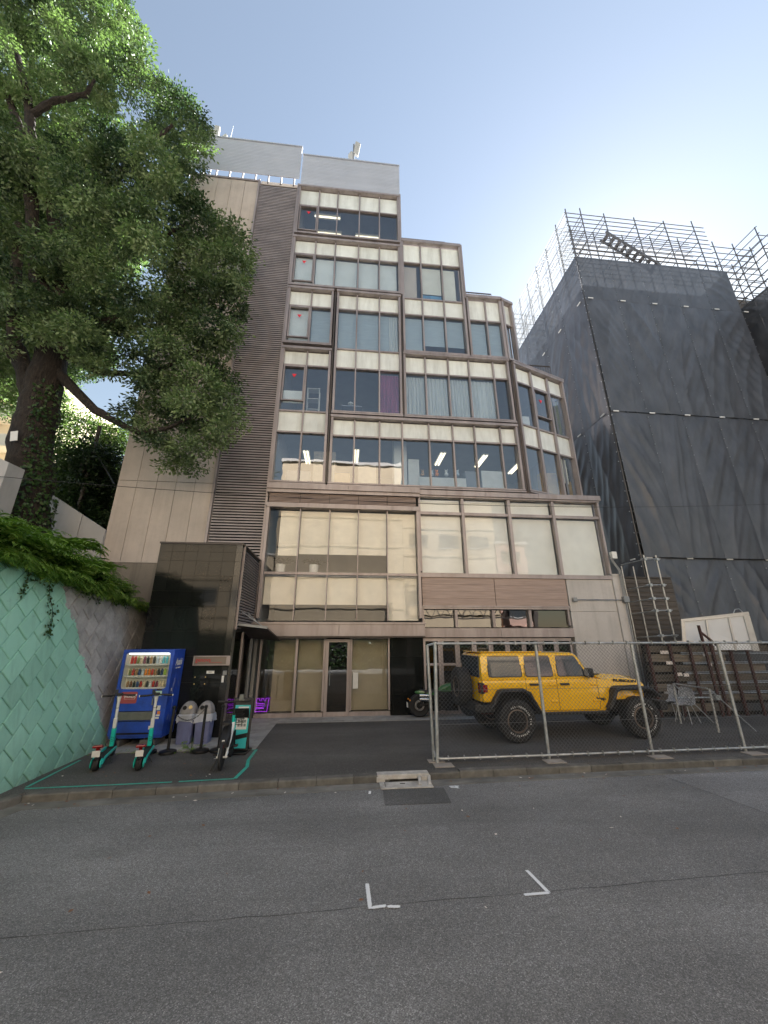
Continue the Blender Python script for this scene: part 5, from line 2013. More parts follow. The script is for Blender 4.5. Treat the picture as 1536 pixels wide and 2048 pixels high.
# trestle of galvanised pipes
A1, A2 = atz(1362, 1447, 0), atz(1438, 1465, 0)
T1 = Vector((A1.x + .05, A1.y + .0, 0))
TF = thing('pipe_trestle', 'galvanised pipe trestle frame standing beside the hoarding', 'trestle', ((A1.x + A2.x) / 2, (A1.y + A2.y) / 2, 0), world=True)
ht = .98
tA, tB = A1 + Vector((.05, .02, ht)), A2 + Vector((.05, .02, ht - .02))
B1, B2 = atz(1428, 1446, 0), atz(1512, 1463, 0)
pipe(A1, tA, 'leg', .026, 'galvanised pipe', TF)
pipe(A2, tB, 'leg', .026, 'galvanised pipe', TF)
pipe(tA - Vector((0, .06, 0)), tB + Vector((0, .06, 0)), 'top_rail', .022, 'galvanised pipe', TF)
pipe(B1, tA, 'stay', .014, 'galvanised pipe', TF)
pipe(B2, tB, 'stay', .014, 'galvanised pipe', TF)
pipe((tA.x, tA.y, .62), (tA.x + 1.3, tA.y + .1, .6), 'side_rail', .02, 'galvanised pipe', TF)
MB().box(tA.x + 1.2, tA.x + 1.36, tA.y + .02, tA.y + .14, .54, .66).build('coupler', 'galvanised pipe', TF)

# shell chairs with a speckled pattern
def speck():
    m, nt, p, out = _new('speckled shell')
    tc = nt.nodes.new('ShaderNodeTexCoord')
    mp = nt.nodes.new('ShaderNodeMapping')
    mp.inputs['Scale'].default_value = (1, 1, 1)
    nt.links.new(tc.outputs['Object'], mp.inputs[0])
    n = _noise(nt, mp.outputs[0], 38, 2, .5)
    c = _ramp(nt, n, [(0.44, (0.2, 0.205, 0.215)), (0.54, (0.46, 0.47, 0.49))])
    nt.links.new(c, p.inputs['Base Color'])
    p.inputs['Roughness'].default_value = .5
    MATS['speckled shell'] = m


speck()


def shell_chair(loc, rz, label):
    t_ = thing('shell_chair', label, 'chair', loc, rz, 'speckled grey shell chairs by the hoarding')
    rings = []
    prof = [(-.22, .44), (-.18, .425), (-.05, .42), (.08, .43), (.15, .48), (.19, .58), (.22, .72), (.24, .84), (.245, .87)]
    wid = [.17, .21, .22, .22, .215, .21, .20, .17, .08]
    for (y, z), w in zip(prof, wid):
        row = []
        for i in range(9):
            u = -1 + 2 * i / 8
            lift = .035 * u * u
            row.append((w * u, y - lift * (1 if z > .5 else 0) * .8, z + lift * (1 if z < .5 else .2)))
        rings.append(row)
    mb = MB()
    vs = [p for r_ in rings for p in r_]
    back = [(p[0], p[1] + .008, p[2] - .01) for p in vs]
    k = 9
    fs = [(r_ * k + i, r_ * k + i + 1, (r_ + 1) * k + i + 1, (r_ + 1) * k + i) for r_ in range(len(rings) - 1) for i in range(k - 1)]
    mb.add(vs + back, fs + [tuple(len(vs) + a for a in f[::-1]) for f in fs])
    n, m_ = len(rings), len(vs)
    rim = [i for i in range(k)] + [r_ * k + k - 1 for r_ in range(1, n)] + [(n - 1) * k + i for i in range(k - 2, -1, -1)] + [r_ * k for r_ in range(n - 2, 0, -1)]
    for a, b_ in zip(rim, rim[1:] + rim[:1]):
        mb.f.append((a, b_, b_ + m_, a + m_))
    mb.build('shell', 'speckled shell', t_, smooth=True)
    for sx in (-1, 1):
        for sy in (-1, 1):
            MB().tube([(sx * .12, sy * .1, .42), (sx * .21, sy * .2, 0)], .01, 6).build('leg', 'galvanised pipe', t_)
    return t_


for (px, py, rz, lab) in ((1304, 1392, -70, 'leftmost speckled grey shell chair behind the front wheel'), (1336, 1401, -62, 'middle speckled grey shell chair left of the trestle leg'), (1368, 1408, -72, 'right hand speckled grey shell chair half hidden by the trestle leg')):
    p = atz(px, py, .45)
    shell_chair((p.x, p.y, 0), R(rz), lab)
# ------------------------------------------------------------------ yellow off-road car
M('yellow paint', (0.98, 0.55, 0.008), 0.22, var=0.03, vs=2, coat=1.0, spec=.5)
M('black plastic', (0.014, 0.014, 0.015), 0.6, var=.3, vs=20)
M('tyre rubber', (0.017, 0.017, 0.018), 0.8, var=.35, vs=25, bump=.2, bs=90)
M('rim black', (0.012, 0.012, 0.013), 0.6, spec=.3)
M('rim bronze', (0.17, 0.13, 0.105), 0.5, metal=.3, var=.15, vs=15)
M('white print', (0.72, 0.72, 0.70), 0.6)
M('black print', (0.01, 0.01, 0.01), 0.5)
M('chassis black', (0.008, 0.008, 0.008), 0.8)
M('red lens', (0.22, 0.006, 0.008), 0.2, spec=.7)
M('amber lens', (0.7, 0.25, 0.02), 0.25)
M('mirror glass', (0.5, 0.52, 0.55), 0.03, metal=1.0)
M('chrome', (0.75, 0.75, 0.74), 0.12, metal=1.0)
M('seat fabric', (0.03, 0.03, 0.032), 0.8)
glass('car glass', (0.16, 0.18, 0.19), 2.1)
glass('privacy glass', (0.07, 0.07, 0.075), 2.1)


def glyph(ch, size, bold=0.0):
    cu = bpy.data.curves.new('g', 'FONT')
    cu.body = ch
    cu.size = size
    cu.resolution_u = 2
    cu.offset = bold
    cu.align_x = 'CENTER'
    t = bpy.data.objects.new('g', cu)
    COL.objects.link(t)
    bpy.context.view_layer.update()
    me = bpy.data.meshes.new_from_object(t.evaluated_get(bpy.context.evaluated_depsgraph_get()))
    vs = [tuple(v.co) for v in me.vertices]
    fs = [tuple(p.vertices) for p in me.polygons]
    bpy.data.objects.remove(t)
    return vs, fs


GL = {}


def arc_text(mb, s_, rad, a0, size, y, step):
    """letters round a circle in the x-z plane, facing -y"""
    for i, ch in enumerate(s_):
        if ch == ' ':
            continue
        if (ch, size) not in GL:
            GL[(ch, size)] = glyph(ch, size, .002)
        vs, fs = GL[(ch, size)]
        a = a0 - i * step
        er = Vector((math.cos(a), 0, math.sin(a)))
        et = Vector((math.sin(a), 0, -math.cos(a)))
        mb.add([et * v[0] + er * (rad + v[1]) + Vector((0, y, 0)) for v in vs], fs)


TR, TW = 0.436, 0.31


def make_wheel(parent, cx, cy, side, rot=0.0, letters=True, spare=False):
    """wheel with axis along local y; side=-1 faces -y"""
    base = Matrix.Translation((cx, cy, TR))
    if spare:
        base = Matrix.Translation(spare) @ Matrix.Rotation(R(-90), 4, 'Z')
    mm = base @ Matrix.Rotation(R(90), 4, 'X')       # lathe z -> -y
    n = 60
    prof = [(.225, -.115), (.25, -.135), (.33, -.152), (.395, -.15), (.420, -.137), (.434, -.105), (.436, -.04), (.436, .04), (.434, .105), (.420, .137), (.395, .15), (.33, .152), (.25, .135), (.225, .115)]
    mb = MB()
    for i, (r_, z) in enumerate(prof):
        for j in range(n):
            rr_ = r_
            if 4 <= i <= 9:
                rr_ = r_ - (.017 if (j // 2 + (i % 2)) % 2 else 0)
            elif i in (3, 10):
                rr_ = r_ - (.012 if (j // 2) % 2 else 0)
            t = 2 * math.pi * j / n
            mb.v.append(tuple(mm @ Vector((rr_ * math.cos(t), rr_ * math.sin(t), z))))
    k = len(prof)
    for i in range(k):
        i2 = (i + 1) % k
        for j in range(n):
            j2 = (j + 1) % n
            mb.f.append((i * n + j, i * n + j2, i2 * n + j2, i2 * n + j))
    w = mb.build('wheel', 'tyre rubber', parent, smooth=True)
    zz = .118
    ring = MB().lathe([(.224, .10), (.234, .132), (.212, .140), (.204, .11), (.224, .10)], 36, mm, cap=False)
    ring.build('rim', 'rim bronze', w, smooth=True)
    disk = MB().lathe([(.203, .105), (.175, .07), (.165, .075), (.09, .10), (.075, .105), (.06, .125), (0.0001, .13)], 32, mm)
    disk.build('wheel_disc', 'rim black', w, smooth=True)
    for q in range(8):
        a = q * math.pi / 4 + rot
        p0 = mm @ Vector((.07 * math.cos(a), .07 * math.sin(a), .118))
        p1 = mm @ Vector((.195 * math.cos(a), .195 * math.sin(a), .118))
        MB().bar(p0, p1, .03, .02).build('spoke', 'rim black', w)
    if letters:
        lt = MB()
        arc_text(lt, 'ALL-TERRAIN T/A', .272, R(100) + rot, .052, -.154, R(9.2))
        arc_text(lt, 'BFGoodrich', .272, R(-62) + rot, .052, -.154, R(9.6))
        lt.v = [tuple(base @ Vector(v)) for v in lt.v]
        lt.build('tyre_lettering', 'white print', w, kind='stuff')
    return w


JP = thing('off_road_car', 'bright yellow lifted four door off-road car parked behind the chain link fence', 'car', (3.85, 9.98, 0), R(1.2))
HB = .765                                       # half width at the belt


def side_y(z):
    return HB - max(0, z - 1.24) * .17


# tub with arch cut-outs
tub = [(-.70, .80), (-.52, .80), (-.44, .93), (-.30, 1.03), (.22, 1.03), (.40, .93), (.52, .76), (.60, .60), (.66, .575), (2.20, .575), (2.27, .66), (2.36, .90), (2.36, 1.235), (2.05, 1.262), (-.70, 1.25)]
mb = MB().prism(tub, -HB, HB, 'y')
body = mb.build('body', 'yellow paint', JP, bevel=.03, seg=3, smooth=True)
# hood and engine box
rings = []
for (xx, hw, z0, z1) in ((2.34, .70, .80, 1.262), (2.60, .69, .80, 1.29), (3.0, .65, .80, 1.275), (3.30, .61, .80, 1.225), (3.40, .59, .80, 1.16)):
    rings.append([(xx, -hw, z0), (xx, -hw, z1 - .10), (xx, -hw + .035, z1 - .03), (xx, -hw * .55, z1 + .01), (xx, -hw * .45, z1 + .035), (xx, hw * .45, z1 + .035), (xx, hw * .55, z1 + .01), (xx, hw - .035, z1 - .03), (xx, hw, z1 - .10), (xx, hw, z0)])
hood = MB().loft(rings).build('hood', 'yellow paint', JP, smooth=True)
MB().prism([(3.395, .62), (3.395, 1.12), (3.44, 1.10), (3.47, .66)], -.56, .56, 'y').build('grille', 'yellow paint', JP, bevel=.02, smooth=True)
for i in range(7):
    MB().box(3.44, 3.475, -.30 + i * .1 - .028, -.30 + i * .1 + .028, .74, 1.05).build('grille_slot', 'black plastic', hood)
for s_ in (-1, 1):
    MB().lathe([(.0001, .0), (.09, .0), (.095, .03), (.085, .05), (.0001, .06)], 20, Matrix.Translation((3.44, s_ * .44, .94)) @ Matrix.Rotation(R(90), 4, 'Y')).build('headlight', 'chrome', JP, smooth=True)
# cabin
rings = []
for (z, hw, xa, xb) in ((1.245, HB - .005, -.70, 2.07), (1.50, .725, -.695, 1.935), (1.74, .69, -.68, 1.80), (1.80, .668, -.655, 1.74), (1.835, .62, -.60, 1.66), (1.85, .50, -.45, 1.5)):
    rings.append([(xa, -hw, z), (xb - .1, -hw, z), (xb, -hw + .10, z), (xb, hw - .10, z), (xb - .1, hw, z), (xa, hw, z)])
cab = MB().loft(rings).build('hard_top', 'yellow paint', JP, bevel=.02, seg=2, smooth=True)
MB().box(-.66, .9, -.60, .60, 1.846, 1.866).build('roof_skin', 'yellow paint', cab, bevel=.008)


def side_window(poly, s_, mat, name='window', grow=.0):
    a = [(u, s_ * (side_y(w) + .010 + grow), w) for u, w in poly]
    b_ = [(u, s_ * (side_y(w) - .02), w) for u, w in poly]
    return MB().loft([a, b_]).build(name, mat, JP)


def rpoly(pts, r=.045, n=3):
    """round the corners of a polygon"""
    out = []
    k = len(pts)
    for i in range(k):
        p, a, b_ = Vector(pts[i]), Vector(pts[i - 1]), Vector(pts[(i + 1) % k])
        u, w = (a - p).normalized() * r, (b_ - p).normalized() * r
        for j in range(n + 1):
            t = j / n
            q = (p + u) * (1 - t) ** 2 + p * 2 * t * (1 - t) + (p + w) * t ** 2
            out.append((q.x, q.y))
    return out


def grown(pts, g):
    c = Vector((sum(p[0] for p in pts) / len(pts), sum(p[1] for p in pts) / len(pts)))
    return [(p[0] + g * (1 if p[0] > c.x else -1), p[1] + g * (1 if p[1] > c.y else -1)) for p in pts]


WINS = [([(-.52, 1.33), (.26, 1.33), (.26, 1.755), (-.52, 1.755)], 'privacy glass'), ([(.37, 1.33), (1.02, 1.33), (1.02, 1.755), (.37, 1.755)], 'privacy glass'), ([(1.16, 1.33), (1.86, 1.33), (1.66, 1.755), (1.16, 1.755)], 'car glass')]
for s_ in (-1, 1):
    for pts, mt in WINS:
        side_window(rpoly(grown(pts, .018), .06), s_, 'black plastic', 'window_seal', -.004)
        side_window(rpoly(pts), s_, 'far glass' if mt == 'privacy glass' else 'far glass', 'window')
M('windscreen glass', (0.03, 0.035, 0.04), 0.04, spec=.8)
MB().add([(2.055, -.60, 1.29), (2.055, .60, 1.29), (1.80, .54, 1.77), (1.80, -.54, 1.77), (2.025, -.60, 1.28), (2.025, .60, 1.28), (1.77, .54, 1.76), (1.77, -.54, 1.76)],
         [(0, 1, 2, 3), (7, 6, 5, 4), (0, 4, 5, 1), (1, 5, 6, 2), (2, 6, 7, 3), (3, 7, 4, 0)]).build('windscreen', 'windscreen glass', JP)
# rear: dark glass gate, tail lamps, spare wheel
MB().box(-.715, -.68, -.62, .62, 1.30, 1.77).build('rear_window', 'far glass', JP, bevel=.02)
MB().box(-.722, -.69, -.64, .64, .80, 1.27).build('tailgate', 'yellow paint', JP, bevel=.015)
for s_ in (-1, 1):
    tl = MB().box(-.755, -.66, s_ * .70 - .095, s_ * .70 + .095, .98, 1.20).build('tail_lamp', 'black plastic', JP, bevel=.015)
    MB().box(-.763, -.70, s_ * .70 - .07, s_ * .70 + .07, 1.0, 1.18).build('lens', 'red lens', tl, bevel=.01)
    MB().box(-.70, -.60, s_ * .795 - .012, s_ * .795 + .004, 1.01, 1.17).build('side_lens', 'red lens', tl)
sp = make_wheel(JP, 0, 0, -1, .2, False, spare=(-.93, .08, 1.06))
MB().tube([(-.70, .08, 1.06), (-.90, .08, 1.06)], .07, 10).build('spare_carrier', 'black plastic', JP)
MB().bar((-.80, -.72, .68), (-.80, .72, .68), .2, .17).build('rear_bumper', 'black plastic', JP, bevel=.03)
for s_ in (-1, 1):
    MB().bar((-.72, s_ * .66, .66), (-.48, s_ * .80, .70), .16, .16).build('bumper_corner', 'black plastic', JP, bevel=.02)
MB().bar((-.70, -.55, .55), (-.50, -.75, .575), .03, .03).build('tow_bar', 'rust red steel', JP)
MB().bar((3.68, -.78, .66), (3.68, .78, .66), .2, .2).build('front_bumper', 'black plastic', JP, bevel=.03)
MB().bar((3.45, 0, .62), (3.7, 0, .62), .6, .1).build('bumper_bracket', 'black plastic', JP)
# flares: trapezoid arches standing out over the tyres
for s_ in (-1, 1):
    for name, pts in (('rear_flare', [(-.62, .74), (-.54, .80), (-.38, 1.045), (-.28, 1.085), (.24, 1.085), (.37, 1.02), (.60, .60)]), ('front_flare', [(2.20, .66), (2.30, .80), (2.44, 1.06), (2.54, 1.10), (3.20, 1.10), (3.40, 1.05), (3.56, .90)])):
        o_ = [Vector((p[0], 0, p[1])) for p in pts]
        c = Vector((sum(p.x for p in o_) / len(o_), 0, .55))
        rings = []
        for p in o_:
            inn = p + (c - p).normalized() * .075
            y0 = .62 if name == 'front_flare' else .74
            rings.append([(p.x, s_ * y0, p.z), (p.x, s_ * .90, p.z - .012), (p.x * .97 + c.x * .03, s_ * .925, p.z - .05), (inn.x, s_ * .90, inn.z - .02), (inn.x, s_ * y0, inn.z)])
        MB().loft(rings).build(name, 'black plastic', JP, bevel=.006, smooth=True)
        MB().prism([(p[0] * .98 + c.x * .02, p[1] - .03) for p in pts] + [(pts[-1][0] - .06, .55), (pts[0][0] + .06, .6)], s_ * .50, s_ * .60, 'y').build('wheel_well', 'chassis black', JP)
# rocker rail, chassis, axles
for s_ in (-1, 1):
    MB().bar((.62, s_ * .775, .545), (2.26, s_ * .775, .545), .06, .05).build('rock_rail', 'black plastic', JP, bevel=.012)
    MB().bar((.62, s_ * .79, .582), (2.24, s_ * .79, .582), .016, .012).build('rail_trim', 'rim bronze', JP)
MB().box(-.62, 3.4, -.42, .42, .50, .62).build('chassis', 'chassis black', JP)
MB().box(.4, 2.3, -.70, .70, .53, .575).build('floor_pan', 'chassis black', JP)
for xx in (0, 3.02):
    MB().tube([(xx, -.68, TR), (xx, .68, TR)], .06, 10).build('axle', 'chassis black', JP)
    MB().lathe([(.0001, -.13), (.12, -.08), (.14, 0), (.12, .08), (.0001, .13)], 14, Matrix.Translation((xx, .15, TR)) @ Matrix.Rotation(R(90), 4, 'Y')).build('differential', 'chassis black', JP, smooth=True)
    for s_ in (-1, 1):
        MB().tube([(xx + .06, s_ * .55, TR), (xx + .02, s_ * .48, .98)], .035, 8).build('shock_absorber', 'galvanised pipe', JP)
for xx, rt_ in ((0, .3), (3.02, 1.2)):
    make_wheel(JP, xx, -.755, -1, rt_, True)
    make_wheel(JP, xx, .755, 1, rt_, False)
# door seams, handles, hinges, mirrors, latches
for s_ in (-1, 1):
    for pts in ([(.335, 1.25), (.335, .98), (.53, .79), (.62, .61)], [(1.09, 1.25), (1.09, .62)], [(2.09, 1.24), (2.09, .70), (2.05, .61)], [(.63, .612), (2.04, .612)]):
        for a, b_ in zip(pts, pts[1:]):
            MB().bar((a[0], s_ * (HB + .001), a[1]), (b_[0], s_ * (HB + .001), b_[1]), .006, .007).build('door_seam', 'chassis black', body)
    for (a, b_) in ((.335, 1.765), (1.09, 1.765)):
        MB().bar((a, s_ * (side_y(1.26) + .003), 1.26), (a, s_ * (side_y(1.78) + .003), 1.78), .006, .006).build('pillar_seam', 'chassis black', cab)
    for xx in (.42, 1.17):
        h = MB().bar((xx, s_ * (HB + .02), 1.155), (xx + .21, s_ * (HB + .02), 1.155), .035, .045).build('door_handle', 'black plastic', JP, bevel=.008)
    for xx in (.96, 1.98):
        for zz in (1.14, .80):
            MB().bar((xx - .06, s_ * (HB + .012), zz), (xx + .12, s_ * (HB + .012), zz), .03, .05).build('hinge', 'yellow paint', JP, bevel=.01)
    m = MB().box(1.80, 1.93, s_ * .86 - .10, s_ * .86 + .10, 1.30, 1.50).build('mirror', 'black plastic', JP, bevel=.04, seg=3, smooth=True)
    MB().box(1.795, 1.80, s_ * .86 - .08, s_ * .86 + .08, 1.32, 1.48).build('mirror_pane', 'mirror glass', m)
    MB().bar((1.90, s_ * .74, 1.30), (1.88, s_ * .83, 1.33), .05, .05).build('mirror_arm', 'black plastic', m)
    MB().bar((2.06, s_ * .715, 1.25), (2.10, s_ * .712, 1.13), .03, .03).build('hood_latch', 'black plastic', JP)
    for xx in (2.16, 2.26):
        MB().box(xx, xx + .05, s_ * .712 - .01, s_ * .712 + .01, 1.20, 1.225).build('cowl_clip', 'yellow paint', JP)
MB().box(2.1, 2.5, -.3, .3, 1.30, 1.33).build('wiper_cowl', 'black plastic', JP)
for yy in (-.4, .15):
    MB().tube([(2.1, yy, 1.31), (1.98, yy + .45, 1.42)], .01, 5).build('wiper', 'black plastic', JP)
t_ = text('hood_lettering', 'RUBICON', .12, 'black print', JP, (2.86, -.682, 1.195), (R(90), R(3.5), R(3.5)), .002, scale=(1.18, .62, 1), world=False, bold=.006)
text('fender_badge', 'Jeep', .13, 'black print', JP, (2.12, -.775, .835), (R(90), 0, 0), .004, scale=(1, .8, 1), world=False, bold=.004)
# a hint of seats through the front glass is hidden by its dark tint

# ------------------------------------------------------------------ chain link fence
FY = 7.95
CF = thing('chain_link_fence', 'galvanised chain link fence on pipe posts along the kerb', 'fence', (6, FY, 0), world=True)
M('fence wire', (0.13, 0.132, 0.135), 0.5, metal=.4)
posts = [1.83, 3.92, 6.05, 8.07, 10.1, 12.1, 14.1]
fy = lambda x: FY + .012 * (x - 1.8) * (1 if x > 6 else .3)
for i, xx in enumerate(posts):
    MB().tube([(xx - (.05 if i == 0 else 0), fy(xx), 0.0), (xx, fy(xx), 2.09)], .030 if i else .034, 10).build('post', 'galvanised pipe', CF, smooth=True)
MB().tube([(1.74, FY + .1, 0), (1.69, FY + .1, 2.03)], .03, 10).build('post', 'galvanised pipe', CF, smooth=True)
MB().tube([(1.69, FY + .1, 2.02), (1.83, FY, 2.06)], .022, 8).build('corner_rail', 'galvanised pipe', CF)
MB().tube([(1.74, FY + .1, .18), (1.75, FY + .03, .1), (1.80, FY - .01, .075), (1.9, FY, .07)], .022, 8).build('corner_rail', 'galvanised pipe', CF, smooth=True)
for a, b_ in zip(posts, posts[1:]):
    MB().tube([(a, fy(a) - .04, 2.055), (b_, fy(b_) - .04, 2.055)], .022, 8).build('top_rail', 'galvanised pipe', CF)
    MB().tube([(a, fy(a) - .04, .075), (b_, fy(b_) - .04, .075)], .020, 8).build('bottom_rail', 'galvanised pipe', CF)
    for k in range(7):
        xx = a + (b_ - a) * (k + .5) / 7
        for zz in (2.055, .075):
            MB().bar((xx, fy(xx) - .04, zz - .03), (xx, fy(xx) - .04, zz + .045), .012, .056).build('tie', 'galvanised pipe', CF)
for zz in (.62, 1.2):
    MB().tube([(1.8, fy(1.8), zz), (6.05, fy(6), zz + .01), (14.1, fy(14.1), zz)], .0035, 5).build('tension_wire', 'fence wire', CF)
mb = MB()
z0, z1, dg = .09, 2.045, .078
hh = z1 - z0
x_ = 1.80 - hh
while x_ < 14.1:
    for sgn in (1, -1):
        xa, xb = x_, x_ + hh
        za, zb = (z0, z1) if sgn == 1 else (z1, z0)
        if xa < 1.80:
            t = (1.80 - xa) / (xb - xa)
            za, xa = za + (zb - za) * t, 1.80
        if xb > 14.1:
            t = (14.1 - xa) / (xb - xa)
            zb, xb = za + (zb - za) * t, 14.1
        if xb - xa > .02:
            mb.tube([(xa, fy(xa) + .002 * sgn, za), (xb, fy(xb) + .002 * sgn, zb)], .0025, 4, cap=False)
    x_ += dg
mb.build('wire_mesh', 'fence wire', CF, kind='stuff')
M('base tile', (0.34, 0.31, 0.28), 0.8, var=.25, vs=8, dirt=((.15, .13, .11), 4, (1, 1, 1)))
for i, xx in enumerate(posts[:5]):
    yy = fy(xx)
    MB().box(xx - .17 + (.02 if i == 0 else 0), xx + .19, yy - .28, yy - .05, .001, .014).build('base_tile', 'base tile', CF)
    if i == 0:
        MB().box(xx - .2, xx + .1, yy + .0, yy + .2, .001, .014).build('base_tile', 'base tile', CF)
# ------------------------------------------------------------------ vending machine
M('vending blue', (0.025, 0.085, 0.5), 0.38, var=.12, vs=2.5, coat=.2, dirt=((.02, .03, .09), 3, (1, 1, 1)))
M('vending cream', (0.78, 0.76, 0.70), .5, var=.05, vs=5)
M('vending grey', (0.155, 0.165, 0.15), .45, var=.15, vs=8)
M('red label', (0.36, 0.075, 0.08), .5, var=.1, vs=10)
M('mint label', (0.45, 0.66, 0.55), .5)
M('orange label', (0.75, 0.25, 0.04), .5)
VX0, VX1, VY0, VY1, VZ0, VZ1 = -4.88, -3.79, 9.72, 10.36, .16, 1.94
VM = thing('vending_machine', 'blue drinks vending machine standing on concrete blocks by the wall', 'vending machine', ((VX0 + VX1) / 2, 10.05, 0), world=True)
MB().box(VX0, VX1, VY0 + .24, VY1, VZ0, VZ1).build('cabinet', 'vending blue', VM, bevel=.01)
DF = VY0
dr = MB()
wx0, wx1, wz0, wz1 = VX0 + .055, VX1 - .07, 1.12, 1.87
# door front with a window opening
for (a, b_, c, d) in ((VX0, VX1, VZ0 + .1, wz0), (VX0, VX1, wz1, VZ1), (VX0, wx0, wz0, wz1), (wx1, VX1, wz0, wz1)):
    pass
outer = rrect(VX0, VX1, VZ0 + .06, VZ1, .02, 3)
inner = rrect(wx0, wx1, wz0, wz1, .06, 3)
n_ = len(outer)


def ring_slab(name, y0, y1, mat):
    r_ = MB()
    for yy in (y0, y1):
        r_.v += [(p[0], yy, p[1]) for p in outer] + [(p[0], yy, p[1]) for p in inner]
    for i in range(n_):
        j = (i + 1) % n_
        r_.f.append((i, j, n_ + j, n_ + i))
        r_.f.append((2 * n_ + i, 3 * n_ + i, 3 * n_ + j, 2 * n_ + j))
        r_.f.append((i, 2 * n_ + i, 2 * n_ + j, j))
        r_.f.append((n_ + i, n_ + j, 3 * n_ + j, 3 * n_ + i))
    return r_.build(name, mat, VM)


ring_slab('door', DF, DF + .05, 'vending blue')
outer = rrect(VX0 + .002, VX1 - .002, VZ0, VZ1 - .002, .02, 3)
inner = rrect(wx0 - .014, wx1 + .014, wz0 - .014, wz1 + .014, .06, 3)
ring_slab('door_body', DF + .053, DF + .239, 'vending blue')
cav = MB()
cy1 = DF + .22
cav.box(wx0 - .01, wx1 + .01, cy1, cy1 + .01, wz0 - .01, wz1 + .01)
cav = cav.build('display_back', 'vending cream', VM)
MB().box(wx0 - .012, wx0, DF + .039, cy1, wz0, wz1).build('display_side', 'vending cream', VM)
MB().box(wx1, wx1 + .012, DF + .039, cy1, wz0, wz1).build('display_side', 'vending cream', VM)
MB().box(wx0, wx1, DF + .039, cy1, wz1, wz1 + .012).build('display_top', 'vending cream', VM)
MB().box(wx0, wx1, DF + .039, cy1, wz0 - .012, wz0).build('display_floor', 'vending cream', VM)
emission('display lamp', (1.0, .98, .92), .5)
MB().box(wx0 + .05, wx1 - .05, DF + .05, DF + .07, wz1 - .035, wz1 - .005).build('display_lamp', 'display lamp', VM)
glass('display glass', (.95, .96, .95), 1.45)
MB().prism(rrect(wx0 - .004, wx1 + .004, wz0 - .004, wz1 + .004, .06, 3), DF + .006, DF + .012, 'y').build('display_pane', 'display glass', VM)
drinks = ['red', 'red', 'olive', 'cream', 'plum', 'black', 'tan', 'black', 'pale', 'white', 'aqua', 'aqua',
          'olive', 'red', 'tan', 'navy', 'pale', 'orange', 'orange', 'red', 'tan', 'black', 'navy', 'lime',
          'tan', 'brown', 'black', 'navy', 'red', 'cream', 'black', 'white', 'red', 'plum', 'cream', 'cream']
dc = dict(red=(.5, .04, .03), olive=(.22, .25, .08), cream=(.7, .6, .42), plum=(.25, .07, .12), black=(.03, .03, .03), tan=(.42, .25, .12), pale=(.5, .6, .68), white=(.75, .75, .74), aqua=(.12, .5, .6), navy=(.04, .08, .2), orange=(.8, .25, .03), lime=(.4, .6, .1), brown=(.18, .08, .04))
cans = {}
for kname, col in dc.items():
    M('drink ' + kname, col, .35, var=.3, vs=40)
for row in range(3):
    zsh = wz0 + .03 + (2 - row) * .242
    MB().box(wx0 + .02, wx1 - .02, DF + .06, DF + .20, zsh - .02, zsh).build('shelf', 'vending cream', VM)
    for i in range(12):
        xx = wx0 + .10 + i * (wx1 - wx0 - .2) / 11.2
        kn = drinks[row * 12 + i]
        tall = .165 if row == 0 else (.14 if row == 1 else .13)
        if (kn, row) not in cans:
            o = MB().lathe([(.022, 0), (.027, .006), (.027, tall * .72), (.022, tall * .82), (.012, tall * .9), (.012, tall), (.0001, tall)], 10).build('sample_bottle', 'drink ' + kn)
            cans[(kn, row)] = o.data
            bpy.data.objects.remove(o)
        put(cans[(kn, row)], 'sample_bottle', VM, (xx, DF + .12, zsh + .002))
        MB().box(xx - .024, xx + .024, DF + .04, DF + .06, zsh - .036, zsh - .008).build('button', 'white plastic', VM)
# lower front: label, slots, dispensing flap, stickers
MB().prism(rrect(VX0 + .12, VX0 + .46, .84, 1.07, .03, 3), DF - .004, DF - .001, 'y').build('brand_plate', 'red label', VM)
text('brand_lettering', 'WONDA', .058, 'white print', VM, (VX0 + .31, DF - .006, .97), (R(90), 0, 0), .0008, bold=.001)
for (a, b_, c, d) in ((.20, .42, 1.005, 1.009), (.20, .42, .925, .929), (.20, .204, .929, 1.005), (.416, .42, .929, 1.005)):
    MB().box(VX0 + a, VX0 + b_, DF - .0055, DF - .0045, c, d).build('plate_line', 'white print', VM)
fl_ = MB().prism([(DF - .015, .52), (DF - .025, .66), (DF + .01, .68), (DF + .01, .50)], VX0 + .10, VX1 - .24, 'x').build('dispensing_flap', 'vending grey', VM)
MB().box(VX0 + .1, VX1 - .24, DF - .004, DF + .001, .675, .69).build('flap_shadow', 'black gap', VM)
MB().box(VX0 + .1, VX1 - .24, DF - .004, DF + .001, .485, .50).build('flap_shadow', 'black gap', VM)
for (a, b_, c, d, mt) in ((-.27, -.13, .98, 1.08, 'mint label'), (-.31, -.25, 1.03, 1.07, 'orange label'), (-.235, -.11, .70, .79, 'white plastic'), (-.16, -.10, .62, .68, 'orange label'), (-.18, -.10, .585, .615, 'white plastic'), (-.235, -.11, .53, .57, 'white plastic'), (-.29, -.21, .33, .40, 'vending cream'), (-.25, -.14, 1.09, 1.12, 'black plastic'), (-.31, -.28, .80, .97, 'vending grey')):
    MB().box(VX1 + a, VX1 + b_, DF - .004, DF - .001, c, d).build('sticker', mt, VM)
MB().prism([(VX0 + .1, .24), (VX1 - .25, .24), (VX1 - .28, .275), (VX0 + .13, .275)], DF - .004, DF, 'y').build('kick_vent', 'black gap', VM)
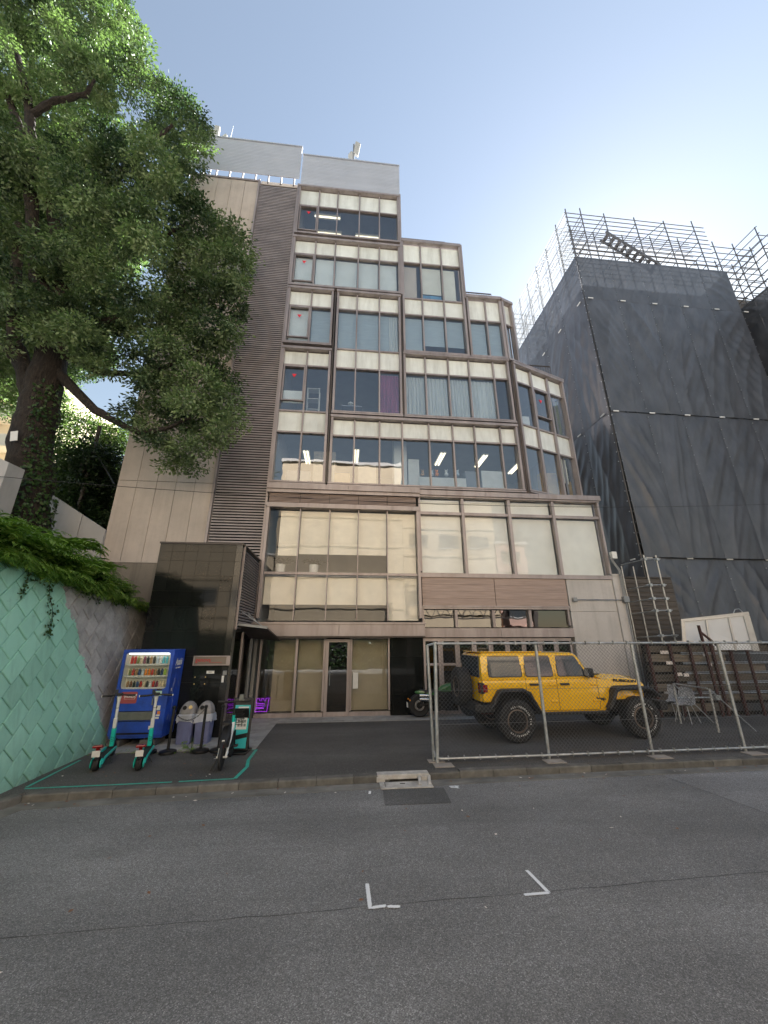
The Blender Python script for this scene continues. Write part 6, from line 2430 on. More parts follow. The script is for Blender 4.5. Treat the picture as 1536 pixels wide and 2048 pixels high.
# side logo and scratches
sx = VX1 + .003
lg = text('side_logo', 'Asahi', .17, 'white print', VM, (sx, VY0 + .33, 1.66), (R(90), 0, R(90)), .001, shear=.25, bold=.004, scale=(.95, 1.25, 1))
text('side_lettering', 'SOFT DRINKS', .045, 'white print', VM, (sx, VY0 + .33, 1.535), (R(90), 0, R(90)), .001, bold=.001)
M('scratch', (.28, .33, .5), .6)
r9 = random.Random(4)
for i in range(10):
    yy, zz = VY0 + r9.uniform(.1, .5), r9.uniform(.5, 1.4)
    MB().tube([(sx, yy, zz), (sx, yy + r9.uniform(-.03, .03), zz - .06), (sx, yy + r9.uniform(-.05, .05), zz - r9.uniform(.1, .2))], .0025, 4).build('scratch', 'scratch', VM)
MB().box(sx - .002, sx + .001, VY0 + .12, VY0 + .17, 1.06, 1.12).build('sticker', 'white plastic', VM)
for (a, b_) in ((VX0 + .02, VX0 + .28), (VX1 - .42, VX1 - .1)):
    MB().box(a, b_, VY0 - .02, VY0 + .5, .013, .13).build('concrete_block', 'kerb concrete', VM, bevel=.01)
    MB().box(a + .08, b_ - .08, VY0 + .05, VY0 + .2, .131, VZ0 + .01).build('foot', 'black gap', VM)

# ------------------------------------------------------------------ recycling bins
M('bin blue', (0.17, 0.19, 0.36), .55, var=.15, vs=6, dirt=((.10, .10, .16), 4))
M('bin grey', (0.26, 0.25, 0.25), .6, var=.2, vs=9, dirt=((.13, .12, .12), 6, (1, 1, 1)))
cloth('bin bag', (.72, .74, .80), .4, .12)
M('gold sticker', (.75, .55, .22), .4)
for i, (xc, lab) in enumerate(((-3.37, 'grey domed blue recycling bin next to the vending machine'), (-3.0, 'grey domed blue recycling bin nearest the entrance door'))):
    b = thing('recycling_bin', lab, 'bin', (xc, 9.95, .013), group='domed recycling bins')
    w = .165
    rings = []
    for (z, k) in ((0, .86), (.02, .9), (.5, 1.0), (.52, 1.03)):
        rings.append([(p[0] * k, p[1] * k, z) for p in rrect(-w, w, -w, w, .04, 3)])
    MB().loft(rings).build('body', 'bin blue', b, smooth=True)
    rings = []
    for t in range(8):
        a = R(90) * t / 7
        k = max(.04, math.cos(a)) * 1.04
        rings.append([(p[0] * k, p[1] * k, .56 + .27 * math.sin(a)) for p in rrect(-w, w, -w, w, .09, 4)])
    dome = MB().loft(rings).build('dome_lid', 'bin grey', b, smooth=True)
    for s_, dz in ((-.05, .70),) + (((.07, .71),) if i == 0 else ()):
        mt = 'black gap' if s_ < 0 else 'gold sticker'
        MB().lathe([(.0001, .0), (.042 if s_ < 0 else .038, 0), (.042 if s_ < 0 else .038, .03), (.0001, .03)], 14, Matrix.Translation((s_, -.128, dz)) @ Matrix.Rotation(R(62), 4, 'X')).build('bottle_hole', mt, dome)
    rr = random.Random(i)
    ring0, ring1, ring2 = [], [], []
    for q in rrect(-w, w, -w, w, .05, 4):
        j1, j2 = rr.uniform(.98, 1.1), rr.uniform(.92, 1.22)
        ring0.append((q[0] * 1.0, q[1] * 1.0, .585))
        ring1.append((q[0] * 1.08 * j1, q[1] * 1.08 * j1, .56))
        ring2.append((q[0] * 1.1 * j2, q[1] * 1.1 * j2, .49 - rr.uniform(0, .10)))
    MB().loft([ring0, ring1, ring2], cap=False).build('bag_liner', 'bin bag', b, smooth=True)

# ------------------------------------------------------------------ stanchions and chain
M('stanchion black', (.012, .012, .013), .45, var=.2, vs=15)
SP = [(-3.80, 9.22), (-3.40, 9.16), (-2.78, 9.18), (-2.44, 9.2)]
labs = ['black barrier post behind the second scooter', 'black barrier post left of the recycling bins', 'black barrier post in front of the recycling bins', 'black barrier post beside the parked e-bike']
for (xx, yy), lb in zip(SP, labs):
    s_ = thing('barrier_post', lb, 'post', (xx, yy, 0.003), group='black barrier posts')
    MB().lathe([(.16, 0), (.165, .012), (.16, .045), (.10, .062), (.03, .07), (.0001, .07)], 24).build('base', 'stanchion black', s_, smooth=True)
    MB().tube([(0, 0, .06), (0, 0, .82)], .027, 12).build('shaft', 'stanchion black', s_, smooth=True)
    MB().lathe([(.03, .80), (.036, .815), (.036, .84), (.02, .855), (.0001, .858)], 14).build('cap', 'stanchion black', s_, smooth=True)
    MB().tube([(0, -.03, .80), (0, -.05, .79), (0, -.03, .78)], .006, 5).build('eyelet', 'stanchion black', s_)
for k, ((xa, ya), (xb, yb), sag, lb) in enumerate((((-3.40, 9.11), (-2.78, 9.13), .2, 'black chain sagging between two barrier posts before the bins'), ((-2.78, 9.13), (-2.74, 9.12), .6, 'spare chain end hanging from the post before the bins'))):
    mb = MB()
    n = 22
    for i in range(n):
        t0, t1 = i / n, (i + 1.25) / n
        f = lambda t: Vector((xa + (xb - xa) * t, ya + (yb - ya) * t, .79 - sag * (4 * t * (1 - t)) if k == 0 else .79 - sag * t))
        p, q = f(t0), f(t1)
        d = (q - p)
        L = d.length
        d.normalize()
        u = d.cross(Vector((0, 1, 0))).normalized() if i % 2 else Vector((0, 1, 0))
        loop = []
        for a in range(8):
            th = a * math.pi / 4
            loop.append(p.lerp(q, .5) + d * (L * .5 * math.cos(th)) + u * (.011 * math.sin(th)))
        mb.tube(loop, .004, 4, closed=True)
    o = mb.build('barrier_chain', 'stanchion black', kind='stuff')
    tag(o, lb, 'chain')

# ------------------------------------------------------------------ electric scooters
M('scooter teal', (0.015, 0.52, 0.44), .35, coat=.2, var=.05, vs=5)
M('scooter white', (.72, .73, .72), .35, coat=.2, var=.05, vs=5)


def small_wheel(parent, x, r_, w, hub, z=None, cover=None):
    mm = Matrix.Translation((x, 0, r_ if z is None else z)) @ Matrix.Rotation(R(90), 4, 'X')
    prof = [(r_ * .62, -w * .38), (r_ * .85, -w * .5), (r_ * .97, -w * .32), (r_, 0), (r_ * .97, w * .32), (r_ * .85, w * .5), (r_ * .62, w * .38)]
    wh = MB().lathe(prof, 28, mm).build('wheel', 'tyre rubber', parent, smooth=True)
    MB().lathe([(.0001, -w * .42), (r_ * .6, -w * .4), (r_ * .63, 0), (r_ * .6, w * .4), (.0001, w * .42)], 20, mm).build('hub', hub, wh, smooth=True)
    return wh


def scooter(loc, rz, label):
    s_ = thing('electric_scooter', label, 'scooter', loc, rz, 'rental electric scooters')
    small_wheel(s_, 0, .115, .085, 'rim black')
    small_wheel(s_, 1.02, .115, .07, 'rim black')
    # deck and side rails
    MB().prism([(.10, .10), (.82, .105), (.90, .17), (.86, .20), (.80, .165), (.12, .165)], -.075, .075, 'y').build('deck', 'black plastic', s_, bevel=.012)
    for sg in (-1, 1):
        MB().prism([(-.02, .10), (.02, .155), (.16, .19), (.84, .20), (.88, .175), (.82, .155), (.18, .145), (.06, .09)], sg * .082 - .012, sg * .082 + .012, 'y').build('side_rail', 'scooter teal', s_, bevel=.006)
        MB().lathe([(.0001, 0), (.05, 0), (.075, .012), (.07, .024), (.0001, .026)], 20, Matrix.Translation((0, sg * .055, .115)) @ Matrix.Rotation(R(-90 * sg), 4, 'X')).build('wheel_cover', 'scooter teal', s_, smooth=True)
    # rear fender, lamp, plate
    f = []
    for a in range(20, 150, 16):
        f.append((-.14 * math.cos(R(180 - a)), 0, .115 + .14 * math.sin(R(a))))
    MB().tube([(p[0], 0, p[2]) for p in f], .02, 8).build('rear_fender', 'black plastic', s_)
    MB().box(-.12, .10, -.05, .05, .235, .262).build('fender_plate', 'black plastic', s_, bevel=.01)
    MB().bar((-.06, 0, .25), (-.09, 0, .40), .06, .05).build('lamp_stem', 'red lens', s_)
    MB().box(-.16, -.08, -.075, .075, .375, .415).build('rear_lamp', 'red lens', s_, bevel=.012)
    pl = Matrix.Translation((-.155, 0, .29)) @ Matrix.Rotation(R(-12), 4, 'Y')
    MB().box(-.004, .004, -.06, .06, -.05, .05, pl).build('number_plate', 'white plastic', s_)
    # stem
    a, b_, c, d = Vector((.86, 0, .20)), Vector((.80, 0, .52)), Vector((.765, 0, .70)), Vector((.72, 0, 1.02))
    MB().bar(a, b_, .07, .085, (1, 0, 0)).build('lower_stem', 'scooter teal', s_, bevel=.012)
    text('stem_lettering', 'LUUP', .07, 'black print', s_, (.785, 0, .37), (R(90), R(-100), R(-90)), .0006, world=False)
    MB().bar(b_, c, .062, .075, (1, 0, 0)).build('battery_lock', 'scooter white', s_, bevel=.012)
    MB().tube([c, d], [.026, .024], 12).build('upper_stem', 'scooter white', s_, smooth=True)
    MB().tube([d - Vector((-.01, 0, .03)), d + Vector((-.01, 0, .07))], [.027, .04], 10).build('stem_head', 'scooter white', s_)
    MB().tube([c.lerp(d, .55), c.lerp(d, .57)], .028, 10).build('strap', 'black plastic', s_)
    MB().bar((1.02, 0, .12), (.93, 0, .34), .10, .05, (0, 1, 0)).build('front_fork', 'black plastic', s_, bevel=.01)
    MB().tube([(.93, 0, .30), (.86, 0, .30)], .035, 8).build('steering_head', 'scooter teal', s_)
    ff = [(1.02 + .14 * math.cos(R(t)), 0, .115 + .14 * math.sin(R(t))) for t in range(30, 171, 20)]
    MB().tube(ff, .022, 6).build('front_fender', 'black plastic', s_)
    hb = d + Vector((-.01, 0, .09))
    MB().tube([hb + Vector((-.02, -.27, -.01)), hb + Vector((0, -.1, 0)), hb + Vector((0, .1, 0)), hb + Vector((-.02, .27, -.01))], .014, 8).build('handlebar', 'black plastic', s_, smooth=True)
    for sg in (-1, 1):
        MB().tube([hb + Vector((-.015, sg * .17, -.006)), hb + Vector((-.02, sg * .285, -.012))], .019, 10).build('grip', 'black plastic', s_, smooth=True)
        MB().tube([hb + Vector((-.02, sg * .284, -.012)), hb + Vector((-.02, sg * .296, -.012))], .02, 10).build('indicator', 'white plastic', s_)
        MB().tube([hb + Vector((.03, sg * .12, -.02)), hb + Vector((.05, sg * .22, -.03))], .007, 6).build('brake_lever', 'black plastic', s_)
    MB().box(hb.x - .05, hb.x + .05, -.05, .05, hb.z - .01, hb.z + .035).build('display_unit', 'black plastic', s_, bevel=.012)
    MB().bar((hb.x + .02, .06, hb.z + .02), (hb.x + .05, .07, hb.z + .09), .05, .03).build('phone_holder', 'black plastic', s_)
    MB().tube([hb + Vector((.02, .1, 0)), (hb.x + .14, .06, hb.z - .1), (.86, .03, .6), (.92, .02, .3)], .006, 5).build('brake_cable', 'cable black', s_)
    MB().tube([(.45, -.06, .11), (.40, -.15, .012)], .008, 5).build('kick_stand', 'black plastic', s_)
    return s_


def heading(p, q):
    return math.atan2(q[1] - p[1], q[0] - p[0])


scooter((-4.17, 8.14, 0.001), heading((-4.17, 8.10), (-4.43, 9.11)), 'teal and white rental scooter standing nearest the green wall')
scooter((-3.45, 8.10, 0.001), heading((-3.45, 8.06), (-3.74, 9.14)), 'teal and white rental scooter in front of the vending machine window')

# ------------------------------------------------------------------ small electric bike
def ebike(loc, rz):
    s_ = thing('electric_bike', 'small black and white rental electric bike parked by the teal tape', 'e-bike', loc, rz)
    small_wheel(s_, 0, .20, .055, 'rim black')
    small_wheel(s_, .86, .20, .055, 'rim black')
    T = lambda pts, r_, nm, mt='scooter white', n=8: MB().tube(pts, r_, n).build(nm, mt, s_, smooth=True)
    for sg in (-1, 1):
        T([(0, sg * .06, .2), (.16, sg * .075, .40), (.30, sg * .06, .52)], .018, 'seat_stay')
        T([(0, sg * .065, .2), (.34, sg * .06, .24)], .012, 'chain_stay')
        T([(.86, sg * .05, .2), (.80, sg * .05, .47)], .014, 'fork_leg', 'black plastic')
        T([(.30, sg * .07, .24), (.30 + .08 * sg, sg * .14, .24 - .08 * sg)], .01, 'crank', 'black plastic')
        MB().box(.24 + .08 * sg, .36 + .08 * sg, sg * .14, sg * .14 + .07 * sg, .15 if sg > 0 else .31, .175 if sg > 0 else .335).build('pedal', 'black plastic', s_)
    MB().lathe([(.0001, -.01), (.085, -.008), (.085, .008), (.0001, .01)], 20, Matrix.Translation((.30, -.075, .24)) @ Matrix.Rotation(R(90), 4, 'X')).build('chain_ring', 'black plastic', s_)
    T([(.33, 0, .25), (.55, 0, .36), (.77, 0, .60)], [.045, .042, .04], 'down_tube', 'scooter white', 10)
    T([(.78, 0, .48), (.74, 0, .74)], .028, 'head_tube', 'scooter teal', 10)
    T([(.74, 0, .72), (.70, 0, .98)], .02, 'handlebar_stem', 'black plastic', 10)
    T([(.64, -.29, 1.0), (.69, -.14, .985), (.69, .14, .985), (.64, .29, 1.0)], .013, 'handlebar', 'black plastic')
    for sg in (-1, 1):
        T([(.655, sg * .18, .99), (.635, sg * .30, 1.0)], .018, 'grip', 'black plastic')
        T([(.72, sg * .12, .97), (.72, sg * .22, .965)], .007, 'brake_lever', 'black plastic', 6)
    MB().box(.66, .74, -.16, -.08, 1.0, 1.11).build('phone_holder', 'vending grey', s_, bevel=.01)
    T([(.33, 0, .30), (.24, 0, .70)], .018, 'seat_post', 'black plastic', 10)
    sad = []
    for (x, hw, z) in ((.06, .05, .715), (.10, .085, .735), (.20, .075, .735), (.30, .035, .73), (.36, .018, .715)):
        sad.append([(x, -hw, z - .03), (x, -hw * .8, z), (x, 0, z + .012), (x, hw * .8, z), (x, hw, z - .03), (x, 0, z - .045)])
    MB().loft(sad).build('saddle', 'black plastic', s_, smooth=True)
    # battery hump, tail lamp, mudguard, basket
    MB().loft([[(x, -w, z0), (x, -w * .9, z1 - .02), (x, -w * .5, z1), (x, w * .5, z1), (x, w * .9, z1 - .02), (x, w, z0)] for (x, w, z0, z1) in ((-.04, .06, .35, .44), (.05, .08, .34, .52), (.18, .085, .34, .60), (.30, .07, .34, .67), (.36, .045, .34, .69))]).build('battery_case', 'black plastic', s_, smooth=True)
    MB().box(-.036, -.018, -.02, .02, .435, .465).build('case_badge', 'white plastic', s_)
    MB().box(-.10, -.05, -.022, .022, .33, .40).build('rear_lamp', 'red lens', s_, bevel=.008)
    T([(.23 * math.cos(R(t)), 0, .2 + .23 * math.sin(R(t))) for t in range(60, 190, 18)], .026, 'rear_mudguard', 'black plastic')
    T([(.86 + .225 * math.cos(R(t)), 0, .2 + .225 * math.sin(R(t))) for t in range(20, 150, 18)], .022, 'front_mudguard', 'black plastic')
    for z in (.56, .64, .72, .80):
        T([(.80, -.14, z), (1.02, -.16, z), (1.02, .16, z), (.80, .14, z), (.80, -.14, z)], .005, 'basket_ring', 'black plastic', 5)
    for y in (-.15, -.05, .05, .15):
        T([(1.02, y, .55), (1.03, y, .81)], .004, 'basket_wire', 'black plastic', 5)
        T([(.80, y, .55), (.80, y, .81)], .004, 'basket_wire', 'black plastic', 5)
    T([(.05, .06, .2), (-.02, .16, .012)], .009, 'kick_stand', 'black plastic', 6)
    T([(0, -.09, .2), (0, .09, .2)], .016, 'axle', 'white plastic', 8)
    return s_


ebike((-2.03, 7.93, .001), R(94))

# ------------------------------------------------------------------ stand sign
M('teal print', (0.04, 0.5, 0.52), .4)
M('sign black', (.012, .012, .013), .4)
sg_ = thing('stand_sign', 'black pavement stand sign with a teal and white scooter poster', 'sign', (-2.02, 8.98, 0.003), R(-4))
tl = Matrix.Rotation(R(-7), 4, 'X')
MB().box(-.20, .20, .0, .05, .04, 1.0, tl).build('board', 'sign black', sg_, bevel=.02)
MB().box(-.155, .155, -.006, -.001, .09, .86, tl).build('poster', 'teal print', sg_)
MB().box(-.085, .125, -.011, -.0065, .42, .83, tl).build('poster_panel', 'white plastic', sg_)
MB().box(-.10, .02, -.011, -.0065, .93, .97, tl).build('holder_window', 'vending grey', sg_)
text('poster_lettering', 'LUUP', .095, 'black print', sg_, tl @ Vector((.02, -.0125, .745)), (R(83), 0, 0), .0005, world=False, bold=.002)
for k in range(3):
    MB().box(-.04, .09 - .02 * k, -.0125, -.0115, .655 - .05 * k, .67 - .05 * k, tl).build('poster_line', 'vending grey', sg_)
for a, b_ in ((.47, .52), (.54, .59)):
    for c in (-.06, .0, .06):
        MB().box(c, c + .045, -.0125, -.0115, a, b_, tl).build('poster_icon', 'steel grey', sg_)
MB().prism([(-.155, .30), (.155, .36), (.155, .28), (-.155, .22)], -.0075, -.0065, 'y', tl).build('poster_band', 'sign black', sg_)
MB().bar((0, .30, .0), (0, .02, .80), .30, .03).build('back_leg', 'sign black', sg_)
MB().box(-.21, .21, -.12, .32, 0, .035).build('base', 'sign black', sg_, bevel=.01)

# ------------------------------------------------------------------ signs on the entrance block
M('sign face', (.20, .165, .14), .35, metal=.3)
M('sign red', (.42, .03, .035), .5)
ns = thing('name_sign', 'slim metal name sign with red lettering on the black stone block', 'sign', (-3.12, 10.36, 1.5), world=True)
MB().box(-3.54, -2.80, 10.34, 10.388, 1.585, 1.755).build('panel', 'sign face', ns)
MB().box(-3.555, -2.80, 10.325, 10.385, 1.757, 1.78).build('trim', 'bronze metal', ns)
MB().box(-3.555, -2.80, 10.325, 10.385, 1.56, 1.583).build('trim', 'bronze metal', ns)
MB().box(-2.799, -2.71, 10.32, 10.385, 1.56, 1.78).build('end_cap', 'bronze metal', ns)
MB().box(-3.57, -3.543, 10.325, 10.385, 1.56, 1.78).build('end_cap', 'bronze metal', ns)
text('lettering', 'genova', .125, 'sign red', ns, (-3.34, 10.336, 1.685), (R(90), 0, 0), .001, bold=.002)
MB().box(-3.2, -2.9, 10.337, 10.339, 1.625, 1.632).build('line', 'sign red', ns)
nc = MB().box(-3.24, -3.06, 10.375, 10.386, 1.375, 1.44).build('notice_plate', 'white plastic')
tag(nc, 'small white notice plate below the red lettered sign', 'notice')
text('notice_text', 'PRESS', .032, 'black print', nc, (-3.15, 10.3735, 1.408), (R(90), 0, 0), .0005, world=False)
ic = thing('key_box', 'small grey key box with a white tag on the pale stone edge', 'key box', (-2.79, 10.35, 1.2), world=True)
MB().box(-2.85, -2.76, 10.33, 10.384, 1.34, 1.44).build('box', 'steel grey', ic, bevel=.008)
MB().box(-2.86, -2.81, 10.34, 10.36, 1.18, 1.33).build('tag', 'white plastic', ic)
for i, (xx, zz, lb) in enumerate(((-3.49, 1.30, 'upper left brass bolt head on the black stone block'), (-3.25, 1.30, 'upper right brass bolt head on the black stone block'), (-3.49, 1.15, 'lower left brass bolt head on the black stone block'), (-3.25, 1.15, 'lower right brass bolt head on the black stone block'))):
    o = MB().lathe([(.012, 0), (.012, .012), (.0001, .016)], 10, Matrix.Translation((xx, 10.386, zz)) @ Matrix.Rotation(R(90), 4, 'X')).build('bolt_head', 'gold sticker')
    tag(o, lb, 'bolt', 'bolt heads on the black stone block')

# ------------------------------------------------------------------ purple neon emblem in the shop window
emission('purple neon', (0.5, 0.05, 1.0), 0.17)
ne = thing('neon_emblem', 'small purple neon square emblem low in the shop window', 'neon sign', (-2.28, 12.66, .15), world=True)
NX = lambda u: -2.47 + .38 * u
NZ = lambda v: .18 + .37 * v


def neon(pts):
    MB().tube([(NX(u), 12.655, NZ(v)) for u, v in pts], .005, 6).build('neon_tube', 'purple neon', ne)


neon([(.06, .62), (.09, .94), (.28, .94), (.32, .78), (.42, .78), (.44, .94), (.60, .94), (.64, .78), (.74, .78), (.78, .96), (.99, .98), (.90, .02), (.0, .02), (.04, .22), (.66, .24), (.68, .58), (.06, .62)])
neon([(.06, .48), (.58, .48), (.57, .32), (.04, .32)])
for (u, v) in ((.0, .0), (.95, .98), (.95, .0)):
    MB().tube([(NX(u), 12.655, NZ(v)), (NX(u), 12.70, NZ(v))], .005, 5).build('stand_off', 'steel grey', ne)

# ------------------------------------------------------------------ motorbike
M('bike green', (0.03, 0.13, 0.03), .3, coat=.4, var=.08, vs=4)
mo = thing('motorbike', 'black motorbike with green tank and twin chrome mufflers by the facade', 'motorbike', (2.28, 12.30, .012), R(0))


def mwheel(x, r_, w):
    wh = small_wheel(mo, x, r_, w, 'rim black')
    mm = Matrix.Translation((x, -w * .45, r_)) @ Matrix.Rotation(R(90), 4, 'X')
    MB().lathe([(.09, 0), (.145, 0), (.145, .006), (.09, .006), (.09, 0)], 24, mm, cap=False).build('brake_disc', 'chrome', wh)
    for q in range(7):
        a = q * 6.283 / 7
        MB().bar((x + .03 * math.cos(a), 0, r_ + .03 * math.sin(a)), (x + r_ * .62 * math.cos(a), 0, r_ + r_ * .62 * math.sin(a)), .03, w * .5).build('spoke', 'rim black', wh)


mwheel(0, .32, .15)
mwheel(1.52, .33, .12)
TT = lambda pts, r_, nm, mt='black plastic', n=10: MB().tube(pts, r_, n).build(nm, mt, mo, smooth=True)
for sg in (-1, 1):
    TT([(0, sg * .12, .32), (.45, sg * .12, .40)], .03, 'swing_arm')
    TT([(.04, sg * .15, .36), (.18, sg * .16, .68)], .028, 'rear_shock')
    TT([(1.52, sg * .10, .33), (1.20, sg * .10, .92)], [.028, .03], 'fork_leg')
MB().loft([[(x, -w, z0), (x, -w, z1), (x, w, z1), (x, w, z0)] for (x, w, z0, z1) in ((.42, .13, .25, .60), (.60, .17, .2, .66), (.88, .17, .2, .66), (1.0, .12, .28, .58))]).build('engine', 'rim black', mo, bevel=.03)
for k in range(5):
    MB().box(.62, .90, -.19, .19, .42 + k * .045, .435 + k * .045).build('cooling_fin', 'rim black', mo)
TT([(.30, 0, .35), (.42, 0, .72), (1.12, 0, .80), (1.0, 0, .35), (.4, 0, .25)], .03, 'frame')
tk = []
for (x, w, z0, z1) in ((.58, .06, .70, .76), (.68, .12, .68, .83), (.88, .15, .68, .90), (1.05, .13, .70, .90), (1.14, .06, .74, .84)):
    tk.append([(x, -w, z0), (x, -w, z1 - .06), (x, -w * .6, z1), (x, w * .6, z1), (x, w, z1 - .06), (x, w, z0)])
MB().loft(tk).build('tank', 'bike green', mo, bevel=.015, smooth=True)
st_ = []
for (x, w, z) in ((.02, .06, .76), (.15, .11, .735), (.35, .13, .70), (.56, .10, .72), (.62, .06, .74)):
    st_.append([(x, -w, z - .06), (x, -w * .8, z), (x, w * .8, z), (x, w, z - .06)])
MB().loft(st_).build('seat', 'seat fabric', mo, bevel=.02, smooth=True)
MB().loft([[(x, -w, z0), (x, -w * .9, z1), (x, w * .9, z1), (x, w, z0)] for (x, w, z0, z1) in ((-.12, .04, .64, .68), (.02, .09, .61, .72), (.30, .12, .60, .68), (.55, .12, .60, .70))]).build('tail_cowl', 'bike green', mo, bevel=.015, smooth=True)
for k, z in enumerate((.60, .50)):
    TT([(-.02, -.20, z), (.24, -.20, z - .015)], .045, 'muffler', 'chrome', 14)
    TT([(.22, -.20, z - .015), (.42, -.20, z - .03), (.72, -.19, .52 - .16 * k)], .032, 'exhaust_pipe', 'rim black')
TT([(1.16, 0, .98), (1.20, 0, .86)], .04, 'steering_head')
TT([(1.0, -.36, .99), (1.12, -.2, 1.0), (1.14, .2, 1.0), (1.02, .36, .99)], .014, 'handlebar')
MB().lathe([(.0001, 0), (.07, .0), (.085, .04), (.06, .12), (.0001, .14)], 18, Matrix.Translation((1.40, 0, .86)) @ Matrix.Rotation(R(-90), 4, 'Y')).build('headlamp', 'rim black', mo, smooth=True)
TT([(1.0, -.33, .99), (.98, -.36, 1.1)], .008, 'mirror_stalk')
MB().lathe([(.0001, 0), (.045, 0), (.045, .012), (.0001, .014)], 14, Matrix.Translation((.98, -.37, 1.12)) @ Matrix.Rotation(R(70), 4, 'Y')).build('mirror', 'chrome', mo)
TT([(-.02, 0, .60), (-.30, 0, .40)], .014, 'plate_arm')
MB().box(-.36, -.345, -.10, .10, .27, .40, None).build('number_plate', 'white plastic', mo)
for sg in (-1, 1):
    MB().lathe([(.0001, 0), (.022, 0), (.026, .03), (.0001, .04)], 10, Matrix.Translation((-.28, sg * .16, .47)) @ Matrix.Rotation(R(-90), 4, 'Y')).build('indicator', 'amber lens', mo)
    TT([(-.27, 0, .46), (-.27, sg * .16, .47)], .008, 'indicator_arm')
TT([(.55, -.1, .25), (.48, -.24, .0)], .014, 'side_stand')

# ------------------------------------------------------------------ weed by the post
wd = thing('weed', 'small green weed growing at the edge of the stone paving', 'weed', (-2.98, 9.25, 0), world=True)
rg = np.random.default_rng(2)
a = fronds(-2.98, 9.25, .0, 7, .22, rg, 1.8, bias=(0, 0))
leaf_mesh('leaves', 'undergrowth leaf', a[0], a[1], a[2], a[3], a[3] * .25, wd)
for k in range(3):
    MB().tube([(-2.98, 9.25, 0), (-2.98 + .03 * (k - 1), 9.25, .25)], .004, 5).build('stem', 'undergrowth leaf', wd)
acc = [fronds(rg.uniform(-4.9, -3.0), 9.25 + rg.normal() * .03, .0, 3, rg.uniform(.05, .12), rg, .8, bias=(0, -.3)) for _ in range(24)]
P, D, N, Ln = [np.concatenate([q[i] for q in acc]) for i in range(4)]
o = leaf_mesh('moss_and_grass', 'undergrowth leaf', P, D, N, Ln, Ln * .25, None, 'stuff')
tag(o, 'low moss and grass tufts along the front edge of the paving', 'grass')

# ------------------------------------------------------------------ rooms seen through the glass
emission('tube light', (1.0, .86, .6), 0.4)
M('box card', (.42, .29, .16), .8, var=.1, vs=5)
M('partition beige', (.42, .37, .31), .85, var=.08, vs=6)
M('office white', (.62, .63, .62), .6, var=.06, vs=4)
M('office grey', (.20, .22, .25), .6)


def ceiling_light(px, py, z, L, n, lab, rz=0.0):
    p = atz(px, py, z)
    c = thing('ceiling_light', lab, 'ceiling light', (p.x, p.y, z), rz, 'lit fluorescent ceiling lights in the offices')
    MB().box(-.14, .14, -L / 2, L / 2, .0, .05).build('housing', 'office white', c)
    for k in range(n):
        xx = (k - (n - 1) / 2) * .13
        MB().tube([(xx, -L / 2 + .03, -.02), (xx, L / 2 - .03, -.02)], .035, 8).build('tube', 'tube light', c)
    MB().tube([(0, 0, .05), (0, 0, .35)], .012, 5).build('hanger', 'steel grey', c)


for i, (px, py, lab) in enumerate(((614, 914, 'lit twin tube light at the far left of the third floor'), (712, 912, 'lit twin tube light second from left on the third floor'), (880, 918, 'lit twin tube light in the middle of the third floor'), (962, 922, 'lit twin tube light right of the middle on the third floor'), (1030, 936, 'lit twin tube light at the right end of the third floor'))):
    ceiling_light(px, py, 9.55, 1.2, 2, lab)
for i, (px, py, lab) in enumerate(((655, 434, 'lit tube light nearest the top floor glass'), (658, 467, 'lit tube light low left on the top floor'), (735, 474, 'lit tube light low right on the top floor'))):
    ceiling_light(px, py, 22.1 if i == 0 else 22.15, 1.3, 1, lab, R(90))


def furn(name, lab, cat, px0, px1, pyt, Y, z0, depth, mat, group=None):
    a, b_ = at(px0, pyt, Y), at(px1, pyt, Y)
    o = MB().box(a.x, b_.x, Y, Y + depth, z0, a.z).build(name, mat, bevel=.015)
    return tag(o, lab, cat, group)


Z3 = 7.27
furn('partition', 'beige fabric partition screen left on the third floor', 'partition', 628, 672, 902, 13.6, Z3, .06, 'partition beige')
furn('cabinet', 'cream cupboard beside the second light on the third floor', 'cabinet', 716, 752, 929, 13.5, Z3, .5, 'partition beige')
furn('room_column', 'broad white column inside the third floor', 'column', 787, 812, 850, 13.5, Z3, .5, 'office white')
furn('cabinet', 'tall white cabinet right of the column on the third floor', 'cabinet', 816, 838, 918, 13.5, Z3, .4, 'office white')
furn('counter', 'long low white counter on the third floor', 'counter', 838, 932, 953, 13.4, Z3, .4, 'office white')
furn('cabinet', 'dark grey cabinet right of the counter on the third floor', 'cabinet', 930, 955, 942, 13.4, Z3, .4, 'office grey')
furn('whiteboard', 'white board leaning at the right of the third floor', 'board', 962, 1008, 941, 13.3, Z3, .05, 'office white')
furn('cabinet', 'pale low cabinet at the left end of the third floor', 'cabinet', 572, 622, 940, 13.9, Z3, .5, 'office grey')
furn('parcel', 'cardboard parcel near the second column of the third floor', 'parcel', 668, 700, 945, 13.6, Z3, .4, 'box card')
furn('parcel', 'brown shipping crate low in the corner bay', 'parcel', 1080, 1112, 945, 13.95, Z3, .3, 'box card')
furn('parcel', 'smaller brown crate at the right of the corner bay', 'parcel', 1116, 1142, 962, 14.1, Z3, .3, 'box card')
furn('picture', 'small framed picture in the corner bay', 'picture', 1040, 1058, 832, 13.25, 10.22, .03, 'office white')
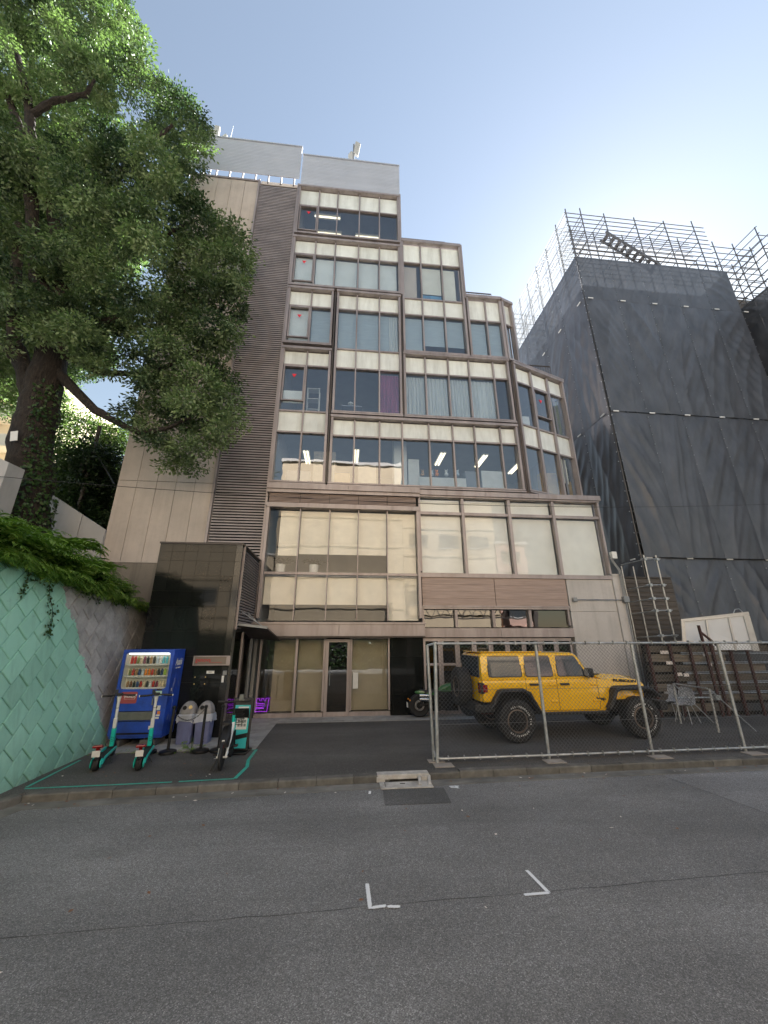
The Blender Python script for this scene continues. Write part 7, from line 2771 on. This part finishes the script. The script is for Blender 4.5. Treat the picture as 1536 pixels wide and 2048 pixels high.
for i, (px, mt, lab) in enumerate(((845, 'drink tan', 'tan toy figure on the third floor counter'), (864, 'drink pale', 'pale toy figure beside the tan one on the counter'), (874, 'drink orange', 'orange toy figure in the middle of the counter'), (893, 'drink white', 'white toy figure right of the orange one'), (915, 'drink pale', 'pale grey toy figure at the right end of the counter'))):
    p = at(px, 952, 13.5)
    t_ = thing('toy_figure', lab, 'toy', (p.x, 13.5, p.z), 0, 'toy figures on the third floor counter')
    MB().lathe([(.05, 0), (.08, .03), (.075, .1), (.045, .14), (.0001, .15)], 10).build('torso', mt, t_, smooth=True)
    MB().lathe([(.0001, .12), (.055, .15), (.06, .19), (.04, .23), (.0001, .245)], 10).build('head', mt, t_, smooth=True)
    for s_ in (-1, 1):
        MB().tube([(s_ * .03, 0, .22), (s_ * .07, 0, .30)], [.02, .004], 5).build('ear', mt, t_)
rk = thing('shelf_rack', 'white wire shelf rack in the left bay of the fourth floor', 'shelf', tuple(at(626, 820, 13.3)), world=True)
a, b_ = at(616, 776, 13.3), at(637, 820, 13.3)
for xx in (a.x, b_.x):
    MB().bar((xx, 13.3, 10.21), (xx, 13.3, a.z), .03, .03).build('upright', 'office white', rk)
    MB().bar((xx, 13.6, 10.21), (xx, 13.6, a.z), .03, .03).build('upright', 'office white', rk)
for k in range(4):
    z = 10.3 + (a.z - 10.32) * k / 3
    MB().box(a.x, b_.x, 13.29, 13.61, z, z + .025).build('shelf', 'office white', rk)
lp = thing('table_lamp', 'small white mushroom lamp in the fourth floor window', 'lamp', tuple(at(701, 815, 13.2)), world=True)
p = at(701, 815, 13.2)
MB().box(p.x - .35, p.x + .45, 13.05, 13.5, p.z - .05, p.z).build('shelf_board', 'office grey', lp)
for s_ in (-.3, .4):
    MB().bar((p.x + s_, 13.4, 10.21), (p.x + s_, 13.4, p.z - .05), .03, .03).build('board_leg', 'office grey', lp)
MB().lathe([(.05, 0), (.03, .02), (.025, .12), (.11, .13), (.10, .19), (.06, .23), (.0001, .24)], 14, Matrix.Translation((p.x, 13.2, p.z))).build('lamp_body', 'office white', lp, smooth=True)
wb = furn('folded_cloth', 'small white panel standing on the sixth floor sill', 'panel', 687, 707, 572, 12.84, 16.3, .03, 'office white')
plt_ = thing('potted_plant', 'leafy plant in a white pot behind the left podium glass', 'plant', (-2.1, 13.1, 4.2), world=True)
for i, (xx, lab) in enumerate(((-2.15, 'leafy plant in a white pot at the left of the podium glass'), (-1.05, 'leafy plant in a white pot second from left behind the podium glass'))):
    t_ = plt_ if i == 0 else thing('potted_plant', lab, 'plant', (xx, 13.1, 4.2), world=True)
    t_['label'] = lab
    t_['group'] = 'potted plants behind the podium glass'
    MB().lathe([(.10, 4.22), (.14, 4.25), (.16, 4.55), (.15, 4.56), (.0001, 4.54)], 16, Matrix.Translation((xx, 13.1, 0))).build('pot', 'office white', t_, smooth=True)
    a = fronds(xx, 13.1, 4.55, 12, .45, rg, 1.6, bias=(0, 0))
    leaf_mesh('leaves', 'dark leaf', a[0], a[1], a[2], a[3], a[3] * .35, t_)
MB().box(-2.6, 2.4, 12.85, 13.6, 4.12, 4.2).build('gallery_floor', 'inner ceiling', OFF)
